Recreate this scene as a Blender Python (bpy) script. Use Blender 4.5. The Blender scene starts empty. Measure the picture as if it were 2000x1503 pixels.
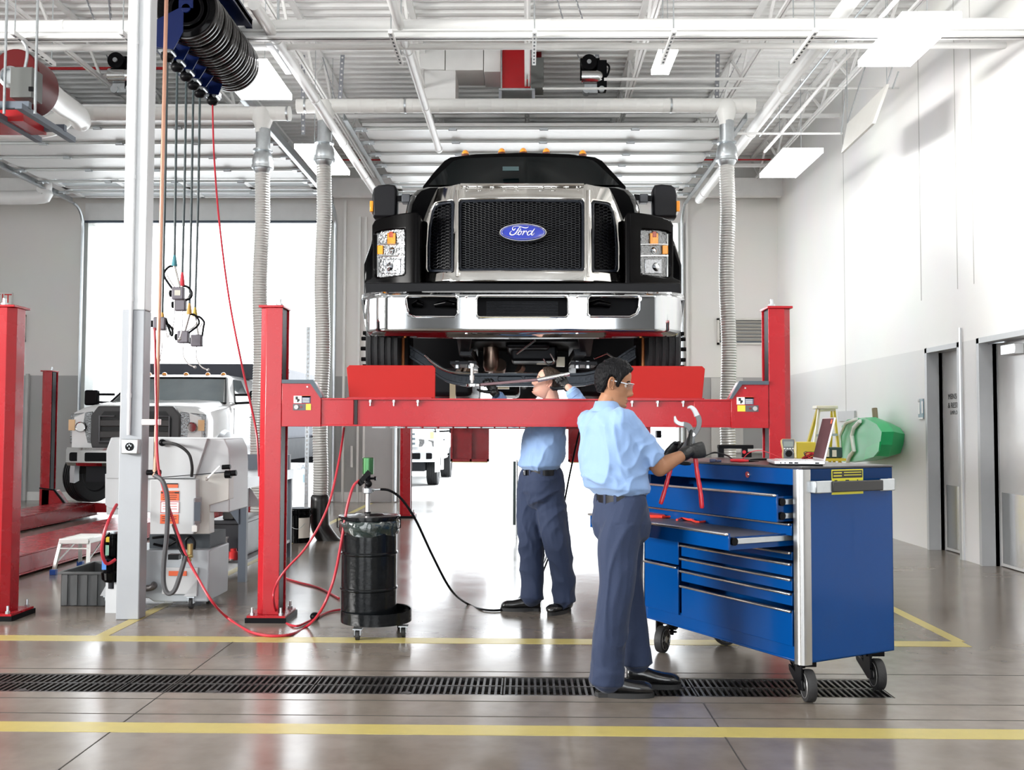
import bpy, bmesh, math, random
from math import sin, cos, pi, radians, sqrt, atan2
from mathutils import Vector, Matrix, Euler, noise
SC = bpy.context.scene
COL = SC.collection
# ------------------------------------------------------------------ camera
FPX = 1900.0
CAM_LOC = Vector((0, 0, 1.4))
PITCH, YAW, ROLL = math.atan(81.0 / FPX), math.atan(28.0 / FPX), 0.0035
CROT = Matrix.Rotation(YAW, 3, 'Z') @ Matrix.Rotation(pi / 2 + PITCH, 3, 'X') @ Matrix.Rotation(ROLL, 3, 'Z')
cd = bpy.data.cameras.new('camera'); cam = bpy.data.objects.new('camera', cd); COL.objects.link(cam)
cam.matrix_world = Matrix.Translation(CAM_LOC) @ CROT.to_4x4()
cd.sensor_width = 36; cd.lens = 36 * FPX / 2000; cd.clip_start = .05; cd.clip_end = 300
SC.camera = cam
# ------------------------------------------------------------------ world, added area lights, exposure
w = bpy.data.worlds.new('daylight'); SC.world = w; w.use_nodes = True
_n = w.node_tree; _bg = _n.nodes['Background']
_bg.inputs[0].default_value = (.93, .97, 1, 1); _bg.inputs[1].default_value = 5.0
def area(name, loc, target, sx, sy, power, col=(1, 1, 1)):
    l = bpy.data.lights.new(name, 'AREA'); l.shape = 'RECTANGLE'; l.size = sx; l.size_y = sy
    l.energy = power; l.color = col
    o = bpy.data.objects.new(name, l); COL.objects.link(o); o.location = loc
    o.rotation_euler = (Vector(target) - Vector(loc)).to_track_quat('-Z', 'Y').to_euler(); return o
# added fill area lights behind the camera, in door openings made up for them
area('added_fill_left', (-6.2, -5.9, 2.7), (-1.0, 6, 1.6), 4.6, 4.6, 90, (1, .985, .96))
area('added_fill_middle', (.4, -5.9, 2.7), (.4, 6, 2.6), 4.6, 4.6, 30, (1, 1, 1))
# added key area light aimed at the right wall; the left windows are assumed
_k = area('added_side_key', (-11.6, 1.5, 3.4), (4.6, 8.6, 2.6), 5.5, 1.5, 520, (1, .985, .95)); _k.data.spread = radians(75)
SC.view_settings.view_transform = 'Standard'; SC.view_settings.look = 'None'
SC.view_settings.gamma = 1; SC.view_settings.exposure = .18
SC.view_settings.use_curve_mapping = False
SC.cycles.max_bounces = 8; SC.cycles.diffuse_bounces = 4; SC.cycles.glossy_bounces = 5
SC.cycles.caustics_reflective = False; SC.cycles.caustics_refractive = False
SC.cycles.sample_clamp_indirect = 6
# ------------------------------------------------------------------ measuring helpers
def ray(px, py):
    return CROT @ Vector(((px - 1000) / FPX, -(py - 751.5) / FPX, -1))
def P(px, py, Y):
    d = ray(px, py); return CAM_LOC + d * ((Y - CAM_LOC.y) / d.y)
def G(px, py, z=0.0):
    d = ray(px, py); return CAM_LOC + d * ((z - CAM_LOC.z) / d.z)
def PXW(px, py, X):
    d = ray(px, py); return CAM_LOC + d * ((X - CAM_LOC.x) / d.x)
# ------------------------------------------------------------------ materials
MATS = {}
def M(name, col, rough=.5, metal=0.0, var=.06, scale=6.0, bump=0.0, bscale=60.0, coat=0.0, trans=0.0, emit=0.0, ior=1.45, rvar=.08, stretch=(1, 1, 1), col2=None, spec=.5, alpha=1.0, sheen=0.0):
    if name in MATS: return MATS[name]
    m = bpy.data.materials.new(name); m.use_nodes = True; MATS[name] = m
    nt = m.node_tree; N = nt.nodes; L = nt.links; b = N['Principled BSDF']
    c = tuple(col) + (1,)
    tc = N.new('ShaderNodeTexCoord'); mp = N.new('ShaderNodeMapping'); L.new(tc.outputs['Object'], mp.inputs[0])
    mp.inputs['Scale'].default_value = stretch
    nz = N.new('ShaderNodeTexNoise'); nz.inputs['Scale'].default_value = scale; nz.inputs['Detail'].default_value = 4
    L.new(mp.outputs[0], nz.inputs['Vector'])
    mx = N.new('ShaderNodeMix'); mx.data_type = 'RGBA'; L.new(nz.outputs['Fac'], mx.inputs['Factor'])
    lo = tuple(max(0, x * (1 - var)) for x in col) + (1,); hi = tuple(min(1, x * (1 + var)) for x in (col2 or col)) + (1,)
    mx.inputs[6].default_value = lo; mx.inputs[7].default_value = hi
    L.new(mx.outputs[2], b.inputs['Base Color'])
    mr = N.new('ShaderNodeMapRange'); mr.inputs[3].default_value = max(0, rough - rvar / 2); mr.inputs[4].default_value = min(1, rough + rvar / 2)
    L.new(nz.outputs['Fac'], mr.inputs[0]); L.new(mr.outputs[0], b.inputs['Roughness'])
    b.inputs['Metallic'].default_value = metal; b.inputs['Coat Weight'].default_value = coat
    b.inputs['Coat Roughness'].default_value = .06; b.inputs['IOR'].default_value = ior
    b.inputs['Transmission Weight'].default_value = trans; b.inputs['Alpha'].default_value = alpha
    b.inputs['Specular IOR Level'].default_value = spec
    if sheen: b.inputs['Sheen Weight'].default_value = sheen
    if emit:
        b.inputs['Emission Color'].default_value = c; b.inputs['Emission Strength'].default_value = emit
    if bump:
        nb = N.new('ShaderNodeTexNoise'); nb.inputs['Scale'].default_value = bscale; nb.inputs['Detail'].default_value = 3
        L.new(mp.outputs[0], nb.inputs['Vector'])
        bp = N.new('ShaderNodeBump'); bp.inputs['Strength'].default_value = bump; bp.inputs['Distance'].default_value = .01
        L.new(nb.outputs['Fac'], bp.inputs['Height']); L.new(bp.outputs[0], b.inputs['Normal'])
    return m
white = M('white_paint', (.80, .79, .77), .45)
ceil_w = M('ceiling_white_paint', (.88, .88, .87), .5)
pipe_w = M('pipe_white_paint', (.82, .82, .81), .35)
galv = M('galvanised_steel', (.50, .53, .55), .33, .9, var=.15, scale=25)
strutm = M('grey_perforated_steel', (.30, .31, .34), .45, .6)
chrome = M('chrome', (.70, .71, .72), .05, 1.0, var=.01, rvar=.01)
steel = M('brushed_steel', (.62, .62, .62), .25, 1.0, stretch=(6, 6, .2))
blackm = M('black_plastic', (.004, .004, .005), .38, spec=.18, ior=1.35)
blackg = M('black_gloss_paint', (.0012, .0012, .0015), .10, spec=.3, ior=1.22)
rubber = M('black_rubber', (.018, .018, .019), .62, bump=.15, bscale=90)
darkm = M('dark_underbody_metal', (.011, .012, .015), .42, .3, bump=.1, spec=.3)
redp = M('red_enamel', (.38, .012, .016), .26, coat=.1, spec=.35, var=.05, bump=.03, bscale=140)
redfl = M('red_satin_plate', (.34, .012, .010), .5, var=.03, spec=.2)
bluep = M('blue_enamel', (.0006, .044, .19), .16, spec=.3, var=.04)
yellowp = M('yellow_plastic', (.78, .56, .05), .4)
amber = M('amber_lens', (.85, .30, .02), .15, coat=.6)
lensm = M('clear_lamp_glass', (.20, .205, .21), .12, .9, var=.9, scale=90, bump=1.0, bscale=45)
greym = M('grey_steel_paint', (.10, .12, .15), .45)
copper = M('copper_pipe', (.46, .25, .18), .32, .8)
orangel = M('orange_label', (.72, .13, .05), .5)
labelw = M('white_label', (.82, .82, .8), .5)
labelk = M('black_label', (.02, .02, .02), .5)
redh = M('red_rubber_hose', (.42, .02, .035), .35)
# ------------------------------------------------------------------ mesh builder
W = {}
def wmat(o):
    return W.get(o.name, Matrix.Identity(4)) if o else Matrix.Identity(4)
class MB:
    def __init__(s, T=None): s.v = []; s.f = []; s.m = []; s.mi = 0; s.T = T or Matrix.Identity(4)
    def add(s, vs, fs, mi=None):
        k = len(s.v); s.v += [s.T @ Vector(v) for v in vs]; s.f += [[i + k for i in f] for f in fs]
        s.m += [s.mi if mi is None else mi] * len(fs); return s
    def box(s, a, b, R=None):
        x0, y0, z0 = a; x1, y1, z1 = b
        vs = [Vector(p) for p in [(x0, y0, z0), (x1, y0, z0), (x1, y1, z0), (x0, y1, z0), (x0, y0, z1), (x1, y0, z1), (x1, y1, z1), (x0, y1, z1)]]
        if R is not None:
            c = sum(vs, Vector()) / 8; vs = [R @ (v - c) + c for v in vs]
        return s.add(vs, [[0, 3, 2, 1], [4, 5, 6, 7], [0, 1, 5, 4], [1, 2, 6, 5], [2, 3, 7, 6], [3, 0, 4, 7]])
    def cbox(s, c, d, R=None):
        return s.box((c[0] - d[0] / 2, c[1] - d[1] / 2, c[2] - d[2] / 2), (c[0] + d[0] / 2, c[1] + d[1] / 2, c[2] + d[2] / 2), R)
    def beam(s, p0, p1, w, h):   # rectangular bar between two points
        p0, p1 = Vector(p0), Vector(p1); d = (p1 - p0).normalized()
        u = d.cross(Vector((0, 0, 1)));
        if u.length < .05: u = Vector((1, 0, 0))
        u.normalize(); v = u.cross(d).normalized(); vs = []
        for p in (p0, p1):
            for a, b in ((-1, -1), (1, -1), (1, 1), (-1, 1)): vs.append(p + u * a * w / 2 + v * b * h / 2)
        return s.add(vs, [[3, 2, 1, 0], [4, 5, 6, 7], [0, 1, 5, 4], [1, 2, 6, 5], [2, 3, 7, 6], [3, 0, 4, 7]])
    def loft(s, rings, cap=True, closed=True):
        n = len(rings[0]); vs = [Vector(p) for r in rings for p in r]; fs = []
        for i in range(len(rings) - 1):
            for j in range(n if closed else n - 1):
                a = i * n + j; b = i * n + (j + 1) % n; fs.append([a, b, b + n, a + n])
        if cap and closed:
            fs.append(list(range(n))[::-1]); fs.append([(len(rings) - 1) * n + j for j in range(n)])
        return s.add(vs, fs)
    def tube(s, pts, r, n=10, cap=True, sy=1.0):
        pts = [Vector(p) for p in pts]; rs = r if isinstance(r, (list, tuple)) else [r] * len(pts)
        rings = []; up = None
        for i, p in enumerate(pts):
            d = (pts[min(i + 1, len(pts) - 1)] - pts[max(i - 1, 0)]).normalized()
            if up is None:
                up = Vector((0, 0, 1)) if abs(d.z) < .9 else Vector((0, 1, 0))
            u = d.cross(up)
            if u.length < 1e-4: u = d.orthogonal()
            u.normalize(); v = u.cross(d).normalized(); up = v
            rings.append([p + (u * cos(2 * pi * k / n) + v * sin(2 * pi * k / n) * sy) * rs[i] for k in range(n)])
        return s.loft(rings, cap)
    def cyl(s, p0, p1, r0, r1=None, n=20, cap=True):
        return s.tube([p0, p1], [r0, r0 if r1 is None else r1], n, cap)
    def lathe(s, prof, o=(0, 0, 0), ax='z', n=32, cap=True):
        o = Vector(o); rings = []
        for r, z in prof:
            ring = []
            for k in range(n):
                a = 2 * pi * k / n; c, q = r * cos(a), r * sin(a)
                ring.append(o + (Vector((c, q, z)) if ax == 'z' else Vector((z, c, q)) if ax == 'x' else Vector((c, z, -q))))
            rings.append(ring)
        return s.loft(rings, cap)
    def prism(s, poly, d):      # polygon of 3D points pushed along vector d
        poly = [Vector(p) for p in poly]; d = Vector(d); n = len(poly)
        fs = [list(range(n))[::-1], [i + n for i in range(n)]] + [[i, (i + 1) % n, (i + 1) % n + n, i + n] for i in range(n)]
        return s.add(poly + [p + d for p in poly], fs)
    def sph(s, c, r, n=16, m=10, zmin=-1.0):
        r = r if isinstance(r, (tuple, list)) else (r, r, r); c = Vector(c); rings = []
        t0 = -pi / 2 if zmin <= -1 else math.asin(zmin)
        for i in range(m + 1):
            t = t0 + (pi / 2 - t0) * i / m; cr = max(cos(t), 1e-3)
            rings.append([c + Vector((r[0] * cr * cos(2 * pi * k / n), r[1] * cr * sin(2 * pi * k / n), r[2] * sin(t))) for k in range(n)])
        return s.loft(rings, True)
    def build(s, name, mats, parent=None, bev=0.0, ang=38, label=None, flat=False, seg=2):
        mats = mats if isinstance(mats, (list, tuple)) else [mats]
        me = bpy.data.meshes.new(name); o = bpy.data.objects.new(name, me)
        if parent is not None:
            T = wmat(parent)
        else:
            xs = [v.x for v in s.v]; ys = [v.y for v in s.v]; zs = [v.z for v in s.v]
            T = Matrix.Translation(((min(xs) + max(xs)) / 2, (min(ys) + max(ys)) / 2, min(zs)))
        inv = T.inverted()
        me.from_pydata([inv @ v for v in s.v], [], s.f)
        for m in mats: me.materials.append(m)
        me.polygons.foreach_set('material_index', s.m)
        bm = bmesh.new(); bm.from_mesh(me); bmesh.ops.recalc_face_normals(bm, faces=bm.faces); bm.to_mesh(me); bm.free()
        if not flat:
            me.polygons.foreach_set('use_smooth', [True] * len(me.polygons)); me.set_sharp_from_angle(angle=radians(ang))
        me.update(); COL.objects.link(o)
        if parent is not None: o.parent = parent
        else: o.matrix_world = T
        W[o.name] = T
        if bev:
            b = o.modifiers.new('edge', 'BEVEL'); b.width = bev; b.segments = seg; b.limit_method = 'ANGLE'; b.angle_limit = radians(40)
        if label: o['label'] = label
        return o
def thing(name, label, cat, loc=(0, 0, 0), rotz=0.0, group=None):
    o = bpy.data.objects.new(name, None); COL.objects.link(o); T = Matrix.Translation(loc) @ Matrix.Rotation(rotz, 4, 'Z')
    o.matrix_world = T; W[o.name] = T; o.empty_display_size = .1
    return tag(o, label, cat, group)
def tag(o, label=None, cat=None, group=None, kind=None):
    if label: o['label'] = label
    if cat: o['category'] = cat
    if group: o['group'] = group
    if kind: o['kind'] = kind
    return o
def struct(o): o['kind'] = 'structure'; return o
def dup(root, T, label=None, group=None):       # copy a thing with its parts; T moves it in world space
    def cp(o, par):
        c = o.copy(); COL.objects.link(c)
        if par: c.parent = par; c.matrix_local = o.matrix_local
        for ch in [x for x in allkids.get(o.name, [])]: cp(ch, c)
        return c
    allkids = {}
    for x in COL.objects:
        if x.parent: allkids.setdefault(x.parent.name, []).append(x)
    r = cp(root, None); r.matrix_world = T @ wmat(root); W[r.name] = T @ wmat(root)
    if label: r['label'] = label
    if group: r['group'] = group; root['group'] = group
    return r
def smooth_path(pts, k=8):      # Catmull-Rom through the given points
    pts = [Vector(p) for p in pts]; q = [pts[0]] + pts + [pts[-1]]; out = []
    for i in range(1, len(q) - 2):
        a, b, c, d = q[i - 1:i + 3]
        for j in range(k):
            t = j / k
            out.append(.5 * ((2 * b) + (-a + c) * t + (2 * a - 5 * b + 4 * c - d) * t * t + (-a + 3 * b - 3 * c + d) * t ** 3))
    out.append(pts[-1]); return out
def curve_part(name, pts, r, m, parent=None, k=8, n=8, **kw):
    return MB().tube(smooth_path(pts, k), r, n).build(name, m, parent, **kw)
def text_part(name, body, loc, R, size, m, parent=None, ext=.0008, sx=1.0):
    c = bpy.data.curves.new(name, 'FONT'); c.body = body; c.size = size; c.extrude = ext; c.align_x = 'CENTER'; c.align_y = 'CENTER'
    t = bpy.data.objects.new(name, c); COL.objects.link(t); bpy.context.view_layer.update()
    me = bpy.data.meshes.new_from_object(t.evaluated_get(bpy.context.evaluated_depsgraph_get()))
    bpy.data.objects.remove(t); bpy.data.curves.remove(c)
    T = wmat(parent); X = Matrix.Translation(loc) @ R.to_4x4() @ Matrix.Diagonal((sx, 1, 1, 1))
    me.transform(T.inverted() @ X); me.materials.clear(); me.materials.append(m); me.name = name
    o = bpy.data.objects.new(name, me); COL.objects.link(o)
    if parent: o.parent = parent; W[o.name] = T
    return o
RF = Matrix(((1, 0, 0), (0, 0, -1), (0, 1, 0)))      # text plane facing -Y
RR = Matrix(((0, 0, -1), (-1, 0, 0), (0, 1, 0)))     # text plane facing -X (on the right wall)
def bake(o, cutters=(), op='DIFFERENCE'):            # boolean by solid cutters, result written to the mesh
    for c in cutters:
        b = o.modifiers.new('cut', 'BOOLEAN'); b.operation = op; b.object = c; b.solver = 'EXACT'
    bpy.context.view_layer.update()
    me = bpy.data.meshes.new_from_object(o.evaluated_get(bpy.context.evaluated_depsgraph_get()))
    o.modifiers.clear(); o.data = me
    for c in cutters: bpy.data.objects.remove(c)
    me.polygons.foreach_set('use_smooth', [True] * len(me.polygons)); me.set_sharp_from_angle(angle=radians(32))
    return o
def rrect(x0, z0, x1, z1, r, y, n=5):   # rounded rectangle in the XZ plane
    pts = []
    for cx, cz, a0 in ((x1 - r, z0 + r, -pi / 2), (x1 - r, z1 - r, 0), (x0 + r, z1 - r, pi / 2), (x0 + r, z0 + r, pi)):
        for k in range(n + 1):
            a = a0 + pi / 2 * k / n; pts.append(Vector((cx + r * cos(a), y, cz + r * sin(a))))
    return pts
# ================================================================== the building
XL, XR, YB, YF, ZC = -12.0, 4.66, 18.0, -6.2, 6.45
def floor_mat():
    m = bpy.data.materials.new('polished_concrete'); m.use_nodes = True; nt = m.node_tree; N = nt.nodes; L = nt.links; b = N['Principled BSDF']
    tc = N.new('ShaderNodeTexCoord')
    n1 = N.new('ShaderNodeTexNoise'); n1.inputs['Scale'].default_value = .55; n1.inputs['Detail'].default_value = 6; n1.inputs['Roughness'].default_value = .6
    n2 = N.new('ShaderNodeTexNoise'); n2.inputs['Scale'].default_value = 9; n2.inputs['Detail'].default_value = 5
    mp = N.new('ShaderNodeMapping'); mp.inputs['Scale'].default_value = (.35, 1.6, 1)
    L.new(tc.outputs['Object'], mp.inputs[0]); L.new(mp.outputs[0], n1.inputs[0]); L.new(tc.outputs['Object'], n2.inputs[0])
    r = N.new('ShaderNodeValToRGB'); r.color_ramp.elements[0].position = .3; r.color_ramp.elements[1].position = .72
    r.color_ramp.elements[0].color = (.150, .122, .098, 1); r.color_ramp.elements[1].color = (.255, .222, .192, 1)
    L.new(n1.outputs[0], r.inputs[0])
    mx = N.new('ShaderNodeMix'); mx.data_type = 'RGBA'; mx.blend_type = 'MULTIPLY'; mx.inputs['Factor'].default_value = .5
    r2 = N.new('ShaderNodeValToRGB'); r2.color_ramp.elements[0].color = (.62, .62, .62, 1); r2.color_ramp.elements[0].position = .25; r2.color_ramp.elements[1].position = .6
    L.new(n2.outputs[0], r2.inputs[0]); L.new(r.outputs[0], mx.inputs[6]); L.new(r2.outputs[0], mx.inputs[7]); L.new(mx.outputs[2], b.inputs['Base Color'])
    mr = N.new('ShaderNodeMapRange'); mr.inputs[1].default_value = .3; mr.inputs[2].default_value = .7; mr.inputs[3].default_value = .13; mr.inputs[4].default_value = .27
    L.new(n1.outputs[0], mr.inputs[0]); L.new(mr.outputs[0], b.inputs['Roughness'])
    n3 = N.new('ShaderNodeTexNoise'); n3.inputs['Scale'].default_value = 3; L.new(tc.outputs['Object'], n3.inputs[0])
    bp = N.new('ShaderNodeBump'); bp.inputs['Strength'].default_value = .12; bp.inputs['Distance'].default_value = .01
    L.new(n3.outputs[0], bp.inputs['Height']); L.new(bp.outputs[0], b.inputs['Normal'])
    b.inputs['Specular IOR Level'].default_value = .8
    return m
concrete = floor_mat()
CH0, CH1, CHX = 5.14, 5.52, 1.92            # drain channel
fb = MB()
fb.box((XL, YF, -.3), (XR + .3, CH0, 0)); fb.box((XL, CH1, -.3), (XR + .3, YB + .3, 0)); fb.box((CHX, CH0, -.3), (XR + .3, CH1, 0)); fb.box((XL, CH0, -.3), (CHX, CH1, -.12))
floor = struct(fb.build('floor', concrete))
def wl_mat(name, hi, lo, zz):      # two-tone painted wall: grey dado below a fixed height
    m = bpy.data.materials.new(name); m.use_nodes = True; nt = m.node_tree; N = nt.nodes; L = nt.links; b = N['Principled BSDF']
    g = N.new('ShaderNodeNewGeometry'); sp = N.new('ShaderNodeSeparateXYZ'); L.new(g.outputs['Position'], sp.inputs[0])
    gt = N.new('ShaderNodeMath'); gt.operation = 'GREATER_THAN'; gt.inputs[1].default_value = zz; L.new(sp.outputs[2], gt.inputs[0])
    nz = N.new('ShaderNodeTexNoise'); nz.inputs['Scale'].default_value = 1.3; L.new(g.outputs['Position'], nz.inputs[0])
    mx = N.new('ShaderNodeMix'); mx.data_type = 'RGBA'; L.new(gt.outputs[0], mx.inputs['Factor']); mx.inputs[6].default_value = lo + (1,); mx.inputs[7].default_value = hi + (1,)
    m2 = N.new('ShaderNodeMix'); m2.data_type = 'RGBA'; m2.blend_type = 'MULTIPLY'; m2.inputs['Factor'].default_value = .08
    L.new(mx.outputs[2], m2.inputs[6]); L.new(nz.outputs['Color'], m2.inputs[7]); L.new(m2.outputs[2], b.inputs['Base Color'])
    b.inputs['Roughness'].default_value = .55; return m
wall_m = wl_mat('two_tone_wall_paint', (.78, .765, .74), (.40, .40, .395), 2.32)
wall_r = wl_mat('right_wall_sunlit_paint', (.90, .895, .88), (.76, .76, .75), 2.32)  # sunlit brightness put into the colours: paler wall and dado
DL0, DL1, DZ = P(165, 600, YB).x, P(648, 600, YB).x, P(400, 435, YB).z     # left bay opening
DM0, DM1 = P(785, 900, YB).x, P(1330, 700, YB).x                            # main bay opening
def wallbox(b, xs, z0=0, z1=ZC): b.box((xs[0], YB, z0), (xs[1], YB + .3, z1))
b = MB(); wallbox(b, (XL, DL0)); wallbox(b, (DL1, DM0)); wallbox(b, (DM1, XR + .3)); wallbox(b, (DL0, DL1), DZ); wallbox(b, (DM0, DM1), DZ)
wall_back = struct(b.build('wall_back', wall_m))
# right wall with two door recesses
d1a, d1b = PXW(1818, 900, XR).y, PXW(1895, 900, XR).y
D1 = (PXW(1880, 900, XR).y, PXW(1812, 900, XR).y); D1z = PXW(1812, 680, XR).z
D2 = (7.15, PXW(1914, 900, XR).y); D2z = PXW(1914, 660, XR).z
b = MB()
for y0, y1 in ((YF, D2[0]), (D2[1], D1[0]), (D1[1], YB + .3)): b.box((XR, y0, 0), (XR + .3, y1, ZC))
b.box((XR, D2[0], D2z), (XR + .3, D2[1], ZC)); b.box((XR, D1[0], D1z), (XR + .3, D1[1], ZC))
wall_right = struct(b.build('wall_right', wall_r))
b = MB(); b.box((XL - .3, YF, 0), (XL, YB + .3, 2.6)); b.box((XL - .3, YF, 4.2), (XL, YB + .3, ZC))
for y0, y1 in ((YF, -1.5), (4.5, 7), (12, YB + .3)): b.box((XL - .3, y0, 2.6), (XL, y1, 4.2))  # unseen window gaps, assumed to go with the added key light
struct(b.build('wall_left', white))
b = MB()
for x0, x1 in ((XL, -8.6), (-3.8, -2.0), (2.8, XR + .3)): b.box((x0, YF - .3, 0), (x1, YF, ZC))  # unseen door openings made up to hold the added fill lights
b.box((XL, YF - .3, 5.1), (XR, YF, ZC)); struct(b.build('wall_front', M('front_wall_grey', (.22, .22, .22), .6)))
# ceiling: corrugated roof deck, ribs along X
b = MB(); prof = []; y = YF - .3; pitch = .20
while y < YB + .3:
    prof += [(y, ZC), (y + .07, ZC), (y + .10, ZC + .055), (y + .17, ZC + .055)]; y += pitch
rings = [[Vector((XL - .3, p[0], p[1])) for p in prof], [Vector((XR + .3, p[0], p[1])) for p in prof]]
b.loft(rings, cap=False, closed=False)
b.box((XL - .3, YF - .3, ZC + .12), (XR + .3, YB + .3, ZC + .2))
ceiling = struct(b.build('ceiling', ceil_w, flat=True))
# vertical panel seams and bands on the walls
tn = 0
def trim(bld, m, **kw):
    global tn; tn += 1; return struct(bld.build('trim_%d' % tn, m, **kw))
seam = M('panel_seam', (.55, .54, .52), .6)
for px in (1797, 1868, 1900, 1648):
    y = PXW(px, 400, XR).y; trim(MB().box((XR - .004, y - .006, 0 if px == 1648 else 2.9), (XR, y + .006, ZC)), seam)
struct(MB().box((XL, YB - .012, 0), (DL0, YB, .16)).build('baseboard_back', white))
struct(MB().box((XR - .012, YF, 0), (XR, YB, .13)).build('baseboard_right', white)) if False else None
struct(MB().box((DL1, YB - .012, 0), (DM0, YB, .18)).build('baseboard_middle', white))
# painted lines on the floor
ylm = M('yellow_floor_paint', (.46, .38, .12), .3, var=.12, scale=20)
lines = [(XL, G(300, 1436).y, XR, G(300, 1412).y), (XL, G(600, 1254).y, 1.02 + .0, G(600, 1244).y)]
ya, yb_ = G(600, 1254).y, G(600, 1244).y
lines = [(XL, G(800, 1434).y, XR, G(800, 1415).y), (XL, ya, 2.86, yb_)]
for x in (-2.86, 2.80): lines.append((x, yb_, x + .085, YB - .3))
lines.append((-8.4, yb_, -8.3, YB - .3))
for x0, y0, x1, y1 in lines: MB().box((x0, y0, .0), (x1, y1, .0016)).build('painted_line', ylm, floor)
# joints and scrape bands beside the drain
jm = M('floor_joint', (.04, .036, .032), .6)
for y0, y1, m in ((CH1 + .10, CH1 + .108, jm), (CH0 - .12, CH0 - .113, jm), (4.76, 4.766, jm)):
    MB().box((XL, y0, 0), (XR, y1, .001)).build('joint', m, floor)
MB().box((-1.9, YF, 0), (-1.894, yb_, .001)).build('joint', jm, floor); MB().box((.9, YF, 0), (.906, CH0 - .12, .001)).build('joint', jm, floor)
# drain channel grates
iron = M('cast_iron', (.055, .052, .05), .38, .7, bump=.3, bscale=80)
gl = 1.02; gx = CHX; k = 0
while gx > -6.8:
    b = MB(); x1 = gx - .004; x0 = gx - gl + .004; ya, yb2 = CH0 + .012, CH1 - .012; ym = (ya + yb2) / 2
    for yy, ww in ((ya, .02), (yb2, .02), (ym, .014)): b.box((x0, yy - ww / 2, -.035), (x1, yy + ww / 2, -.002))
    for xx in (x0, x1): b.box((xx - .008 if xx == x1 else xx, ya, -.035), (xx if xx == x1 else xx + .008, yb2, -.002))
    n = 30
    for i in range(1, n):
        xx = x0 + (x1 - x0) * i / n; b.box((xx - .0065, ya, -.03), (xx + .0065, yb2, -.003))
    b.lathe([(.03, -.03), (.03, -.001), (.001, -.001)], ((x0 + x1) / 2, ya + .02, 0), n=14)
    tag(b.build('drain_grate', iron), 'black cast iron drain grate section with slotted bars, in the floor channel', 'drain grate', 'drain grates in the floor channel')
    gx -= gl; k += 1
# personnel door in the left part of the back wall
doorm = M('grey_door_paint', (.36, .37, .38), .4); glass = M('daylit_glass', (.9, .95, 1), .05, trans=1.0, ior=1.1, var=0)
x0, x1, zt = P(-2, 800, YB).x, P(52, 800, YB).x, P(30, 735, YB).z
b = MB().box((x0, YB - .05, 0), (x1, YB - .012, zt)); d = struct(b.build('door_1', doorm))
MB().box((P(15, 800, YB).x, YB - .06, P(30, 860, YB).z), (P(41, 800, YB).x, YB - .04, P(30, 762, YB).z)).build('door_window', M('bright_window', (.85, .92, 1), .1, emit=1.6), d)
MB().box((x0 + .1, YB - .10, .98), (x1 - .04, YB - .05, 1.04)).build('push_bar', galv, d, bev=.008)
MB().box((x1, YB - .07, 0), (x1 + .05, YB - .01, zt + .05)).build('door_frame', M('frame_grey', (.5, .5, .49), .5), d)
MB().box((x0 + .03, YB - .06, .1), (x1 - .03, YB - .048, .35)).build('kick_plate', steel, d)
# personnel door between the bays
x0, x1, zt = P(712, 900, YB).x, P(772, 900, YB).x, 2.3
# doors in the right wall
gm = M('door_frame_grey', (.40, .41, .42), .38); gd = M('door_leaf_paint', (.62, .62, .62), .35, coat=.2)
def wall_door(n, Y0, Y1, zt, leafgap):
    d = struct(MB().box((XR + .16, Y0 + .04, .01), (XR + .21, Y1 - leafgap, zt - .05)).build('door_%d' % n, gd))
    for a, bb in ((Y0 - .0, Y0 + .055), (Y1 - .055, Y1)):
        f = MB(); f.box((XR - .02, a, 0), (XR + .3, bb, zt)); f.box((XR + .12, a - .0, 0), (XR + .16, bb + (.02 if a < Y0 + .02 else 0), zt)); f.build('door_frame', gm, d)
    MB().box((XR - .02, Y0, zt - .055), (XR + .3, Y1, zt)).build('door_frame', gm, d)
    MB().box((XR + .155, Y0 + .1, .04), (XR + .16, Y1 - leafgap - .05, .75)).build('kick_plate', steel, d)
    return d
dr = wall_door(2, D1[0], D1[1], D1z, .08)
d2 = wall_door(3, D2[0], D2[1], D2z, .08)
yc = (D1[0] + D1[1]) / 2 - .12
for t, z, s in (('MENS LOCKER', 1.86, .088), ('& RESTROOM', 1.66, .088), ('EMPLOYEE', 1.50, .062)):
    text_part('lettering', t, (XR + .154, PXW(1851, 800, XR + .15).y - .6 * s * len(t) / 2 - (.05 if s < .07 else 0), PXW(1850, 775 if z > 1.8 else 792 if z > 1.6 else 806, XR + .15).z), RR, s, labelk, dr)
MB().box((XR - .02, D1[0] - .03, .0), (XR + .02, D1[0] + .0, D1z + .15)).build('edge_guard', M('light_grey_metal', (.66, .68, .7), .35, .3), dr)
b = MB(); yy = D2[1] - .35; b.box((XR + .06, yy - .28, D2z - .20), (XR + .15, yy, D2z - .10)); cl = b.build('door_closer', M('silver_paint', (.7, .71, .72), .3, .5), d2, bev=.006)
MB().beam((XR + .08, yy - .06, D2z - .07), (XR + .08, yy + .28, D2z - .06), .02, .012).build('closer_arm', galv, cl)
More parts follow.
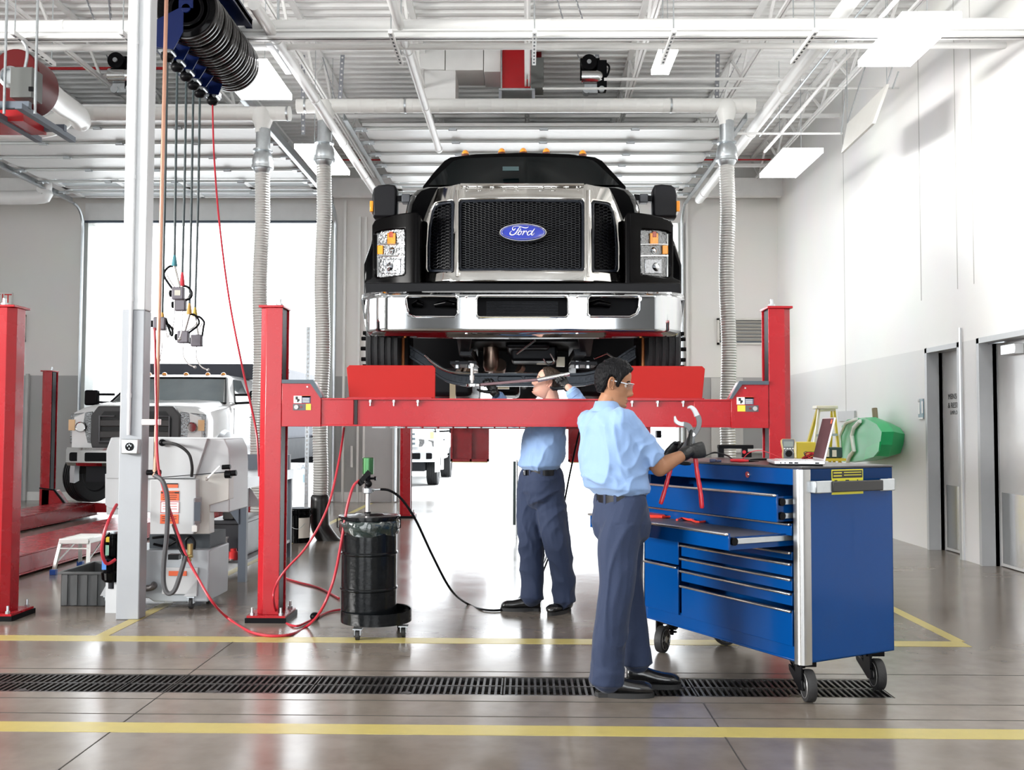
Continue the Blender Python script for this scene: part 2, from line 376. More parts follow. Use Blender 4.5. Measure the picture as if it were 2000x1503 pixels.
# personnel door beside the left opening on the pier, its closer rod
b = MB().box((P(708, 900, YB).x, YB - .04, .02), (P(778, 900, YB).x, YB - .006, 2.2)); d4 = struct(b.build('door_4', M('pier_door_paint', (.44, .43, .43), .4)))
MB().cyl((P(688, 870, YB).x, YB - .08, P(688, 870, YB).z), (P(688, 912, YB).x, YB - .08, P(688, 912, YB).z), .025, n=10).build('bolt_rod', white, d4)
for px in (700, 712, 770): trim(MB().box((P(px, 800, YB).x - .02, YB - .05, 0), (P(px, 800, YB).x + .02, YB - .001, 5.3)), white)
for px, yy in ((1340, 400), (676, 400)): trim(MB().box((P(px, yy, YB).x - .02, YB - .08, 0), (P(px, yy, YB).x + .02, YB - .001, 5.6)), white)
for px0, px1, n in ((1360, 1410, 5),):
    struct(MB().box((P(1388, 740, YB).x, YB - .04, .02), (P(1450, 740, YB).x, YB - .004, P(1400, 738, YB).z)).build('door_5', M('beige_door', (.58, .575, .55), .5)))
# louvres
def louvre(px0, py0, px1, py1, label):
    a, c = P(px0, py1, YB), P(px1, py0, YB); b = MB()
    b.box((a.x, YB - .05, a.z), (c.x, YB - .03, c.z))
    fr = MB()
    for q in ((a.x, a.z, a.x + .04, c.z), (c.x - .04, a.z, c.x, c.z), (a.x, a.z, c.x, a.z + .035), (a.x, c.z - .035, c.x, c.z)): fr.box((q[0], YB - .07, q[1]), (q[2], YB - .001, q[3]))
    o = thing('wall_louvre', label, 'vent', ((a.x + c.x) / 2, YB, a.z))
    fr.build('frame', M('louvre_aluminium', (.58, .56, .52), .4, .3), o); sl = MB(); n = 6
    for i in range(n):
        z = a.z + .05 + (c.z - a.z - .1) * (i + .5) / n; sl.box((a.x + .03, YB - .06, z - .008), (c.x - .03, YB + .03, z + .008), Matrix.Rotation(radians(-42), 3, 'X'))
    sl.build('louvre_slats', M('louvre_aluminium'  , (.6, .6, .6)), o); MB().box((a.x + .02, YB - .012, a.z + .02), (c.x - .02, YB - .004, c.z - .02)).build('backing', greym, o)
louvre(1400, 622, 1496, 673, 'beige metal wall louvre behind the flexible hose on the right')
louvre(14, 615, 52, 667, 'grey metal wall louvre above the door at the far left')
a = P(-22, 597, YB); c = P(26, 572, YB)
ex = thing('exit_sign', 'white exit sign with red letters at the far left', 'sign', ((a.x + c.x) / 2, YB, a.z))
MB().box((a.x, YB - .08, a.z), (c.x, YB - .005, c.z)).build('sign_box', M('sign_white', (.85, .85, .82), .4), ex, bev=.006)
text_part('lettering', 'EXIT', ((a.x + c.x) / 2, YB - .082, (a.z + c.z) / 2), RF, .24, M('sign_red', (.75, .05, .04), .5), ex)
# rest room sign and switches on the right wall
def rw(px0, py0, px1, py1, t=.012):
    a = PXW(px0, py0, XR); c = PXW(px1, py1, XR); return (XR - t, min(a.y, c.y), min(a.z, c.z)), (XR, max(a.y, c.y), max(a.z, c.z))
q = rw(1795, 779, 1805, 818); sg = thing('restroom_sign', 'small blue-grey restroom sign with white figures beside the door frame', 'sign', (XR, q[0][1], q[0][2]))
MB().box(*q).build('plate', M('sign_blue_grey', (.16, .25, .30), .4), sg)
cy = (q[0][1] + q[1][1]) / 2; b = MB(); z0 = q[0][2] + .5 * (q[1][2] - q[0][2])
b.sph((XR - .014, cy + .04, z0 + .1), .018, 8, 6); b.box((XR - .016, cy + .022, z0 - .06), (XR - .012, cy + .058, z0 + .08)); b.box((XR - .016, cy - .07, z0 - .05), (XR - .012, cy - .04, z0 + .09)); b.box((XR - .016, cy - .07, z0 - .12), (XR - .012, cy + .06, z0 - .10)); b.build('figure', labelw, sg)
for i, (px0, px1) in enumerate(((1750, 1753), (1757.5, 1766.5))):
    q = rw(px0, 841, px1, 863); s_ = thing('wall_switch', ('narrow', 'wider')[i] + ' light switch plate on the white wall right of the green station', 'switch', (XR, q[0][1], q[0][2]))
    MB().box(*q).build('plate', M('switch_steel', (.45, .45, .43), .35, .5), s_); cyy = (q[0][1] + q[1][1]) / 2; cz = (q[0][2] + q[1][2]) / 2
    MB().box((XR - .02, cyy - .015, cz - .03), (XR - .01, cyy + .015, cz + .03)).build('toggle', white, s_)
# ================================================================== outside
asph = M('sunlit_concrete_yard', (.80, .80, .79), .8, var=.04, scale=.8)
struct(MB().box((-60, YB + .3, -.3), (60, 120, -.01)).build('ground', asph))
for xx, ya, yb3 in ((DM0, YB, YB + .3),): pass
# ================================================================== roof structure and services
jn = 0
for X in (-11.2, -9.8, -8.4, -7.0, -5.6, -4.2, -2.8, -1.4, 0.0, 1.4, 2.8, 4.2):
    b = MB(); zb, zt = 5.93, ZC - .01
    b.box((X - .035, YF, zb), (X - .008, YB, zb + .035)); b.box((X + .008, YF, zb), (X + .035, YB, zb + .035))
    b.box((X - .035, YF, zt - .04), (X + .035, YB, zt)); y = 2.0; s_ = 0
    while y < YB - .5:
        b.beam((X, y, zb + .02 if s_ else zt - .03), (X, y + .62, zt - .03 if s_ else zb + .02), .03, .03); y += .62; s_ ^= 1
    tag(b.build('roof_joist', ceil_w, flat=True), 'white open-web steel roof joist running front to back under the deck', 'joist', 'open-web roof joists under the deck')
for Y, z, in ((11.2, 5.97), (14.4, 6.02), (16.9, 5.95)):
    tag(MB().box((XL, Y - .03, z), (XR, Y + .03, z + .05)).build('bridging_bar', ceil_w), {11.2: 'white steel bridging bar crossing the joists in front of the motors', 14.4: 'white steel bridging bar crossing the joists above the raised doors', 16.9: 'white steel bridging bar crossing the joists nearest the back wall'}[Y], 'bridging bar')
tag(MB().box((XL, YB - .35, 5.2 + .42), (XR, YB - .18, 5.95)).build('edge_beam', ceil_w), 'white steel beam along the top of the back wall', 'beam')
# services along X
def pipeX(name, label, py, Y, r, x0=XL, x1=XR, m=pipe_w, cat='pipe', n=18, py1=None):
    z = P(1000, py, Y).z; b = MB(); b.cyl((x0, Y, z), (x1, Y, z), r, n=n)
    k = x0 + .7
    while k < x1:
        b.cyl((k - .02, Y, z), (k + .02, Y, z), r * 1.06, n=n); k += 2.3
    return tag(b.build(name, m), label, cat)
pipeX('service_pipe', 'thick white pipe crossing the whole room at the very top of the view', 49, 9.0, .055)
pipeX('service_pipe', 'thin white pipe crossing the room just under the white crane rail', 91, 9.4, .03)
z0, z1 = P(1000, 76, 9.0).z, P(1000, 60, 9.0).z
b = MB(); b.box((XL, 8.95, z0), (XR, 9.05, z0 + .018)); b.box((XL, 8.95, z1 - .018), (XR, 9.05, z1)); b.box((XL, 8.99, z0), (XR, 9.01, z1)); tag(b.build('crane_rail', pipe_w), 'white channel rail hung under the thick pipe across the room', 'rail')
for px in (35, 245, 765, 1044, 1314, 1588):
    p = P(px, 52, 8.85); o = thing('trapeze_hanger', 'white slotted trapeze hanger holding the upper pipes, one of a row', 'hanger', p, 0, 'slotted trapeze hangers under the pipes')
    MB().box((p.x - .02, 8.75, z0 - .045), (p.x + .02, 9.55, z0 - .005)).build('channel', pipe_w, o)
    for yy in (8.8, 9.5): MB().cyl((p.x, yy, z0 - .05), (p.x, yy, ZC), .006, n=8).build('rod', galv, o)
    for i in range(9): MB().box((p.x - .008, 8.78 + i * .085, z0 - .047), (p.x + .008, 8.82 + i * .085, z0 - .044)).build('slot', darkm, o)
pipeX('sprinkler_pipe', 'red sprinkler pipe crossing the room above the raised doors on the left', 132, 12.6, .02, XL, P(325, 132, 12.6).x, redp)
pipeX('sprinkler_pipe', 'thin red sprinkler pipe high in front of the back wall', 312, 16.8, .014, P(650, 312, 16.8).x, XR, redp)
pipeX('conduit_pipe', 'thin white conduit crossing below the second joist bay on the right', 155, 12.4, .02, P(1180, 155, 12.4).x, P(1570, 155, 12.4).x)
pipeX('conduit_pipe', 'thin white conduit running to the hanging panel on the right', 173, 12.1, .014, P(1060, 173, 12.1).x, XR)
pipeX('conduit_pipe', 'thin white conduit holding the lower right lamp', 261, 12.6, .014, P(1440, 261, 12.6).x, P(1645, 261, 12.6).x)
# services along Y
def pipeY(name, label, px, py, Y, r, y0, y1, m=pipe_w):
    c = P(px, py, Y); b = MB(); b.cyl((c.x, y0, c.z), (c.x, y1, c.z), r, n=18); k = y0 + .8
    while k < y1: b.cyl((c.x, k - .03, c.z), (c.x, k + .03, c.z), r * 1.12, n=18); k += 1.7
    return tag(b.build(name, m), label, 'pipe')
pipeY('roof_drain_pipe', 'thick white pipe running to the back wall right of the lifted truck', 1545, 155, 11, .075, 2, 16.9)
pipeY('roof_drain_pipe', 'white pipe running front to back left of the red heater', 795, 95, 9.5, .045, 2, 13)
pipeY('roof_drain_pipe', 'white pipe sloping past the black hose reels towards the truck', 600, 170, 10.5, .055, 8.4, 17)
b = MB(); q = [P(0, 385, 16.5), P(70, 385, 16.5), P(86, 372, 16.5), P(86, 350, 16.5)]; q[0].x -= 1
tag(MB().tube(smooth_path(q, 6), .12, 16).build('drain_elbow', pipe_w), 'white drain pipe with an upturned elbow on the far left', 'pipe')
pipeY('conduit_pipe', 'thin grey conduit running front to back right of the thick pipe', 1650, 60, 9.5, .012, 4, 13, galv)
pipeY('conduit_pipe', 'white conduit along the right edge of the deck', 1655, 110, 10, .022, 4, 13.5)
# exhaust ducts with flexible hoses
spiral = M('spiral_duct', (.80, .80, .78), .32, .0, var=.03)
def duct(b, p0, p1, r, pitch=.16):
    p0, p1 = Vector(p0), Vector(p1); L = (p1 - p0).length; n = max(2, int(L / pitch)); pts = []; rs = []
    for i in range(n):
        for t, rr in ((0, r), (.86, r), (.9, r * 1.018), (.96, r * 1.018)):
            pts.append(p0 + (p1 - p0) * ((i + t) / n)); rs.append(rr)
    b.tube(pts, rs, 24)
def hose_corr(b, p0, p1, r, pitch=.032, n=22):
    p0, p1 = Vector(p0), Vector(p1); L = (p1 - p0).length; k = int(L / pitch); pts = []; rs = []
    for i in range(k + 1):
        sway = Vector((.012 * sin(i * .11), 0, 0)) * min(1, i * (k - i) / (k * k / 8))
        for t, rr in ((0, r * .94), (.5, r * 1.03)):
            pts.append(p0 + (p1 - p0) * min(1, (i + t) / k) + sway); rs.append(rr)
    b.tube(pts, rs, n)
flex = M('silver_flex_hose', (.66, .66, .64), .32, .55, var=.1, scale=14)
YD = 12.0
def exhaust(xa, xb, zc, drops, label, bands):
    o = thing('exhaust_duct', label, 'duct', ((xa + xb) / 2, YD, zc)); b = MB(); r = .088
    duct(b, (xa, YD, zc), (xb, YD, zc), r)
    for x in drops:
        b.lathe([(.088, -.25), (.088, -.19), (.125, -.09), (.13, 0), (.09, .06)], (x, YD, zc), n=24)
    b.build('duct_run', spiral, o)
    for x in bands: MB().cyl((x - .012, YD, zc), (x + .012, YD, zc), r * 1.05, n=24).build('band', galv, o)
    return o
zr = P(1400, 206, YD).z; zl = P(300, 222, YD).z
exhaust(P(580, 206, YD).x, P(1475, 206, YD).x, zr, [P(635, 206, YD).x, P(1418, 206, YD).x], 'long white spiral exhaust duct hung above the lifted truck', [P(p, 206, YD).x for p in (597, 792, 1310)])
exhaust(P(140, 222, YD).x, P(568, 222, YD).x, zl, [P(513, 222, YD).x], 'shorter white spiral exhaust duct on the left behind the hose reels', [P(562, 222, YD).x])
def flexhose(px, ztop, pyb, label, nozzle=False):
    x = P(px, 400, YD).x; zb = P(px, pyb, YD).z; o = thing('exhaust_hose', label, 'hose', (x, YD, zb), 0)
    MB().lathe([(.088, ztop - .46), (.09, ztop - .22), (.088, ztop - .2)], (x, YD, 0), n=24).build('collar', galv, o)
    g = MB(); g.lathe([(.075, -.17), (.105, -.13), (.125, -.07), (.13, 0), (.12, .06), (.095, .11), (.12, .12), (.12, .14), (.07, .15)], (x, YD, ztop - .60), n=28)
    g.lathe([(.12, -.1), (.135, -.095), (.135, -.06), (.12, -.055)], (x, YD, ztop - .60), n=28); g.build('ball_damper', galv, o)
    h = MB(); hose_corr(h, (x, YD, ztop - .76), (x, YD, zb), .092); h.build('flexible_hose', flex, o)
    if nozzle:
        n_ = MB(); q = smooth_path([(x, YD, zb + .06), (x, YD, zb - .22), (x + .02, YD, zb - .36), (x + .14, YD - .03, zb - .52), (x + .25, YD - .05, zb - .60)], 6)
        n_.tube(q, [.096] + [.115] * (len(q) - 2) + [.13], 24); n_.build('rubber_nozzle', M('rubber_nozzle_black', (.012, .012, .012), .3), o)
        MB().lathe([(.10, 0), (.104, .005), (.104, .02), (.1, .025)], (x, YD, zb - .05), n=24).build('clamp', galv, o)
    return o
flexhose(1420, zr, 905, 'silver corrugated exhaust hose hanging right of the lifted truck')
flexhose(632, zr, 975, 'silver corrugated exhaust hose with black rubber nozzle hanging left of the truck', True)
flexhose(512, zl, 1010, 'silver corrugated exhaust hose hanging behind the left red lift post')
# raised sectional doors on ceiling tracks
panelw = M('door_panel_white', (.74, .745, .74), .35); stiff = M('door_stiffener', (.60, .62, .61), .35, .4)
def raised_door(x0, x1, ya, label):
    zt = 5.5; o = thing('raised_door', label, 'garage door', ((x0 + x1) / 2, (ya + YB) / 2, zt)); n = 7; L = (YB - .45 - ya) / n
    for i in range(n):
        y0 = ya + i * L; b = MB(); win = i >= n - 2
        if not win: b.box((x0, y0 + .008, zt + .02), (x1, y0 + L - .008, zt + .07))
        else:
            for q in ((x0, y0 + .012, x1, y0 + .09), (x0, y0 + L - .09, x1, y0 + L - .012)): b.box((q[0], q[1], zt + .05), (q[2], q[3], zt + .10))
            for k in range(5):
                xx = x0 + (x1 - x0 - .09) * k / 4; b.box((xx, y0 + .012, zt + .05), (xx + .09, y0 + L - .012, zt + .10))
        s = b.build('door_section', panelw, o, bev=.008)
        if win: MB().box((x0 + .05, y0 + .05, zt + .07), (x1 - .05, y0 + L - .05, zt + .078)).build('panes', M('door_pane', (.75, .82, .85), .08, coat=1), s)
        MB().box((x0, y0 + .02, zt - .02), (x1, y0 + .07, zt + .02)).build('stiffener', stiff, s, bev=.01)
        h = MB()
        for k in range(1, 4):
            xx = x0 + (x1 - x0) * k / 4; h.box((xx - .05, y0 - .03, zt - .03), (xx + .05, y0 + .05, zt - .01)); h.cyl((xx - .06, y0 + .01, zt - .03), (xx + .06, y0 + .01, zt - .03), .012, n=8)
        for xx, sx in ((x0, -1), (x1, 1)):
            h.box((xx - .07, y0 - .03, zt - .03), (xx + .07, y0 + .09, zt - .005)); h.cyl((xx, y0 + .03, zt - .02), (xx + sx * .13, y0 + .03, zt - .02), .03, n=10)
        h.build('hinge', galv, s)
    for xx, sx in ((x0 - .13, 1), (x1 + .13, -1)):
        t = MB(); t.box((xx - .03, ya - .5, zt - .06), (xx + .03, YB - .5, zt - .045)); t.box((xx - .03 * sx - .005, ya - .5, zt - .06), (xx - .03 * sx + .005, YB - .5, zt + .05))
        q = [Vector((xx, YB - .5, zt - .05))] + [Vector((xx, YB - .5 + .38 * sin(a), zt - .43 + .38 * cos(a))) for a in [pi / 2 * k / 5 for k in range(1, 6)]] + [Vector((xx, YB - .12, .02))]
        t.tube(q, .028, 6); t.build('track', galv, o)
    MB().cyl((x0 - .2, YB - .22, zt + .32), (x1 + .2, YB - .22, zt + .32), .02, n=10).build('spring_shaft', galv, o)
    return o
raised_door(DM0 + .02, DM1 - .12, P(1000, 232, 13.2).y, 'raised white sectional door under the ceiling above the lifted truck')
ld = raised_door(DL0 + .12, DL1 - .05, 12.4, 'raised white sectional door under the ceiling above the left truck')
MB().box((DL0, YB - .07, DZ - .01), (DL1, YB - .01, DZ + .03)).build('weather_seal', M('seal', (.07, .09, .12), .5), ld)
trim(MB().box((DL0, YB - .05, DZ + .035), (DL1, YB - .005, DZ + .36)), panelw)
for xx in (DL0, DL1, DM0, DM1):
    trim(MB().box((xx - .05, YB - .03, 0), (xx + .05, YB + .32, DZ)), M('jamb_grey_green', (.55, .58, .56), .45))
# perforated angle hangers
def angle_strut(pa, pb, Y, lab, wdt=.055):
    Y = 10.8 if pb[1] < 52 else Y; a, c = P(*pa, Y), P(*pb, Y); a = c + (a - c) * ((ZC - .01 - c.z) / (a.z - c.z)); b = MB(); b.beam(a, c, wdt, .006); h = MB(); L = (c - a).length; n = int(L / .075)
    o = thing('perforated_strut', lab, 'strut', c, 0, 'grey perforated struts holding the door tracks'); b.build('angle_bar', strutm, o)
    for i in range(n):
        p = a + (c - a) * (i + .5) / n; h.cyl(p + Vector((0, -.008, 0)), p + Vector((0, .008, 0)), .014, n=8)
    h.build('holes', M('strut_hole', (.75, .75, .75), .6), o)
for pa, pb in (((1402, 92), (1400, 194)), ((1454, 92), (1404, 194)), ((670, 95), (664, 195)), ((626, 97), (655, 195)), ((1168, 8), (1166, 118)), ((1128, 8), (1142, 50)), ((1092, 12), (1100, 40)), ((1120, 90), (1136, 124)), ((592, 226), (592, 262)), ((215, 20), (217, 44)), ((178, 22), (186, 44)), ((205, 98), (214, 122)), ((252, 100), (250, 122))):
    angle_strut(pa, pb, 13.0, 'dark grey perforated strut hanging from the roof to the door gear')
# suspended fluorescent lamps
lampm = M('lit_tube', (1, 1, .98), .4, emit=9.0, var=0); housing_glow = M('lamp_housing_glow', (.9, .9, .9), .3, emit=2.8); lampr = M('lit_tube_bright', (1, 1, .98), .4, emit=42.0, var=0)  # housings given a glow of their own to brighten the ceiling
def fixture(xl, xr, yfar, ynear, label, zf=4.85, lm=None):
    f0, f1 = G(xl, yfar, zf), G(xr, yfar, zf); n1 = G(xr, ynear, zf); y0, y1 = n1.y, f1.y; x0, x1 = f0.x, f1.x
    o = thing('hanging_lamp', label, 'lamp', ((x0 + x1) / 2, (y0 + y1) / 2, zf)); b = MB()
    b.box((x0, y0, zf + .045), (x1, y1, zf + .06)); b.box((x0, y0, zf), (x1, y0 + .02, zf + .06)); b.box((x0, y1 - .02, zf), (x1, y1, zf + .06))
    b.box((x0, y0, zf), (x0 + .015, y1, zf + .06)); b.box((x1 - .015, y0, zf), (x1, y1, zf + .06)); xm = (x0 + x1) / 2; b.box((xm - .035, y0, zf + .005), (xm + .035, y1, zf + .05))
    b.build('housing', housing_glow, o)
    for i in range(6):
        t = (i + .6) / 3.2 if i < 3 else (i - 2.4) / 3.2; w_ = (x1 - x0) / 2 - .05
        xx = x0 + .015 + w_ * t if i < 3 else xm + .035 + w_ * t
        MB().cyl((xx, y0 + .03, zf + .02), (xx, y1 - .03, zf + .02), .013, n=10).build('tube', lm or lampm, o)
    for yy in (y0 + .1, y1 - .1): MB().cyl((xm, yy, zf + .06), (xm, yy, ZC), .004, n=6).build('wire', galv, o)
fixture(1484, 1555, 347, 298, 'white fluorescent lamp hanging over the right rear corner', lm=lampr)
fixture(1676, 1778, 130, 36, 'large bright fluorescent lamp hanging at the upper right by the wall', lm=lampr)
fixture(472, 570, 195, 127, 'bright fluorescent lamp hanging behind the black hose reels')
fixture(618, 683, 342, 290, 'white fluorescent lamp hanging behind the left exhaust hose')
fixture(1272, 1306, 146, 100, 'narrow fluorescent lamp between the joists right of the motor', 5.5)
for xx in (-9.5, -4.0, 1.0):  # unseen lamps added to light the near side
    for y0 in (-3.5, 2.0):
        o = thing('hanging_lamp', 'added unseen fluorescent lamp over the camera side of the shop', 'lamp', (xx, y0, 5.2), 0, 'added fluorescent lamps over the near side of the shop')
        MB().box((xx - .3, y0, 5.24), (xx + .3, y0 + 1.2, 5.27)).build('housing', housing_glow, o); b = MB()
        for i in range(4): b.cyl((xx - .2 + i * .13, y0 + .04, 5.21), (xx - .2 + i * .13, y0 + 1.16, 5.21), .013, n=8)
        b.build('tube', lampm, o)
for y0 in (-1.0, 3.6):  # unseen lamps added to brighten the right wall
    o = thing('hanging_lamp', 'added unseen fluorescent lamp brightening the right wall on the camera side', 'lamp', (3.4, y0, 5.2), 0, 'added fluorescent lamps brightening the right wall near the camera')
    MB().box((3.1, y0, 5.24), (3.7, y0 + 1.2, 5.27)).build('housing', housing_glow, o); b = MB()
    for i in range(4): b.cyl((3.2 + i * .13, y0 + .04, 5.21), (3.2 + i * .13, y0 + 1.16, 5.21), .013, n=8)
    b.build('tube', lampr, o)
# tilted panel by the right wall
pan = thing('acoustic_baffle', 'light grey tilted panel hung beside the right wall', 'panel', P(1690, 240, 10.6))
MB().prism([P(1732, 164, 10), P(1704, 241, 10), P(1643, 299, 11.5), P(1655, 241, 11.5)], (.03, 0, 0)).build('board', M('panel_grey', (.62, .61, .58), .6), pan)
for a, c in (((1732, 164, 10), (1750, 110, 10)), ((1655, 241, 11.5), (1690, 130, 11.5)), ((1643, 262, 11.5), (1652, 170, 11.5)), ((1743, 173, 10), (1755, 140, 10))):
    MB().cyl(P(*a), P(*c), .008, n=6).build('hanger_rod', galv, pan)
for q in (P(1732, 164, 10), P(1655, 241, 11.5)): MB().cyl(q, (q.x, q.y, ZC), .005, n=6).build('hanger_rod', galv, pan)
# door motors
def motor(px, py, Y, label, flip=1):
    c = P(px, py, Y); o = thing('door_motor', label, 'motor', c); s = flip
    MB().box((c.x - .13, c.y - .03, c.z - .02), (c.x + .13, c.y + .05, c.z + .26)).build('mount_plate', blackm, o)
    MB().cyl((c.x - .02 * s, c.y - .16, c.z + .16), (c.x - .02 * s, c.y - .05, c.z + .16), .105, n=24).build('pulley', blackm, o)
    MB().lathe([(.03, -.17), (.035, -.165), (.035, -.15)], (c.x - .02 * s, 0, c.z + .16), n=12).build('hub', galv, o) if False else MB().cyl((c.x - .02 * s, c.y - .18, c.z + .16), (c.x - .02 * s, c.y - .15, c.z + .16), .03, n=12).build('hub', galv, o)
    m = MB(); m.cyl((c.x - .12, c.y - .09, c.z - .02), (c.x + .10, c.y - .09, c.z - .02), .095, n=20); m.sph((c.x + .1, c.y - .09, c.z - .02), .09, 16, 8); m.build('motor_body', chrome, o)
    MB().box((c.x + .09, c.y - .13, c.z - .2), (c.x + .22, c.y + .04, c.z + .2)).build('control_box', blackm, o, bev=.008)
    g = MB(); g.box((c.x - .08, c.y - .1, c.z - .24), (c.x + .1, c.y, c.z - .12)); g.cyl((c.x - .05, c.y - .12, c.z - .2), (c.x - .05, c.y + .02, c.z - .2), .05, n=14); g.cyl((c.x + .15, c.y - .15, c.z - .2), (c.x + .15, c.y - .1, c.z - .2), .04, n=12); g.build('gearbox', galv, o)
    curve_part('cable', [c + Vector(q) for q in ((.18, -.1, .18), (.25, -.14, .1), (.22, -.14, -.02), (.14, -.14, -.06))], .014, blackm, o)
motor(1152, 152, 13.0, 'black and chrome door motor hanging above the lifted truck')
motor(238, 150, 12.4, 'black and chrome door motor hanging left of the white column')
# red unit heaters
def scroll(b, c, R, x0, x1, n=40):
    pts = []
    for k in range(n): a = -pi / 2 + 2 * pi * k / n * .86; r = R * (.78 + .26 * k / n); pts.append(Vector((x0, c.y + r * cos(a) * -1, c.z + r * sin(a))))
    b.prism(pts, (x1 - x0, 0, 0))
Y = 8.6; c = P(36, 165, Y)
h = thing('exhaust_blower', 'dark red scroll blower with grey switch box at the upper left', 'blower', c)
x0, x1 = P(-40, 165, Y).x, P(74, 165, Y).x; z0, z1 = P(40, 210, Y).z, P(40, 101, Y).z
b = MB(); pts = []
for k in range(28): a = -pi * .42 + pi * 1.42 * k / 27; pts.append(Vector((x0 + (x1 - x0) * .60 + (x1 - x0) * .42 * cos(a), Y, (z0 + z1) / 2 + .03 + (z1 - z0) * .5 * sin(a))))
pts += [Vector((x0, Y, z1)), Vector((x0, Y, z0)), Vector((x0 + (x1 - x0) * .7, Y, z0))]
b.prism(pts, (0, .38, 0)); b.build('scroll_housing', M('dark_red_paint', (.10, .005, .006), .35, spec=.3), h, bev=.01)
b = MB(); xs = P(20, 0, Y).x; b.lathe([(.10, 0), (.10, -.03), (.07, -.05), (.07, -.02)], (P(26, 0, Y).x, Y, P(0, 152, Y).z), 'y', n=30); b.build('inlet_ring', galv, h)
b = MB(); b.box((P(0, 0, Y).x - .3, Y - .02, z0 - .13), (P(54, 0, Y).x, Y + .4, z0)); b.build('outlet_box', redp, h)
q0, q1 = P(27, 195, 8.45), P(71, 136, 8.45); MB().box((q0.x, 8.38, q0.z), (q1.x, 8.57, q1.z)).build('switch_box', M('box_grey', (.11, .115, .11), .45), h, bev=.006)
MB().box((P(60, 176, 8.4).x, 8.36, P(60, 180, 8.4).z), (P(68, 176, 8.4).x, 8.38, P(60, 172, 8.4).z)).build('switch_handle', blackm, h)
curve_part('cable', [P(48, 136, 8.5), P(53, 110, 8.5), P(52, 92, 8.5), P(44, 80, 8.5)], .014, galv, h)
b = MB(); zz = P(0, 212, 8.5).z
for yy in (8.3, 8.95): b.box((P(-20, 0, 8.5).x, yy, zz - .06), (P(84, 0, 8.5).x, yy + .05, zz))
for xx in (P(5, 0, 8.5).x, P(76, 0, 8.5).x): b.box((xx - .03, 8.2, zz - .10), (xx + .03, 9.2, zz - .05))
b.build('support_frame', greym, h)
for px in (16, 76): MB().cyl((P(px, 0, 8.3).x, 8.28, zz - .12), (P(px, 0, 8.3).x, 8.28, ZC), .012, n=8).build('hanger_rod', galv, h)
b = MB(); pts = [P(78, 165, 8.9), P(110, 195, 10), P(150, 222, 11.6), P(158, 238, 12)]; q = smooth_path(pts, 8); b.tube(q, [.12 * (1 + .03 * (i % 2)) for i in range(len(q))], 22)
tag(b.build('spiral_duct', spiral), 'white spiral duct curving down from the dark red blower', 'duct')
b = MB(); q = smooth_path([P(-60, 250, 12), P(20, 252, 12), P(80, 250, 12), P(112, 240, 12.1), P(140, 215, 12.2)], 9); b.tube(q, [.125 * (1 + .02 * (i % 2)) for i in range(len(q))], 22)
tag(b.build('spiral_duct', spiral), 'white spiral duct sweeping in from the far left to the duct junction', 'duct')
Y = 12.8; h = thing('unit_heater', 'bright red box heater hanging above the truck roof', 'heater', P(1015, 190, Y))
def pbox(b, x0, y0, x1, y1, Y, dep): a, c = P(x0, y1, Y), P(x1, y0, Y); return b.box((a.x, Y, a.z), (c.x, Y + dep, c.z))
b = MB(); a, c = P(981, 172, Y), P(1037, 82, Y)
b.prism([Vector((a.x, Y, a.z)), Vector((c.x, Y, a.z)), Vector((c.x, Y, c.z - .03)), Vector((c.x - .12, Y, c.z)), Vector((a.x, Y, c.z))], (0, .7, 0)); b.build('casing', redp, h, bev=.006)
b = MB(); a = P(1040, 110, Y + .3); b.cyl((a.x - .1, Y + .35, a.z - .1), (a.x + .12, Y + .35, a.z - .1), .24, n=28); b.build('fan_scroll', M('dark_red_paint', (.3, .01, .01)), h)
pbox(MB(), 1037, 112, 1062, 171, Y - .05, .3).build('switch_box', M('box_grey', (.4, .4, .4)), h, bev=.005)
pbox(MB(), 975, 172, 1044, 176, Y - .02, .8).build('frame', galv, h); pbox(MB(), 986, 176, 1032, 191, Y + .3, .4).build('outlet', redp, h)
for px in (977, 1042): pbox(MB(), px - 3, 172, px + 3, 192, Y, .05).build('leg', strutm, h)
MB().cyl((P(1038, 0, Y).x, Y - .03, P(0, 176, Y).z), (P(1038, 0, Y).x, Y - .03, ZC), .01, n=8).build('hanger_rod', galv, h); MB().cyl((P(980, 0, Y).x, Y - .03, P(0, 176, Y).z), (P(980, 0, Y).x, Y - .03, ZC), .01, n=8).build('hanger_rod', galv, h)
b = MB()
for i, (xa, xb, ya, yb3) in enumerate(((820, 869, 82, 136), (870, 944, 82, 137), (945, 978, 82, 140), (829, 890, 137, 196), (836, 890, 137, 158))): pbox(b, xa, ya, xb, yb3, Y + .05 + .004 * i, .6)
tag(b.build('box_duct', M('duct_white', (.80, .80, .79), .4), bev=.006), 'large white rectangular duct joined to the red heater', 'duct')
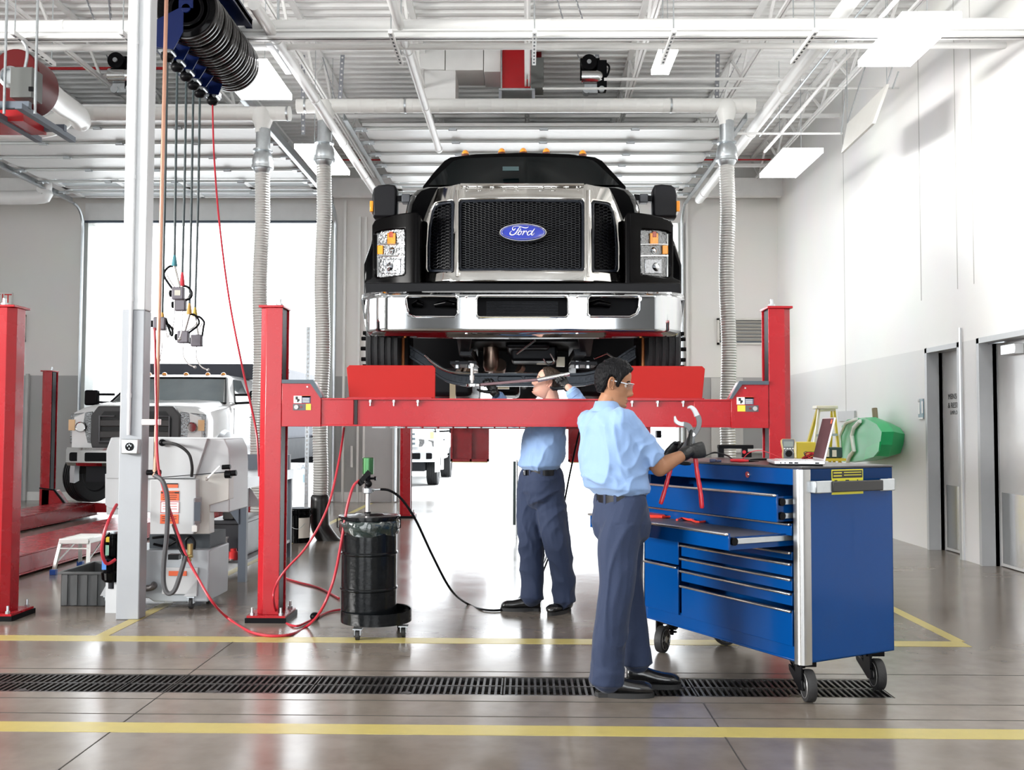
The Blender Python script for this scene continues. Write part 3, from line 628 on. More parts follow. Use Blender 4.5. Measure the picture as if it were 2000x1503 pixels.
# bank of hose reels
XH, ZH, RH = -2.835, 4.86, .262
hoseb = M('black_oil_hose', (.010, .008, .008), .16, spec=.5); dblue = M('deep_blue_paint', (.0015, .007, .05), .3, spec=.3)
ys = [8.0, 8.23, 8.46, 8.68, 8.89, 9.1]
hx = [325, 345, 363, 377, 390, 415]
endpy = [610, 498, 532, 592, 600, 0]; endpx = [317, 341, 356, 370, 381, 0]
bootc = [(.45, .25, .05), (.05, .20, .24), (.6, .03, .05), (.5, .28, .06), (.45, .33, .06), 0]
lab = ['black hose reel nearest the camera, its hose beside the copper pipe', 'black hose reel second from the camera, feeding the digital fluid gun', 'black hose reel third from the camera, feeding the gun with a red boot', 'black hose reel fourth from the camera, feeding a bent nozzle gun', 'black hose reel fifth from the camera, feeding the lowest gun', 'black hose reel farthest from the camera, feeding the thin red hose']
for i, y in enumerate(ys):
    yc_ = y; r = thing('hose_reel', lab[i], 'hose reel', (XH, yc_, ZH - RH)); b = MB(); pr = []
    n = 3
    for k in range(n):
        y0 = -.09 + k * .06
        for t in range(8): a = pi * t / 7; pr.append((RH - .016 + .016 * sin(a) ** .6, y0 + .03 - .03 * cos(a)))
    b.lathe([(.05, -.092)] + pr + [(.05, .092)], (XH, yc_, ZH), 'y', n=48); b.build('hose_coil', hoseb, r)
    b = MB(); b.lathe([(.05, -.099), (.240, -.099), (.244, -.096), (.244, -.091), (.05, -.091)], (XH, yc_, ZH), 'y', n=48)
    for k in range(2): b.lathe([(.12 + .06 * k, -.099), (.135 + .06 * k, -.104), (.15 + .06 * k, -.099)], (XH, yc_, ZH), 'y', n=48)
    b.build('side_disc', blackg, r)
    MB().lathe([(.001, -.108), (.035, -.108), (.04, -.098)], (XH, yc_, ZH), 'y', n=16).build('hub', dblue, r)
    b = MB(); xh = P(hx[i], 200, yc_).x; zr_ = ZH - .30
    b.prism([(XH - .02, yc_ - .105, ZH + .02), (xh - .10, yc_ - .105, ZH - .12), (xh - .10, yc_ - .105, zr_ - .02), (xh + .09, yc_ - .105, zr_ - .05), (XH - .02, yc_ - .105, ZH - .2)], (0, .008, 0))
    b.box((xh - .09, yc_ - .08, zr_ - .03), (xh + .06, yc_ + .08, zr_ + .02)); b.box((XH - .06, yc_ - .108, ZH), (XH + .06, yc_ - .099, ZH + .235)); b.build('guide_arm', dblue, r)
    b = MB()
    for sx in (-.035, .035): b.cyl((xh + sx, yc_ - .06, zr_ - .035), (xh + sx, yc_ + .06, zr_ - .035), .022, n=12)
    b.build('roller', galv, r)
    MB().sph((xh, yc_, zr_ - .075), (.055, .055, .045), 14, 8).build('ball_stop', blackm, r)
    if i < 5:
        pe = P(endpx[i], endpy[i], yc_); curve_part('hanging_hose', [(xh, yc_, zr_), (xh + .002, yc_, (zr_ + pe.z) / 2), pe], .011, M('dark_teal_hose', (.03, .045, .05), .4), r)
b = MB(); b.box((XH + .19, 7.7, ZH + .27), (XH + .25, 9.28, ZH + .34)); b.box((XH - .2, 7.7, ZH + .29), (XH + .25, 9.28, ZH + .36)); tag(b.build('reel_mounting_channel', dblue), 'dark blue slotted steel channel holding the row of hose reels', 'channel')
rb = thing('rail_bracket', 'white slotted bracket rail beside the blue reel channel', 'bracket', (XH + .4, 9.4, ZH))
brm = M('white_blue_rail', (.75, .78, .82), .4); MB().box((XH + .37, 9.0, ZH + .12), (XH + .43, 9.75, ZH + .145)).build('rail', brm, rb); MB().box((XH + .39, 9.3, ZH + .145), (XH + .41, 9.32, ZC)).build('hanger_rod', galv, rb)
# fluid guns
gunlab = ['dispensing gun half hidden behind the copper pipe', 'dispensing gun with a grey digital display, highest of the hanging guns', 'dispensing gun below the red hose boot', 'dispensing gun with bent nozzle, left of the two lowest guns', 'dispensing gun with bent nozzle, right of the two lowest guns']
gbody = M('gun_body_grey', (.12, .11, .13), .4); gmet = M('gun_metal', (.55, .53, .52), .3, .8)
for i in range(5):
    y = ys[i]; s = .0045 * 1.05; e = P(endpx[i], endpy[i], y); o = thing('fluid_gun', gunlab[i], 'fluid gun', (e.x, y, e.z - .4)); k = y / 1900
    L = (.09, .095, .12, .10, .085)[i]; MB().tube([e, e - Vector((0, 0, L))], [.011, .026], 12).build('boot', M('boot_%d_rubber' % i, bootc[i], .5), o)
    def q(px, py, yy=0): return P(px, py, y + yy)
    bx = [(312, 632), (348, 573), (352, 595), (358, 658), (384, 665)][i]
    c = q(*bx); MB().box((c.x - .05, y - .03, c.z - .055), (c.x + .055, y + .03, c.z + .055)).build('meter_body', gbody, o, bev=.012)
    if i == 1: MB().box((c.x - .02, y - .033, c.z - .02), (c.x + .03, y - .029, c.z + .025)).build('display', M('lcd', (.45, .44, .38), .3), o)
    MB().cyl((c.x - .055, y, c.z), (c.x - .07, y, c.z), .03, n=14).build('knob', blackm, o)
    hx_ = 1 if i != 1 else -1; top = e - Vector((0, 0, L))
    curve_part('handle_guard', [top, top + Vector((.045 * hx_, 0, -.005)), top + Vector((.085 * hx_, 0, -.05)), top + Vector((.08 * hx_, 0, -.10)), (c.x + .05 * hx_, y, c.z + .04)], .010, blackm, o)
    MB().cyl(top, (c.x + .01, y, c.z + .05), .014, n=10).build('swivel', gmet, o)
    curve_part('trigger', [top + Vector((.07 * hx_, 0, -.06)), top + Vector((.045 * hx_, 0, -.11)), (c.x + .03 * hx_, y, c.z + .05)], .006, gmet, o)
    if i in (3, 4): nz = [(c.x, y, c.z - .05), (c.x, y, c.z - .16), (c.x + .05, y, c.z - .24), (c.x + .11, y, c.z - .27)]
    else: nz = [(c.x + (-.03 if i == 1 else .02), y, c.z - .05), (c.x + (-.03 if i == 1 else .02), y, c.z - .2), (c.x + (-.045 if i == 1 else .0), y, c.z - .30)]
    t = curve_part('nozzle_tube', nz, .006, gmet, o)
    MB().sph(nz[-1], .016, 10, 6).build('nozzle_tip', gmet, o)
y = ys[5]; e = P(415, 195, y)
tag(curve_part('red_hose', [e, P(418, 300, 9.0), P(428, 430, 8.6), P(447, 580, 8.1), P(474, 720, 7.6), P(500, 840, 7.32), P(506, 930, 7.3)], .0085, redh), 'thin dark red hose slanting from the farthest reel down behind the left lift post', 'hose')
# copper pipe and column
# ================================================================== white column with copper pipe
colm = M('column_white_paint', (.66, .68, .70), .4, var=.05, scale=3)
cx0, cx1, cy0, cy1 = -2.955, -2.785, 7.03, 7.16
tcol = thing('steel_column', 'white square steel column standing left of the left lift post', 'column', ((cx0 + cx1) / 2, (cy0 + cy1) / 2, 0))
MB().box((cx0, cy0, 2.24), (cx1, cy1, ZC)).build('shaft_upper', colm, tcol, bev=.008); MB().box((cx0, cy0, 0), (cx1, cy1, 2.24)).build('shaft_lower', M('column_grey_paint', (.31, .325, .35), .4, var=.06, scale=5), tcol, bev=.008)
b = MB(); xx = cx0 + .075; b.cyl((xx, cy0 - .016, 1.33), (xx, cy0 - .016, 5.9), .013, n=10)
for z in (1.6, 2.3, 3.2, 4.2): b.cyl((xx, cy0 - .016, z), (xx, cy0 - .016, z + .03), .017, n=10)
b.build('conduit', colm, tcol)
ob = MB(); a, c = P(240, 886, 7.0), P(273, 857, 7.0); ob.box((a.x, 6.965, a.z), (c.x, 7.03, c.z)); oo = ob.build('outlet_box', galv, tcol, bev=.008)
cxx, czz = P(254, 872, 6.97).x, P(254, 872, 6.97).z
MB().cyl((cxx, 6.966, czz), (cxx, 6.955, czz), .03, n=24).build('socket', blackm, oo)
b = MB()
for dx, dz in ((-.012, .008), (.012, .008), (0, -.012), (0, .016)): b.box((cxx + dx - .003, 6.952, czz + dz - .006), (cxx + dx + .003, 6.956, czz + dz + .006))
b.build('socket_slots', galv, oo)
xp, yp = -2.72, 7.06
cp = thing('copper_pipe', 'vertical copper air pipe clamped beside the white column', 'pipe', (xp, yp, 1.05))
q = P(303, 925, yp); q2 = P(325, 0, yp); MB().tube([Vector((q.x, yp, q.z)), Vector((q2.x, yp, q2.z)), Vector((q2.x + .01, yp, ZC))], .0145, 14).build('pipe', copper, cp)
MB().cyl((q.x, yp, q.z - .02), (q.x, yp, q.z + .03), .02, n=14).build('end_fitting', copper, cp)
c = P(300, 824, yp); b = MB(); b.box((cx1 - .01, yp - .03, c.z - .022), (c.x + .05, yp + .02, c.z + .022)); b.build('clamp', M('pinkish_zinc', (.68, .58, .57), .35, .5), cp, bev=.004)
MB().cyl((q.x + .04, yp, q.z + .01), (q.x - .06, yp, q.z + .01), .02, n=12).build('valve', blackm, cp)
# ================================================================== four-post lifts
liftred = M('lift_red_enamel', (.34, .010, .016), .27, coat=.08, spec=.35, var=.05, bump=.05, bscale=120)
def post(xc, y, s, root, h=2.255):       # s = +1: slot faces +X
    b = MB(); w, dp, t = .165, .21, .012
    xo, xi = xc - s * w / 2, xc + s * w / 2
    pts = [(xi, y), (xo + s * .05, y), (xo, y + .045), (xo, y + dp - .045), (xo + s * .05, y + dp), (xi, y + dp), (xi, y + dp - t), (xo + s * .055, y + dp - t), (xo + s * t, y + dp - .05), (xo + s * t, y + .05), (xo + s * .055, y + t), (xi, y + t)]
    b.prism([Vector((p[0], p[1], .05)) for p in pts], (0, 0, h - .05)); o = b.build('post', liftred, root, bev=.003)
    MB().box((min(xo, xi) - .008, y - .012, h), (max(xo, xi) + .008, y + dp + .012, h + .018)).build('cap_plate', liftred, o, bev=.004)
    b = MB(); bx = xi - s * .045; b.cyl((bx, y + .09, h + .018), (bx, y + .09, h + .04), .026, n=6); b.cyl((bx, y + .09, h + .04), (bx, y + .09, h + .075), .014, n=12); b.build('tension_nut', galv, o)
    MB().box((xi - s * .02, y + .05, .06), (xi - s * .008, y + .16, h)).build('ladder_bar', darkm, o)
    x0, x1 = min(xo, xi) - .05, max(xo, xi) + .06
    MB().box((x0, y - .05, .035), (x1, y + dp + .06, .05)).build('base_plate', liftred, o)
    MB().box((x0 - .01, y - .06, 0), (x1 + .01, y + dp + .07, .035)).build('shim_stack', blackm, o)
    for ax in (x0 + .035, x1 - .035):
        for ay in (y - .03, y + dp + .03):
            q = MB(); q.cyl((ax, ay, .05), (ax, ay, .068), .018, n=6); q.cyl((ax, ay, .068), (ax, ay, .105), .009, n=8); q.build('anchor_bolt', galv, o)
    return o
def carriage(xa, xb, y, z0, z1, zs, s, root, stick=True):    # end box with sloped shoulder
    b = MB(); xm = xb - s * .07
    pts = [(xa, z0), (xb, z0), (xb, z1), (xm, zs), (xa, zs)]
    b.prism([Vector((p[0], y, p[1])) for p in pts], (0, .17, 0)); o = b.build('carriage', liftred, root, bev=.003)
    b = MB(); q = [(xa, zs - .02), (xm - s * .008, zs - .02), (xb - s * .004, z1 - .002), (xb + s * .012, z1 + .004), (xm + s * .012, zs + .006), (xa, zs + .006)]
    b.prism([Vector((p[0], y - .012, p[1])) for p in q], (0, .03, 0)); b.build('rubber_trim', M('slate_trim', (.055, .075, .095), .4), o)
    if stick:
        sx = (xa + xb) / 2 + s * .02; sz = (z0 + z1) / 2 + .065
        def st(nm, x0, z_0, x1, z_1, m): MB().box((min(x0, x1), y - .0035, z_0), (max(x0, x1), y - .0005, z_1)).build(nm, m, o)
        st('warning_sticker', sx - .075, sz, sx - .018, sz + .052, labelw); st('warning_sticker', sx - .016, sz, sx + .045, sz + .052, M('sticker_text_blue', (.06, .07, .13), .5))
        st('warning_sticker', sx - .016, sz + .042, sx + .045, sz + .054, orangel)
        q = MB(); q.box((sx - .062, y - .005, sz + .025), (sx - .045, y - .0036, sz + .047)); q.box((sx - .05, y - .005, sz + .014), (sx - .032, y - .0036, sz + .03)); q.cyl((sx - .045, y - .0036, sz + .012), (sx - .045, y - .005, sz + .012), .006, n=10); q.build('pictogram', labelk, o)
        q = MB()
        for k in range(4): q.box((sx - .011, y - .005, sz + .006 + k * .009), (sx + .038, y - .0036, sz + .009 + k * .009))
        q.build('printed_lines', labelw, o)
        ys = 1 if s > 0 else -1
        st('button_panel', sx - .08 if s > 0 else sx - .012, sz - .052, sx + .012 if s > 0 else sx + .08, sz - .006, M('panel_dark', (.09, .08, .09), .4)); st('caution_sticker', sx + .014 if s > 0 else sx - .07, sz - .05, sx + .05 if s > 0 else sx - .014, sz - .006, yellowp)
        bx = sx - .055 if s > 0 else sx + .055
        q = MB(); q.lathe([(.014, y - .008), (.018, y - .004), (.018, y)], (bx, 0, sz - .029), 'y') if False else q.cyl((bx, y, sz - .029), (bx, y - .01, sz - .029), .016, n=18); q.build('button', M('button_grey', (.4, .4, .4), .3), o)
        MB().cyl((bx + s * .035, y, sz - .028), (bx + s * .035, y - .008, sz - .028), .007, n=10).build('pilot_lamp', M('dark_red_lamp', (.2, .01, .01), .3), o)
        MB().cyl((xm - s * .03, y, zs - .045), (xm - s * .03, y - .006, zs - .045), .006, n=10).build('screw', galv, o)
    return o
Y0, Y1 = 7.0, 14.9
A = P(548, 900, Y0).x; Bx = P(1503, 900, Y0).x
lift = thing('vehicle_lift', 'raised red four-post lift carrying the black truck', 'vehicle lift', (0, Y0, 0))
pw = .165
post(A - pw / 2, Y0, 1, lift); post(Bx + pw / 2, Y0, -1, lift); post(A - pw / 2, Y1, 1, lift, 2.24); post(Bx + pw / 2, Y1, -1, lift, 2.24)
zt, zb, zsh = P(1000, 778, Y0).z, P(1000, 833, Y0).z, P(600, 743, Y0).z
def crossbeam(y, xa, xb, zt, zb, root):
    b = MB(); b.box((xa, y, zt - .012), (xb, y + .17, zt)); b.box((xa, y, zb), (xb, y + .17, zb + .012)); b.box((xa, y + .022, zb), (xb, y + .032, zt)); b.box((xa, y + .14, zb), (xb, y + .15, zt))
    return b.build('crossbeam', liftred, root, bev=.002)
xl1, xr1 = P(627, 800, Y0).x, P(1428, 800, Y0).x
cb = crossbeam(Y0, xl1, xr1, zt, zb, lift)
for a_, b__ in ((xl1, P(690, 800, Y0).x), (P(1356, 800, Y0).x, xr1)): MB().box((a_, Y0 + .008, zb + .010), (b__, Y0 + .026, zt - .010)).build('web_plate', liftred, cb, bev=.003)
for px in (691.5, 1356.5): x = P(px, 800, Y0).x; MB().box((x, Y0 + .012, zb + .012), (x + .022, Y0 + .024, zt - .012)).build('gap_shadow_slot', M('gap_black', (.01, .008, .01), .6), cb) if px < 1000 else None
for px in (723, 769, 816, 1235, 1285, 1335):
    x = P(px, 783, Y0).x; q = MB(); q.cyl((x, Y0 + .012, zt - .03), (x, Y0 + .012, zt - .012), .012, n=6); q.cyl((x, Y0 + .012, zt - .055), (x, Y0 + .012, zt - .03), .006, n=8); q.build('bolt', galv, cb)
carriage(A + .004, xl1 + .0, Y0 - .004, zb - .004, zt + .002, zsh, 1, lift)
carriage(Bx - .004, xr1, Y0 - .004, zb - .004, zt + .002, zsh, -1, lift)
crossbeam(Y1, A, Bx, 1.52, 1.36, lift)
RWL = (P(677, 740, 7.1).x + .02, P(850, 740, 7.1).x); RWR = (P(1203, 740, 7.1).x, P(1377, 740, 7.1).x - .02)
for (x0, x1), sx in ((RWL, -1), (RWR, 1)):
    b = MB(); b.box((x0, Y0 + .2, 1.535), (x1, Y1 + .1, 1.55)); b.box((x0, Y0 + .2, 1.42), (x0 + .03, Y1 + .1, 1.535)); b.box((x1 - .03, Y0 + .2, 1.42), (x1, Y1 + .1, 1.535))
    b.build('runway', liftred, lift)
    z0, z1 = zt - .002, P(760, 713, 7.1).z
    xa, xb = (P(677, 713, 7.1).x, P(850, 770, 7.1).x) if sx < 0 else (P(1203, 770, 7.1).x, P(1377, 713, 7.1).x)
    inn = .022; q = [(xa + (inn if sx < 0 else 0), z0), (xb - (0 if sx < 0 else inn), z0), (xb, z1 - .02), (xb - .02, z1), (xa + .02, z1), (xa, z1 - .02)]
    MB().prism([Vector((p[0], 7.1, p[1])) for p in q], (0, .012, 0)).build('wheel_stop', redfl, lift, bev=.003)
    MB().box((xa + .02, 7.03, zt), (xb - .02, 7.11, zt + .008)).build('stop_flange', liftred, lift)
    rl, rr = (P(880, 870, 15.2).x, P(955, 870, 15.2).x) if sx < 0 else (P(1110, 870, 15.2).x, P(1200, 870, 15.2).x)
    r0, r1 = P(900, 843, 15.2).z, P(900, 901, 15.2).z
    q = MB(); q.box((rl, 15.28, r1), (rr, 15.30, r0 + .1))
    for xx in (rl, (rl + rr) / 2, rr - .03): q.box((xx, 15.2, r1), (xx + .03, 15.3, r0 + .1))
    q.box((rl, 15.2, r1), (rr, 15.3, r1 + .04)); q.build('approach_ramp', liftred, lift); MB().box((rl + .02, 15.19, r1 - .015), (rr - .02, 15.3, r1)).build('ramp_edge', M('ramp_edge', (.6, .5, .2), .4), lift)
b = MB()
for k in range(14): b.box((P(735, 0, 7.3).x + k * .11, 7.3 + k * .18, 1.385), (P(735, 0, 7.3).x + k * .11 + .10, 7.32 + k * .18 + .1, 1.395))
b.build('cable_track', galv, lift)
c = P(1295, 846, 8); MB().box((P(1283, 846, 8).x, 8, P(0, 850, 8).z), (P(1292, 846, 8).x, 8.1, P(0, 836, 8).z)).build('lock_box', blackm, lift)
# left lift, lowered
l2 = thing('vehicle_lift', 'lowered red four-post lift under the white truck on the left', 'vehicle lift', (-5.6, Y0, 0))
AR = P(20, 900, Y0).x; AL = AR - 3.66
post(AR - pw / 2 + .0, Y0, -1, l2); post(AL + pw / 2, Y0, 1, l2)
post(P(88, 850, Y1).x, Y1, 1, l2, P(88, 724, Y1).z - .01); post(P(545, 850, Y1).x, Y1, -1, l2, P(88, 724, Y1).z - .01)
crossbeam(Y0, AL + .2, AR - .2, .2, .06, l2); crossbeam(Y1, AL + .2, AR - .2, .2, .06, l2)
RL2 = ((-5.37, -4.66), (-7.25, -6.62))
for x0, x1 in RL2:
    b = MB(); b.box((x0, Y0 + .2, .185), (x1, Y1 + .1, .2)); b.box((x0, Y0 + .2, .03), (x0 + .03, Y1 + .1, .185)); b.box((x1 - .03, Y0 + .2, .03), (x1, Y1 + .1, .185)); b.box((x1 - .03, Y0 + .2, .02), (x1 + .03, Y1 + .1, .032))
    b.build('runway', liftred, l2, bev=.004)
c = P(44, 1096, 8.95); MB().box((RL2[0][1] - .001, 8.7, .09), (RL2[0][1] + .003, 8.95, .13)).build('warning_sticker', M('sticker_dark_yellow', (.25, .18, .04), .5), l2)
a, c = P(104, 982, Y1), P(137, 958, Y1)
q = MB(); q.prism([Vector((P(100, 0, Y1).x, Y1, .05)), Vector((c.x, Y1, .05)), Vector((P(128, 0, Y1).x, Y1, c.z + .0)), Vector((P(100, 0, Y1).x, Y1, c.z + .03))], (0, .2, 0)); q.build('carriage', liftred, l2, bev=.005)
q = MB(); q.beam((P(128, 0, Y1).x, Y1, c.z + .02), (c.x + .02, Y1, .08), .03, .03); q.beam((P(100, 0, Y1).x, Y1, c.z + .04), (P(129, 0, Y1).x, Y1, c.z + .01), .02, .02); q.build('rubber_trim', blackm, l2)
# ================================================================== black medium-duty truck on the lift
XC = P(1021, 600, 7.3).x
def unproj(px, py, yf):
    y = 7.6
    for _ in range(9):
        p = P(px, py, y); y += .75 * (yf(p.x - XC, p.z) - y)
    return P(px, py, y)
def plate_grid(name, outline, holes, yf, m, parent, step=.014, thick=.012, px=True, bev=0):
    ol = [unproj(a, b, yf) for a, b in outline] if px else outline; hs = [[unproj(a, b, yf) for a, b in h] for h in holes] if px else holes
    o2 = [(p.x, p.z) for p in ol]; h2 = [[(p.x, p.z) for p in h] for h in hs]
    def inside(poly, x, z):
        c = False; n = len(poly)
        for i in range(n):
            x1, z1 = poly[i]; x2, z2 = poly[(i + 1) % n]
            if (z1 > z) != (z2 > z) and x < (x2 - x1) * (z - z1) / (z2 - z1) + x1: c = not c
        return c
    def near(poly, x, z):
        best = None; n = len(poly)
        for i in range(n):
            x1, z1 = poly[i]; x2, z2 = poly[(i + 1) % n]; dx, dz = x2 - x1, z2 - z1; l = dx * dx + dz * dz
            t = 0 if l == 0 else max(0, min(1, ((x - x1) * dx + (z - z1) * dz) / l)); qx, qz = x1 + t * dx, z1 + t * dz; d = (qx - x) ** 2 + (qz - z) ** 2
            if best is None or d < best[0]: best = (d, qx, qz)
        return best
    xs = [p[0] for p in o2]; zs = [p[1] for p in o2]; nx = int((max(xs) - min(xs)) / step) + 1; nz = int((max(zs) - min(zs)) / step) + 1
    cells = set()
    for i in range(nx):
        for j in range(nz):
            x = min(xs) + (i + .5) * step; z = min(zs) + (j + .5) * step
            if inside(o2, x, z) and not any(inside(h, x, z) for h in h2): cells.add((i, j))
    idx = {}; V_ = []; F_ = []; cnt = {}
    for (i, j) in cells:
        f = []
        for a, b in ((0, 0), (1, 0), (1, 1), (0, 1)):
            k = (i + a, j + b)
            if k not in idx: idx[k] = len(V_); V_.append([min(xs) + k[0] * step, min(zs) + k[1] * step])
            f.append(idx[k]); cnt[k] = cnt.get(k, 0) + 1
        F_.append(f)
    for k, i in idx.items():
        if cnt[k] < 4:
            best = min([near(o2, *V_[i])] + [near(h, *V_[i]) for h in h2]); V_[i] = [best[1], best[2]]
    b = MB(); b.add([(x, yf(x - XC, z), z) for x, z in V_], F_); o = b.build(name, m, parent, ang=50)
    s = o.modifiers.new('thickness', 'SOLIDIFY'); s.thickness = thick; s.offset = -1 if True else 1
    me = o.data
    # make sure the faces look towards the camera side (-Y)
    if sum(p.normal.y * p.area for p in me.polygons) > 0:
        me.flip_normals()
    return o
def mir(pts): return [(2042 - a, b) for a, b in pts][::-1]
truck = thing('truck', 'black heavy truck with chrome grille and bumper raised on the red lift', 'truck', (XC, 8.4, 1.55))
chr2 = M('chrome_grille', (.62, .61, .59), .07, 1.0, var=.01, rvar=.02)
# bumper
zbt, zbb = P(1020, 571, 7.25).z, P(1020, 660, 7.25).z
def ybump(x, z):
    t = max(0, (abs(x) - .98) / .26); f = max(0, min(1, (zbt - z) / (zbt - zbb)))
    y = 7.22 + .035 * (x / 1.2) ** 2 + .22 * min(t, 1.1) ** 2.2
    if f < .07: y += .05 * ((.07 - f) / .07) ** 2
    if f > .80: y += .10 * ((f - .80) / .2) ** 2
    return y
def rr_px(x0, y0, x1, y1, r=7, chl=0, chr_=0):
    pts = []
    for cx, cy, a0, rr in ((x1 - r, y0 + r, -pi / 2, r), (x1 - r, y1 - r, 0, r), (x0 + r, y1 - r, pi / 2, r), (x0 + r, y0 + r, pi, r)):
        for k in range(6): a = a0 + pi / 2 * k / 5; pts.append((cx + rr * cos(a), cy + rr * sin(a)))
    return pts
ho = [(793, 583), (797, 578), (889, 579), (894, 584), (894, 612), (889, 618), (812, 618), (800, 612), (795, 600)]
hc = rr_px(931, 578, 1109, 619, 7); hr = mir(ho)
bo = [(706, 584), (707, 577), (712, 573), (760, 570), (860, 568), (1021, 567), (1182, 568), (1282, 570), (1330, 573), (1336, 577), (1337, 584), (1335, 610), (1328, 648), (1318, 656), (1290, 659), (1180, 661), (1021, 662), (862, 661), (752, 659), (726, 656), (716, 648), (709, 610)]
bump = plate_grid('bumper', bo, [ho, hc, hr], ybump, M('bumper_chrome', (.52, .535, .55), .06, 1.0, var=.01, rvar=.01), truck, .0125, .03)
for h_ in (ho, hc, hr):
    pts = [unproj(a, b, ybump) + Vector((0, -.003, 0)) for a, b in h_]; MB().tube(pts + [pts[0]], .0065, 8).build('opening_rim', chrome, bump)
for sx in (-1, 1):
    x = XC + sx * 1.235; b = MB(); b.prism([Vector((x - .012, 7.43, zbt - .03)), Vector((x - .012, 7.80, zbt - .05)), Vector((x - .012 - sx * .03, 7.80, zbb + .06)), Vector((x - .012 - sx * .05, 7.45, zbb + .03))], (.02, 0, 0)); b.build('bumper_return', chrome, bump)
for px, py in ((911, 579), (1127, 579), (911, 651), (1127, 651)):
    p = unproj(px, py, ybump); MB().sph(p, (.012, .010, .012), 12, 8).build('bolt', chrome, bump)
cav = MB(); cav.box((XC - 1.1, 7.36, zbb + .05), (XC + 1.1, 7.40, zbt - .02)); cav.build('bumper_backing', M('cavity_black', (.002, .002, .003), .5, spec=.1), truck)
for px0, px1 in ((808, 824), (850, 893), (1147, 1190)):
    a = P(px0, 595, 7.33); c = P(px1, 595, 7.33); MB().tube([a, (a + c) / 2 + Vector((0, -.03, .01)), c], [.022, .03, .026], 14).build('tow_hook', blackg, truck)
b = MB()
for k in range(16): z = zbb + .13 + k * .010; b.box((P(950, 600, 7.34).x, 7.335, z), (P(1090, 600, 7.34).x, 7.345, z + .004))
b.build('cooler_fins', darkm, truck)
# valance between grille and bumper
b = MB(); a, c = P(722, 574, 7.75), P(1320, 545, 7.75); b.box((a.x, 7.5, zbt - .02), (c.x, 8.2, P(0, 552, 7.55).z)); b.build('valance', M('valance_black', (.003, .003, .004), .35, spec=.2), truck, bev=.01)
# grille
zg0, zg1 = P(1020, 553, 7.5).z, P(1020, 362, 7.75).z
def ygr(x, z):
    f = max(0, min(1.1, (z - zg0) / (zg1 - zg0))); ax = min(abs(x), 1.1)
    y = 7.46 + .24 * max(0, f) ** 1.5 + .03 * (ax / .5) ** 2
    if ax > .48: y += .95 * (ax - .48) ** 1.5
    if ax > .48 and ax < .56: y += .0
    return y
go = [(815, 553), (814, 500), (816, 450), (819, 415), (826, 388), (836, 374), (850, 367), (880, 363), (897, 359), (905, 362), (1021, 362), (1137, 362), (1145, 359), (1162, 363), (1192, 367), (1206, 374), (1216, 388), (1223, 415), (1226, 450), (1228, 500), (1227, 553), (1150, 550), (1021, 549), (890, 550)]
gc = rr_px(895, 389, 1142, 529, 5)
gs = [(836, 531), (833, 525), (833, 480), (836, 440), (842, 410), (848, 399), (854, 395), (884, 391), (887, 396), (886, 528), (883, 531)]
gp = plate_grid('grille_surround', go, [gc, gs, mir(gs)], ygr, chr2, truck, .0115, .035)
# raised centre moulding above the mesh
b = MB(); pts = [unproj(px, 362, ygr) + Vector((0, -.012, 0)) for px in range(900, 1145, 20)]; b.tube(pts, .014, 8); b.build('top_moulding', chr2, gp)
for t_px in ((897, 1),):
    for q in ((893, 1), (1149, 1)):
        pts = [unproj(q[0] + (0 if q[0] > 1000 else 0), py, ygr) + Vector((0, -.006, 0)) for py in range(372, 551, 12)]
        MB().tube(pts, .012, 10, sy=.8).build('side_moulding', chr2, gp)
meshm = M('grille_mesh', (.012, .013, .016), .3, spec=.4)
framem = M('grille_frame_black', (.008, .010, .015), .28, spec=.3)
def inset(poly, c, k): return [(c[0] + (a - c[0]) * k[0], c[1] + (b - c[1]) * k[1]) for a, b in poly]
def mesh_panel(poly, cpx, kx, ky, cw, ch, nm):
    off = .03
    yf = lambda x, z: ygr(x, z) + off
    inn = inset(poly, cpx, (kx, ky)); plate_grid(nm + '_frame', poly, [inn], lambda x, z: ygr(x, z) + .012, framem, truck, .006 if kx > .9 else .005, .02)
    xs = [p[0] for p in inn]; ys_ = [p[1] for p in inn]; b = MB(); row = 0; y = min(ys_) - ch
    def ins(px, py):
        c = False; n = len(inn)
        for i in range(n):
            x1, y1 = inn[i]; x2, y2 = inn[(i + 1) % n]
            if (y1 > py) != (y2 > py) and px < (x2 - x1) * (py - y1) / (y2 - y1) + x1: c = not c
        return c
    def pt(px, py): return unproj(px, py, yf)
    while y < max(ys_) + ch:
        x = min(xs) - cw + (cw * .75 if row % 2 else 0)
        while x < max(xs) + cw:
            L = (x - cw / 2, y); TL = (x - cw / 4, y - ch); TR = (x + cw / 4, y - ch); R_ = (x + cw / 2, y)
            for e in ((L, TL), (TL, TR), (TR, R_)):
                if ins(*e[0]) and ins(*e[1]):
                    p, q = pt(*e[0]), pt(*e[1]); b.beam(p, q, .014, .0038) if abs(e[0][1] - e[1][1]) < .1 else b.beam(p, q, .014, .003)
            x += cw * 1.5
        y += ch; row += 1
    g = b.build(nm, meshm if nm == 'grille_mesh' else M('side_mesh_black', (.003, .0035, .005), .35, spec=.2), truck, flat=True)
    return g
mesh_panel(gc, (1018.5, 459), .955, .93, 10.2, 2.35, 'grille_mesh')
for gg, cx in ((gs, 861), (mir(gs), 1181)): mesh_panel(gg, (cx, 463), .80, .93, 10.5, 3.1, 'side_mesh')
plate_grid('radiator_shroud', [(826, 536), (830, 440), (842, 396), (860, 386), (1182, 386), (1200, 396), (1212, 440), (1216, 536)], [], lambda x, z: ygr(x, z) + .085, M('radiator_black', (.002, .002, .003), .6, spec=.15), truck, .03, .01)
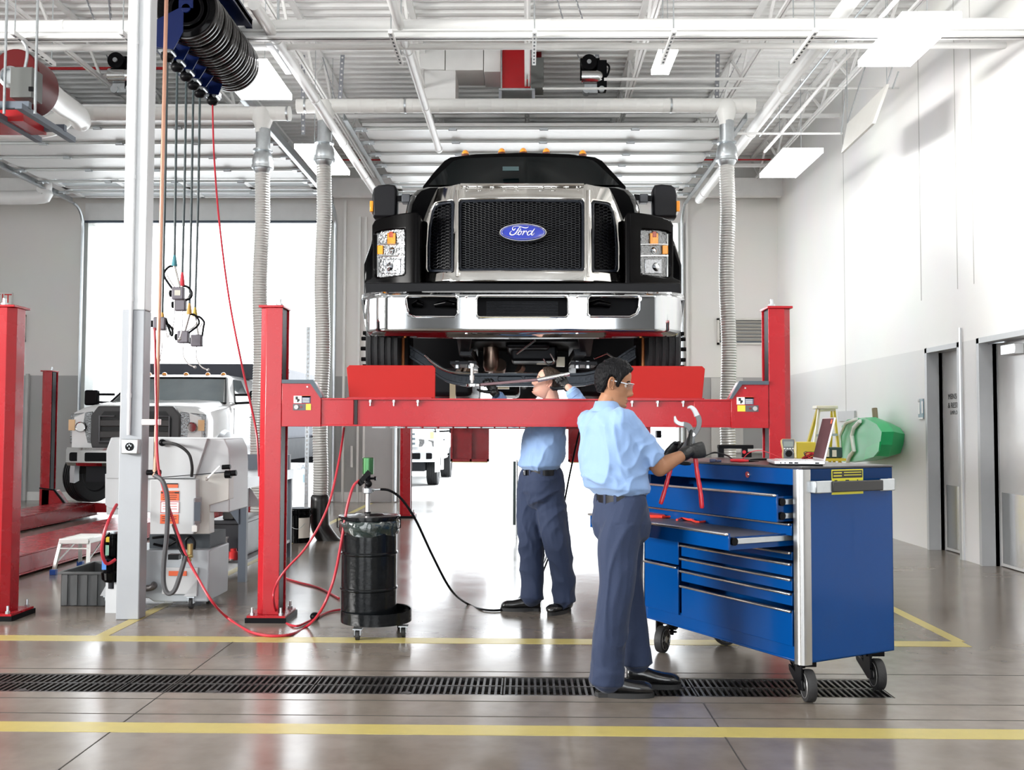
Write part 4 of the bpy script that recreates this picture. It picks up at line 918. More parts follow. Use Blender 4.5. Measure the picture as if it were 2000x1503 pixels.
b = MB(); b.box((P(950, 0, 7.76).x, 7.75, P(0, 421, 7.76).z), (P(1125, 0, 7.76).x, 7.76, P(0, 419, 7.76).z)); b.build('radiator_edge', steel, truck)
# emblem
ec = unproj(1021.5, 456.5, ygr) + Vector((0, -.055, 0)); lean = Matrix.Rotation(radians(-12), 3, 'X')
em = MB()
def ell(rx, rz, y): return [ec + lean @ Vector((rx * cos(2 * pi * k / 56), y, rz * sin(2 * pi * k / 56))) for k in range(56)]
em.loft([ell(.155, .062, .05), ell(.186, .077, .03), ell(.187, .078, .01), ell(.182, .073, -.004), ell(.176, .068, -.004), ell(.172, .065, .0)]); emo = em.build('emblem_rim', chrome, truck)
MB().loft([ell(.173, .066, .004), ell(.171, .0645, -.003), ell(.12, .045, -.007), ell(.02, .008, -.009)]).build('emblem_field', M('emblem_blue', (.012, .03, .32), .15, coat=1), emo)
MB().tube([p for p in ell(.163, .058, -.0075)] + [ell(.163, .058, -.0075)[0]], .0016, 6).build('emblem_line', chrome, emo)
strokes = [([(750, 480), (715, 535), (672, 530), (655, 480), (690, 425), (780, 405), (880, 415), (970, 440), (1060, 462), (1130, 455), (1178, 425)], [8, 16, 20, 10, 7, 7, 8, 11, 16, 13, 3]),
           ([(935, 430), (870, 465), (825, 540), (770, 640), (700, 700), (630, 710), (582, 675), (585, 615), (640, 570)], [6, 12, 15, 19, 18, 19, 17, 10, 3]),
           ([(800, 545), (880, 545), (925, 520), (918, 488), (890, 500)], [5, 8, 9, 7, 3]),
           ([(780, 700), (830, 670), (880, 600), (940, 565)], [6, 7, 8, 5]), ([(920, 570), (865, 595), (840, 650), (850, 700), (895, 700), (935, 650), (945, 595), (920, 568)], [6, 12, 17, 15, 10, 11, 13, 6]),
           ([(945, 600), (1000, 585), (1035, 570), (1010, 640), (975, 712)], [4, 7, 12, 16, 12]), ([(990, 690), (1040, 610), (1090, 570), (1112, 585), (1100, 625)], [7, 10, 10, 13, 6]),
           ([(1120, 660), (1160, 600), (1215, 572), (1260, 585)], [4, 9, 10, 5]), ([(1310, 585), (1225, 570), (1165, 608), (1138, 668), (1155, 712), (1205, 702), (1262, 645), (1308, 580)], [7, 10, 14, 18, 13, 10, 10, 9]),
           ([(1375, 490), (1320, 570), (1275, 660), (1275, 708), (1310, 712), (1365, 640)], [7, 15, 17, 13, 9, 4])]
sb = MB()
for pts, ws in strokes:
    P3 = [ec + lean @ Vector(((x - 995) / 16.67 * .00400, -.0105, -(y - 605) / 16.67 * .00400)) for x, y in pts]; sp = smooth_path(P3, 6); ww = []
    for i in range(len(sp)): t = i / (len(sp) - 1) * (len(ws) - 1); k = min(int(t), len(ws) - 2); ww.append((ws[k] + (ws[k + 1] - ws[k]) * (t - k)) / 16.67 * .0040)
    sb.tube(sp, ww, 8)
sb.build('emblem_script', M('silver_script', (.9, .9, .92), .25, .3), emo)
for i, ch in enumerate('SUPER DUTY'):
    if ch == ' ': continue
    p = unproj(912 + i * 24.2, 369, ygr) + Vector((0, -.004, 0)); text_part('grille_letter', ch, p, Matrix.Rotation(radians(-22), 3, 'X') @ RF, .052, chr2, gp, .0015, 1.5)
# headlight housings
def yhl(x, z): return 7.60 + .9 * max(0, min(abs(x), 1.4) - .84) ** 1.4
hl = [(711, 566), (712, 548), (727, 542), (727, 440), (732, 431), (745, 425), (770, 419), (800, 415), (816, 415), (820, 420), (820, 568)]
hh = [(731, 455), (740, 450), (789, 446), (791, 450), (791, 533), (788, 537), (740, 543), (732, 538)]
for s_, o_, h_ in ((-1, hl, hh), (1, mir(hl), mir(hh))):
    hp = plate_grid('headlamp_housing', o_, [h_], yhl, M('housing_black', (.0012, .001, .0012), .2, spec=.3, ior=1.2), truck, .0095, .16)
    b = MB(); pt = [unproj(a, c, yhl) for a, c in o_]; b.loft([[p + Vector((0, .14, 0)) for p in pt], [p + Vector((0, .6, .0)) for p in pt]]); b.build('fender_front', blackg, truck)
    lens = plate_grid('headlamp', [(a, c) for a, c in h_], [], lambda x, z: yhl(x, z) + .035, lensm, truck, .012, .02)
    xs = sorted([a for a, c in h_]); xa, xb = xs[0], xs[-1]
    def lq(nm, a, c, e, f, m, off=.02, st=.006):
        fx = (lambda v: xa + v * (xb - xa)) if s_ < 0 else (lambda v: xb - v * (xb - xa)); q = [(fx(a), c), (fx(e), c), (fx(e), f), (fx(a), f)]
        return plate_grid(nm, q, [], lambda x, z: yhl(x, z) + off, m, lens, st, .01)
    lq('turn_signal', .42, 455, .68, 478, M('turn_amber', (.85, .28, .03), .15, .3, var=.5, scale=60, coat=1)); lq('turn_signal_cap', .48, 452, .6, 463, M('turn_dark', (.35, .05, .02), .2, coat=1), .017)
    lq('side_marker', .10, 479, .27, 496, amber); lq('divider', .05, 476, 1.0, 478, chrome, .02, .003); lq('divider', .05, 498, 1.0, 501, chrome, .018, .003)
    lq('side_chrome', .0, 455, .12, 542, chrome, .026); lq('reflector_bowl', .3, 506, .85, 534, M('bowl_dark_chrome', (.35, .36, .38), .1, 1.0, var=.6, scale=60, bump=.6, bscale=40), .03)
    c = unproj(xa + (.55 if s_ < 0 else .45) * (xb - xa), 520, lambda x, z: yhl(x, z) + .015); MB().lathe([(.004, .02), (.012, .0), (.035, .02), (.045, .035)], (c.x, c.y, c.z), 'y', n=20).build('bulb_cup', chrome, lens)
    c = unproj(xa + (.6 if s_ < 0 else .4) * (xb - xa), 488, lambda x, z: yhl(x, z) + .015); MB().lathe([(.004, .02), (.008, .0), (.026, .02), (.034, .035)], (c.x, c.y, c.z), 'y', n=20).build('bulb_cup', chrome, lens)
    # outer fender bulge with wheel arch
    b = MB(); x0 = P(712, 560, 8.0).x if s_ < 0 else P(1330, 560, 8.0).x; xi = XC + s_ * .9; secs = []
    for yy, dz in ((7.95, -.02), (8.1, .1), (8.5, .16), (9.0, .12)):
        z0_, z1_ = P(0, 572, 7.8).z + (0 if yy < 8 else .12), P(0, 470, 7.9).z + dz
        secs.append([Vector((x0, yy, z0_)), Vector((x0, yy, z0_ + .25)), Vector((x0 - s_ * .06, yy, z1_)), Vector((xi, yy, z1_ + .05)), Vector((xi, yy, z0_))])
    b.loft(secs); b.build('fender', blackg, truck, bev=.02)
# hood
secs = []
base = [(790, 440), (791, 420), (795, 398), (803, 380), (814, 369), (832, 363.5), (900, 361), (1021, 360.5), (1142, 361), (1210, 363.5), (1228, 369), (1239, 380), (1247, 398), (1251, 420), (1252, 440)]
for D, k, dy in ((7.86, .955, 3), (7.95, .99, 2), (8.1, 1.0, 3), (8.5, 1.0, 4)):
    secs.append([P(1021 + (a - 1021) * k, b_ + dy, D) for a, b_ in base])
b = MB(); b.loft(secs, cap=True); b.build('hood', blackg, truck, ang=30)
# cab
def cabp(px, py, D): return P(px, py, D)
outl = [(826, 364), (846, 338), (868, 314), (880, 307), (930, 301), (1021, 298), (1112, 301), (1162, 307), (1176, 314), (1198, 338), (1222, 364)]
def yws(px, py): t = (364 - py) / 66; return 8.42 + .72 * t + .28 * ((px - 1021) / 200) ** 2
rings = []
roof = [[P(a, b_, yws(a, b_) + .01) for a, b_ in outl]]
for dd, dz in ((.5, .03), (1.6, .02), (1.9, -.12)): roof.append([p + Vector((0, dd, dz if 0 < i < 10 else 0)) for i, p in enumerate(roof[0])])
base_z = 2.9
full = [[Vector((r[0].x, r[0].y, base_z))] + r + [Vector((r[-1].x, r[-1].y, base_z))] for r in roof]
b = MB(); b.loft(full); b.build('cab', blackg, truck, ang=30)
wsn = 20; wv = []; wf = []
prof_t = [0, .1, .25, .45, .65, .8, .92, 1.0]
for t in prof_t:
    py = 361 - 55 * t; hw = {0: 186, .1: 181, .25: 174, .45: 163, .65: 152, .8: 144, .92: 136, 1.0: 122}[t]
    for k in range(wsn + 1):
        s = -1 + 2 * k / wsn; px = 1023 + hw * s; ppy = py + 3.5 * s * s * t; p = P(px, ppy, yws(px, ppy) - .012); wv.append(p)
for i in range(len(prof_t) - 1):
    for k in range(wsn): a = i * (wsn + 1) + k; wf.append([a, a + 1, a + wsn + 2, a + wsn + 1])
MB().add(wv, wf).build('windshield', M('dark_windshield', (.0015, .003, .0035), .05, var=.3, scale=3, spec=.2, ior=1.12), truck, ang=60)
b = MB(); b.box((P(985, 0, 9.0).x, 8.62, P(0, 338, 8.7).z), (P(1015, 0, 9).x, 8.64, P(0, 330, 8.7).z)); b.build('interior_mirror', M('mirror_teal', (.04, .07, .075), .2), truck)
for px, py in ((909, 301), (980, 297.5), (1022, 297), (1067, 297.5), (1138, 301)):
    p = P(px, py, 9.25); q = MB(); q.sph(p + Vector((0, 0, -.005)), (.036, .05, .045), 14, 8, 0.0); ml = q.build('roof_marker_lamp', amber, truck)
    MB().cyl(p + Vector((0, 0, -.03)), p + Vector((0, 0, .0)), .038, n=18).build('marker_base', M('marker_base_brown', (.12, .03, .01), .3), ml)
# mirrors
for s_ in (-1, 1):
    X_ = lambda px: px if s_ < 0 else 2050 - px
    Dm = 8.75; pts = [(728, 424), (726, 380), (729, 366), (738, 360), (758, 358), (771, 360), (774, 368), (774, 420), (771, 425)]
    b = MB(); fr = [P(X_(a), c, Dm) for a, c in pts]; ctr = sum(fr, Vector()) / len(fr)
    b.loft([[ctr + (p - ctr) * .90 for p in fr], [p + Vector((0, .03, 0)) for p in fr], [p + Vector((0, .16, 0)) for p in fr], [ctr + (p - ctr) * .93 + Vector((0, .2, 0)) for p in fr]]); mo = b.build('mirror_housing', M('mirror_black', (.006, .006, .008), .45, spec=.25), truck, bev=.008)
    a, c = P(X_(726), 414, Dm), P(X_(774), 411, Dm); MB().box((min(a.x, c.x) - .002, Dm - .018, a.z - .004), (max(a.x, c.x) + .002, Dm - .0, a.z + .006)).build('mirror_seam', blackm, mo) if False else None
    a, c = P(X_(722), 413, Dm), P(X_(729), 392, Dm); MB().box((min(a.x, c.x), Dm - .005, min(a.z, c.z)), (max(a.x, c.x), Dm + .14, max(a.z, c.z))).build('mirror_marker', amber, mo, bev=.006)
    a, c = P(X_(774), 385, Dm), P(X_(812), 386, Dm + .1); MB().beam(a + Vector((0, .08, 0)), c, .05, .055).build('mirror_arm', blackm, mo); a, c = P(X_(783), 385, Dm), P(X_(800), 386, Dm); MB().box((min(a.x, c.x), Dm + .03, a.z - .04), (max(a.x, c.x), Dm + .13, a.z + .04)).build('arm_block', M('arm_grey', (.06, .065, .075), .4), mo, bev=.01)
    a = P(X_(776), 424, Dm); MB().beam(a + Vector((0, .08, 0)), P(X_(806), 418, Dm) + Vector((0, .12, 0)), .04, .03).build('mirror_arm', blackm, mo)
# wheels
def tyre_prof(r, w, gro=4):
    pr = [(r * .56, -w * .42), (r * .62, -w * .5), (r * .86, -w * .52), (r * .955, -w * .5), (r * .99, -w * .455)]
    n = gro * 2 + 1; x = -w * .44
    for k in range(n):
        x1 = x + w * .88 / n
        if k % 2: pr += [(r * .965, x + .002), (r * .965, x1 - .002)]
        else: pr += [(r, x), (r, x1)]
        x = x1
    return pr + [(r * .99, w * .455), (r * .955, w * .5), (r * .86, w * .52), (r * .62, w * .5), (r * .56, w * .42)]
tyrem = M('tyre_rubber', (.010, .0105, .012), .6, bump=.2, bscale=60)
for s_ in (-1, 1):
    xw = XC + s_ * 1.15; yc_, zc_ = 8.42, 2.06; r = .505
    t = MB().lathe(tyre_prof(r, .28), (xw, yc_, zc_), 'x', n=72).build('front_tyre', tyrem, truck, ang=30)
    w_ = MB(); pr = [(r * .58, -.10 * s_), (r * .57, .10 * s_), (r * .5, .12 * s_), (.20, .06 * s_), (.17, .13 * s_), (.10, .15 * s_), (.06, .20 * s_)]; w_.lathe(pr, (xw, yc_, zc_), 'x', n=40); w_.build('wheel_rim', chrome, t)
    for k in range(10): a = 2 * pi * k / 10; c = Vector((xw + s_ * .15, yc_ + .15 * cos(a), zc_ + .15 * sin(a))); MB().cyl(c, c + Vector((s_ * .085, 0, 0)), .019, n=6).build('lug_nut', blackm, t)
    for off in (-.17, .17):
        MB().lathe(tyre_prof(.5, .25), (XC + s_ * (.92 + off), 13.5, 2.05), 'x', n=48).build('rear_tyre', tyrem, truck, ang=30)
    c = P(1262 if s_ > 0 else 781, 690, 8.0); MB().cyl((c.x - s_ * .02, 8.05, 1.65), (c.x - s_ * .02, 8.05, 2.35), .012, n=10).build('brake_hose', M('rust_orange', (.45, .16, .04), .5), truck)
# axle, frame and engine underside
axm = M('axle_blue_black', (.010, .016, .025), .32, .3, bump=.2, bscale=50)
ap = [(800, 686), (822, 700), (845, 716), (868, 731), (890, 738), (920, 741), (1021, 741), (1122, 741), (1152, 738), (1174, 731), (1197, 716), (1220, 700), (1242, 686)]
pts = smooth_path([P(a, c, 8.25) for a, c in ap], 5)
b = MB(); rings = []
for p in pts: rings.append([p + Vector((0, y, z)) for y, z in ((0, -.055), (.13, -.055), (.13, -.035), (.08, -.03), (.08, .03), (.13, .035), (.13, .055), (0, .055), (0, .035), (.035, .03), (.035, -.03), (0, -.035))])
b.loft(rings); ax = b.build('front_axle', axm, truck)
for px in ((972, 1020), (1024, 1058)):
    a, c = P(px[0], 744, 8.28), P(px[1], 735, 8.28); fr = rrect(a.x, a.z, c.x, c.z, .018, 8.272, 4); MB().tube(fr + [fr[0]], .003, 6).build('cast_frame', axm, ax)
for px in (893, 918, 1127, 1148):
    p = P(px, 712, 8.2); q = MB(); q.cyl(p + Vector((0, 0, -.03)), p + Vector((0, 0, .03)), .022, n=6); q.build('spring_nut', galv, truck)
b = MB(); p = P(905, 741, 8.2); b.box((P(885, 0, 8.2).x, 8.12, P(0, 710, 8.2).z), (P(935, 0, 8.2).x, 8.6, P(0, 704, 8.2).z)); b.box((P(1115, 0, 8.2).x, 8.12, P(0, 710, 8.2).z), (P(1165, 0, 8.2).x, 8.6, P(0, 704, 8.2).z)); b.build('spring_pad', darkm, truck)
for sx, (a_, c_) in ((-1, (893, 919)), (1, (1131, 1158))):
    b = MB(); t0, t1 = P(a_ - 2, 655, 7.6), P(c_ + 2, 655, 7.6); u0, u1 = P(a_ + 4, 694, 7.9), P(c_ - 4, 694, 7.9)
    b.loft([[t0, t1, t1 + Vector((0, .1, 0)), t0 + Vector((0, .1, 0))], [u0, u1, u1 + Vector((0, .1, 0)), u0 + Vector((0, .1, 0))]]); b.build('frame_horn', M('frame_black', (.03, .03, .034), .35), truck)
    xx = XC + sx * .46; MB().box((xx - .04, 7.6, 2.12), (xx + .04, 14.6, 2.36)).build('frame_rail', darkm, truck); b = MB()
    for k in range(4): b.box((xx - .045, 7.75 + .08 * k, 1.97 + .018 * k), (xx + .045, 9.15 - .08 * k, 1.985 + .018 * k))
    b.build('leaf_spring', darkm, truck)
b = MB(); b.lathe([(.05, -.16), (.07, -.12), (.066, .1), (.06, .16)], P(959, 690, 8.6), 'z', n=22); b.tube(smooth_path([P(975, 712, 8.6), P(968, 730, 8.8), P(940, 735, 9.2), P(900, 730, 10)], 5), .065, 18); b.build('turbo_pipe', M('hot_pipe_metal', (.34, .25, .20), .3, .85, var=.35, scale=9), truck)
b = MB(); b.tube([P(905, 728, 8.9), P(925, 700, 8.9), P(920, 690, 8.9)], .05, 14); b.tube([P(1010, 715, 9), P(1045, 735, 9.2)], .06, 12); b.build('exhaust_part', M('hot_pipe_metal', (.3, .2, .2)), truck)
b = MB(); b.box((P(990, 0, 8.1).x, 8.1, P(0, 677, 8.1).z), (P(1075, 0, 8.1).x, 9.3, P(0, 665, 8.1).z)); b.box((P(1000, 0, 8.4).x, 8.4, P(0, 702, 8.4).z), (P(1090, 0, 8.4).x, 9.5, P(0, 670, 8.4).z)); b.build('oil_pan', darkm, truck, bev=.03)
b = MB(); b.lathe([(.1, -.5), (.18, -.3), (.21, .1), (.16, .5), (.1, 1.2)], (XC - .02, 9.7, 2.05), 'y', n=24); b.cyl((XC, 10.8, 2.05), (XC, 13.2, 1.95), .05, n=14); b.sph((XC, 13.5, 1.95), (.24, .2, .22), 18, 12); b.cyl((XC - .8, 13.5, 2.05), (XC + .8, 13.5, 2.05), .07, n=14); b.build('gearbox_and_driveshaft', darkm, truck)
b = MB(); b.tube(smooth_path([P(830, 693, 8.0), P(850, 712, 8.0), P(880, 726, 8.0), P(920, 728, 8.0)], 4), .012, 8); b.tube([P(1045, 664, 7.9), P(1010, 690, 8.3)], .01, 8); b.tube(smooth_path([P(1075, 690, 8.2), P(1082, 705, 8.2), P(1070, 712, 8.2), P(1062, 700, 8.2)], 4), .008, 8); b.tube([P(1160, 700, 8.3), P(1185, 690, 8.3), P(1200, 700, 8.3)], .009, 8); b.build('brake_lines', steel, truck)
b = MB(); b.box((P(1050, 0, 8.7).x, 8.7, P(0, 708, 8.7).z), (P(1080, 0, 8.7).x, 8.8, P(0, 702, 8.7).z)); b.box((P(1088, 0, 8.6).x, 8.6, P(0, 712, 8.6).z), (P(1104, 0, 8.6).x, 8.7, P(0, 694, 8.6).z)); b.build('bracket', M('brass_bracket', (.55, .50, .40), .4, .5), truck)
b = MB(); b.box((P(975, 0, 10).x, 10, P(0, 756, 10).z), (P(997, 0, 10).x, 10.1, P(0, 746, 10).z)); b.build('strap', M('brass_strap', (.6, .52, .36), .35, .6), truck); b = MB(); b.box((P(883, 0, 10).x, 10, P(0, 780, 10).z), (P(894, 0, 10).x, 10.1, P(0, 745, 10).z)); b.build('strap', M('brass_strap', (.6, .52, .36), .35, .6), truck)
b = MB(); b.box((XC - .40, 11.0, 1.75), (XC - .05, 12.2, 2.1)); b.box((XC + .55, 10.2, 1.72), (XC + 1.05, 12.4, 2.25)); b.box((XC - 1.05, 10.4, 1.72), (XC - .55, 12.0, 2.25)); b.build('fuel_tank', darkm, truck, bev=.05)
b = MB(); b.box((XC - .9, 7.75, 2.15), (XC + .9, 8.0, 2.5)); b.box((XC - .5, 8.0, 2.1), (XC + .5, 11, 2.9)); b.box((XC - .42, 9.0, 1.9), (XC + .42, 9.4, 2.15))
for s_ in (-1, 1): MB().box((XC + min(s_ * .5, s_ * 1.13), 9.25, 1.95), (XC + max(s_ * .5, s_ * 1.13), 9.3, 3.0)).build('arch_liner', M('engine_black', (.004, .004, .005), .5, spec=.2), truck)
b.build('engine_block', M('engine_black', (.004, .004, .005), .5, spec=.2), truck)
# ================================================================== white work truck on the left lift and a pickup outside
wpaint = M('white_car_paint', (.80, .80, .80), .18, coat=.8, var=.02)
flare = M('silver_flare', (.50, .51, .53), .3, .3, coat=.3)
gframe = M('charcoal_grille', (.05, .048, .05), .4)
def glassdark(n, c): return M(n, c, .06, coat=1, var=.2, scale=3)
def wheel(T, root, x, y, r, w, s, rim, steer=0.0, nm='wheel'):
    TT = T @ Matrix.Translation((x, y, r)) @ Matrix.Rotation(steer, 4, 'Z')
    t = MB(TT).lathe(tyre_prof(r, w, 5), (0, 0, 0), 'x', n=48).build(nm, tyrem, root, ang=30)
    b = MB(TT); b.lathe([(r * .6, -.09 * s), (r * .6, w * .42 * s), (r * .5, w * .32 * s), (r * .3, w * .12 * s), (r * .22, w * .38 * s), (r * .05, w * .44 * s)], (0, 0, 0), 'x', n=32); b.build('rim', rim, t)
    return t
def pickup(T, label, cat, L=5.9, hw=1.02, hoodz=1.36, roofz=1.98, full=True, dump=False, steer=0.0, wm=wpaint, rear=True, glassc=(.10, .12, .13)):
    root = thing('work_truck' if dump else 'pickup_truck', label, cat, T @ Vector((0, 0, 0))); B = lambda: MB(T)
    # body front: hood and fenders
    secs = []
    for y, k, zh in ((.02, .93, hoodz - .10), (.12, .98, hoodz - .02), (.6, 1.0, hoodz + .04), (1.25, 1.0, hoodz + .10)):
        w_ = hw * k; secs.append([Vector(p) for p in ((-w_, y, .72), (-w_, y, zh - .22), (-w_ * .97, y, zh - .10), (-w_ * .80, y, zh - .015), (-w_ * .4, y, zh + .015), (0, y, zh + .0), (w_ * .4, y, zh + .015), (w_ * .80, y, zh - .015), (w_ * .97, y, zh - .10), (w_, y, zh - .22), (w_, y, .72))])
    B().loft(secs).build('hood', wm, root, ang=35)
    # cab lower and greenhouse
    yc0, yc1 = 1.25, 3.35 if dump else 3.7
    secs = []
    for y in (yc0, yc1): secs.append([Vector(p) for p in ((-hw, y, .58), (-hw, y, hoodz - .05), (-hw * .97, y, hoodz + .06), (hw * .97, y, hoodz + .06), (hw, y, hoodz - .05), (hw, y, .58))])
    B().loft(secs).build('cab_body', wm, root)
    yr0 = yc0 + .62; zt = roofz; zb = hoodz + .05
    gh = [[(-hw * .95, yc0, zb), (hw * .95, yc0, zb), (hw * .95, yc1, zb), (-hw * .95, yc1, zb)], [(-hw * .76, yr0, zt - .06), (hw * .76, yr0, zt - .06), (hw * .78, yc1 - .08, zt - .06), (-hw * .78, yc1 - .08, zt - .06)], [(-hw * .66, yr0 + .14, zt), (hw * .66, yr0 + .14, zt), (hw * .68, yc1 - .2, zt), (-hw * .68, yc1 - .2, zt)]]
    B().loft([[Vector(p) for p in r] for r in gh]).build('cab_top', wm, root, bev=.03, ang=50)
    gm_ = glassdark('tinted_glass_%d' % (1 if dump else 2), glassc)
    a, b_ = [Vector(p) for p in gh[0][:2]], [Vector(p) for p in gh[1][:2]]
    def lerp(u, v): p = a[0].lerp(a[1], u); q = b_[0].lerp(b_[1], u); r = p.lerp(q, v); n = Vector((0, -.62, .6)).normalized(); return r + Vector((0, -.006 - .05 * (1 - (2 * u - 1) ** 2), .006))
    b = B(); vs = [lerp(.045 + .91 * i / 12, .04 + .9 * j / 4) for j in range(5) for i in range(13)]; b.add(vs, [[j * 13 + i, j * 13 + i + 1, (j + 1) * 13 + i + 1, (j + 1) * 13 + i] for j in range(4) for i in range(12)]); ws = b.build('windshield', gm_, root, ang=60)
    b = B(); q = [lerp(.025 + .95 * i / 12, .0) for i in range(13)] + [lerp(.975, v) for v in (.3, .6, .97)] + [lerp(.975 - .95 * i / 12, .975) for i in range(13)] + [lerp(.025, v) for v in (.6, .3, .0)]; b.tube(q, .018, 6); b.build('windshield_seal', blackm, ws)
    for s in (-1, 1):
        e0, e1 = Vector((s * hw * .95, yc0 + .25, zb)), Vector((s * hw * .77, yr0 + .18, zt - .08)); f0, f1 = Vector((s * hw * .95, yc0 + 1.2, zb)), Vector((s * hw * .78, yc0 + 1.2, zt - .08))
        B().prism([p + Vector((s * .006, 0, 0)) for p in (e0 + Vector((0, .1, .03)), f0 + Vector((0, 0, .03)), f1, e1)], (s * .008, 0, 0)).build('side_window', gm_, root)
        b = B(); b.box((s * hw - .004, yc0 + .12, .62), (s * hw + .004, yc0 + .13, hoodz - .02)); b.box((s * hw - .004, yc0 + 1.28, .62), (s * hw + .004, yc0 + 1.29, hoodz - .02)); b.build('door_gap', blackm, root)
        b = B(); b.box((s * hw - .0, yc0 + 1.08, hoodz - .17), (s * (hw + .03), yc0 + 1.22, hoodz - .14)); b.build('door_handle', blackm, root)
        b = B(); mx = s * (hw + .32); b.box((min(mx - .11, mx + .11), yc0 + .22, hoodz + .02), (max(mx - .11, mx + .11), yc0 + .34, hoodz + .27)); m_ = b.build('mirror_housing', blackm, root, bev=.03)
        b = B(); b.beam((s * hw * .96, yc0 + .3, hoodz + .06), (mx, yc0 + .28, hoodz + .08), .04, .04); b.beam((s * hw * .96, yc0 + .3, hoodz + .20), (mx, yc0 + .28, hoodz + .2), .04, .04); b.build('mirror_arm', blackm, m_)
        # headlamp
        x0, x1 = s * (hw * .63), s * (hw * .975)
        pts = [(x0, .012, .93), (x1, .05, .93), (x1, .06, hoodz - .14), (x0, -.002, hoodz - .10)]; b = B(); b.prism([Vector(p) for p in pts], (0, .05, 0)); h = b.build('headlamp', lensm, root, bev=.01)
        b = B(); xm = (x0 + x1) / 2; b.lathe([(.02, .02), (.045, 0), (.075, -.02), (.08, -.012)], (xm, .01, 1.17 if hoodz > 1.4 else 1.08), 'y', n=20) if full else b.box((xm - .05, -.0, 1.0), (xm + .05, .01, 1.1)); b.build('reflector', chrome, h)
        b = B(); b.box((min(x1, x1 - s * .09), .0, 1.12), (max(x1, x1 - s * .09), .02, 1.28)); b.build('turn_lens', M('pale_amber', (.8, .5, .25), .2, coat=1), h)
        # fender flare over front wheel
        fy, fr = .92, .53; pr = []
        for k in range(15): a_ = pi * (-.06 + 1.12 * k / 14); pr.append((fy - fr * cos(a_), .46 + fr * sin(a_)))
        b = B(); b.loft([[Vector((s * (hw - .02), p[0], p[1])), Vector((s * (hw + .09), p[0], p[1])), Vector((s * (hw + .07), fy + (p[0] - fy) * 1.22, .46 + (p[1] - .46) * 1.22)), Vector((s * (hw - .02), fy + (p[0] - fy) * 1.30, .46 + (p[1] - .46) * 1.30))] for p in pr]); b.build('fender_flare', flare if dump else wm, root)
        b = B(); b.prism([Vector((s * (hw + .0), p[0], p[1])) for p in [(fy - fr * cos(pi * k / 14), .46 + fr * sin(pi * k / 14)) for k in range(15)]], (s * .012, 0, 0)); b.build('wheel_well', M('well_black', (.006, .006, .006), .8), root)
        wheel(T, root, s * (hw + (.05 if dump else -.12)), fy, .42, .26, s, M('dark_rim', (.06, .06, .065), .4, .6) if dump else steel, steer)
        if rear:
            wheel(T, root, s * (hw - .1), 4.6 if dump else 4.5, .42, .28, s, steel)
    # grille
    g0, g1 = .86 if dump else .92, hoodz - .02; gw = hw * .64
    o_ = [(-gw * .96, g0), (gw * .96, g0), (gw, g0 + .1), (gw, g1 - .14), (gw * .84, g1), (-gw * .84, g1), (-gw, g1 - .14), (-gw, g0 + .1)]
    if full:
        B().prism([Vector((x, -.045, z)) for x, z in o_], (0, .10, 0)).build('grille_surround', gframe, root, bev=.02)
        B().prism([Vector((x * .82, -.052, g0 + (z - g0) * .78 + .06)) for x, z in o_], (0, .01, 0)).build('grille_opening', M('grille_dark', (.008, .008, .009), .5), root)
        for zz in (g0 + .20, g0 + .37): B().box((-gw * .78, -.075, zz - .05), (gw * .78, -.05, zz + .05)).build('grille_bar', M('bar_charcoal', (.045, .042, .042), .35), root, bev=.015)
        for sx in (-1, 1): b = B(); b.tube([(sx * gw * .45, -.07, g0 + .10), (sx * gw * .78, -.07, g0 + .10), (sx * gw * .78, -.07, g1 - .15), (sx * gw * .45, -.07, g1 - .15)], .014, 8); b.build('grille_trim', M('trim_grey', (.12, .12, .13), .35), root)
        e = B(); e.loft([[Vector((.135 * k * cos(2 * pi * i / 32), -.08 - dy, g0 + .285 + .056 * k * sin(2 * pi * i / 32))) for i in range(32)] for k, dy in ((1, -.02), (1, .0), (.9, .006))]); e.build('emblem_rim', chrome, root)
        e = B(); e.loft([[Vector((.12 * k * cos(2 * pi * i / 32), -.087 - dy, g0 + .285 + .046 * k * sin(2 * pi * i / 32))) for i in range(32)] for k, dy in ((1, 0), (.5, .003))]); e.build('emblem_field', M('emblem_dark', (.02, .03, .08), .2, coat=1), root)
        bm_ = chrome
    else:
        B().prism([Vector((x, -.03, z)) for x, z in o_], (0, .06, 0)).build('grille_surround', M('pale_chrome', (.7, .72, .74), .2, .3), root, bev=.02)
        for sx in (-1, 1):
            b = B(); b.box((sx * gw * .12 if sx > 0 else -gw * .40, -.036, g0 + .06), (gw * .40 if sx > 0 else -gw * .12, -.03, g1 - .1)); b.build('grille_opening', M('grille_grey', (.10, .13, .15), .4), root)
            for k in range(3): B().box((sx * gw * .55 if sx > 0 else -gw * .85, -.036, g0 + .06 + .11 * k), (gw * .85 if sx > 0 else -gw * .55, -.03, g0 + .11 + .11 * k)).build('grille_opening', M('grille_grey', (.1, .1, .1)), root)
        bm_ = M('bumper_pale', (.62, .66, .70), .2, .5)
    zb0, zb1 = (.60, .87) if dump else (.58, .86)
    secs = []
    for k in range(17):
        u = -1 + 2 * k / 16; y = -.16 + .20 * abs(u) ** 4; x = u * (hw + .02); secs.append([Vector((x, y + .03, zb1)), Vector((x, y, zb1 - .04)), Vector((x, y, zb0 + .05)), Vector((x, y + .05, zb0)), Vector((x, y + .16, zb0)), Vector((x, y + .16, zb1))])
    bu = B().loft(secs).build('bumper', bm_, root, ang=30)
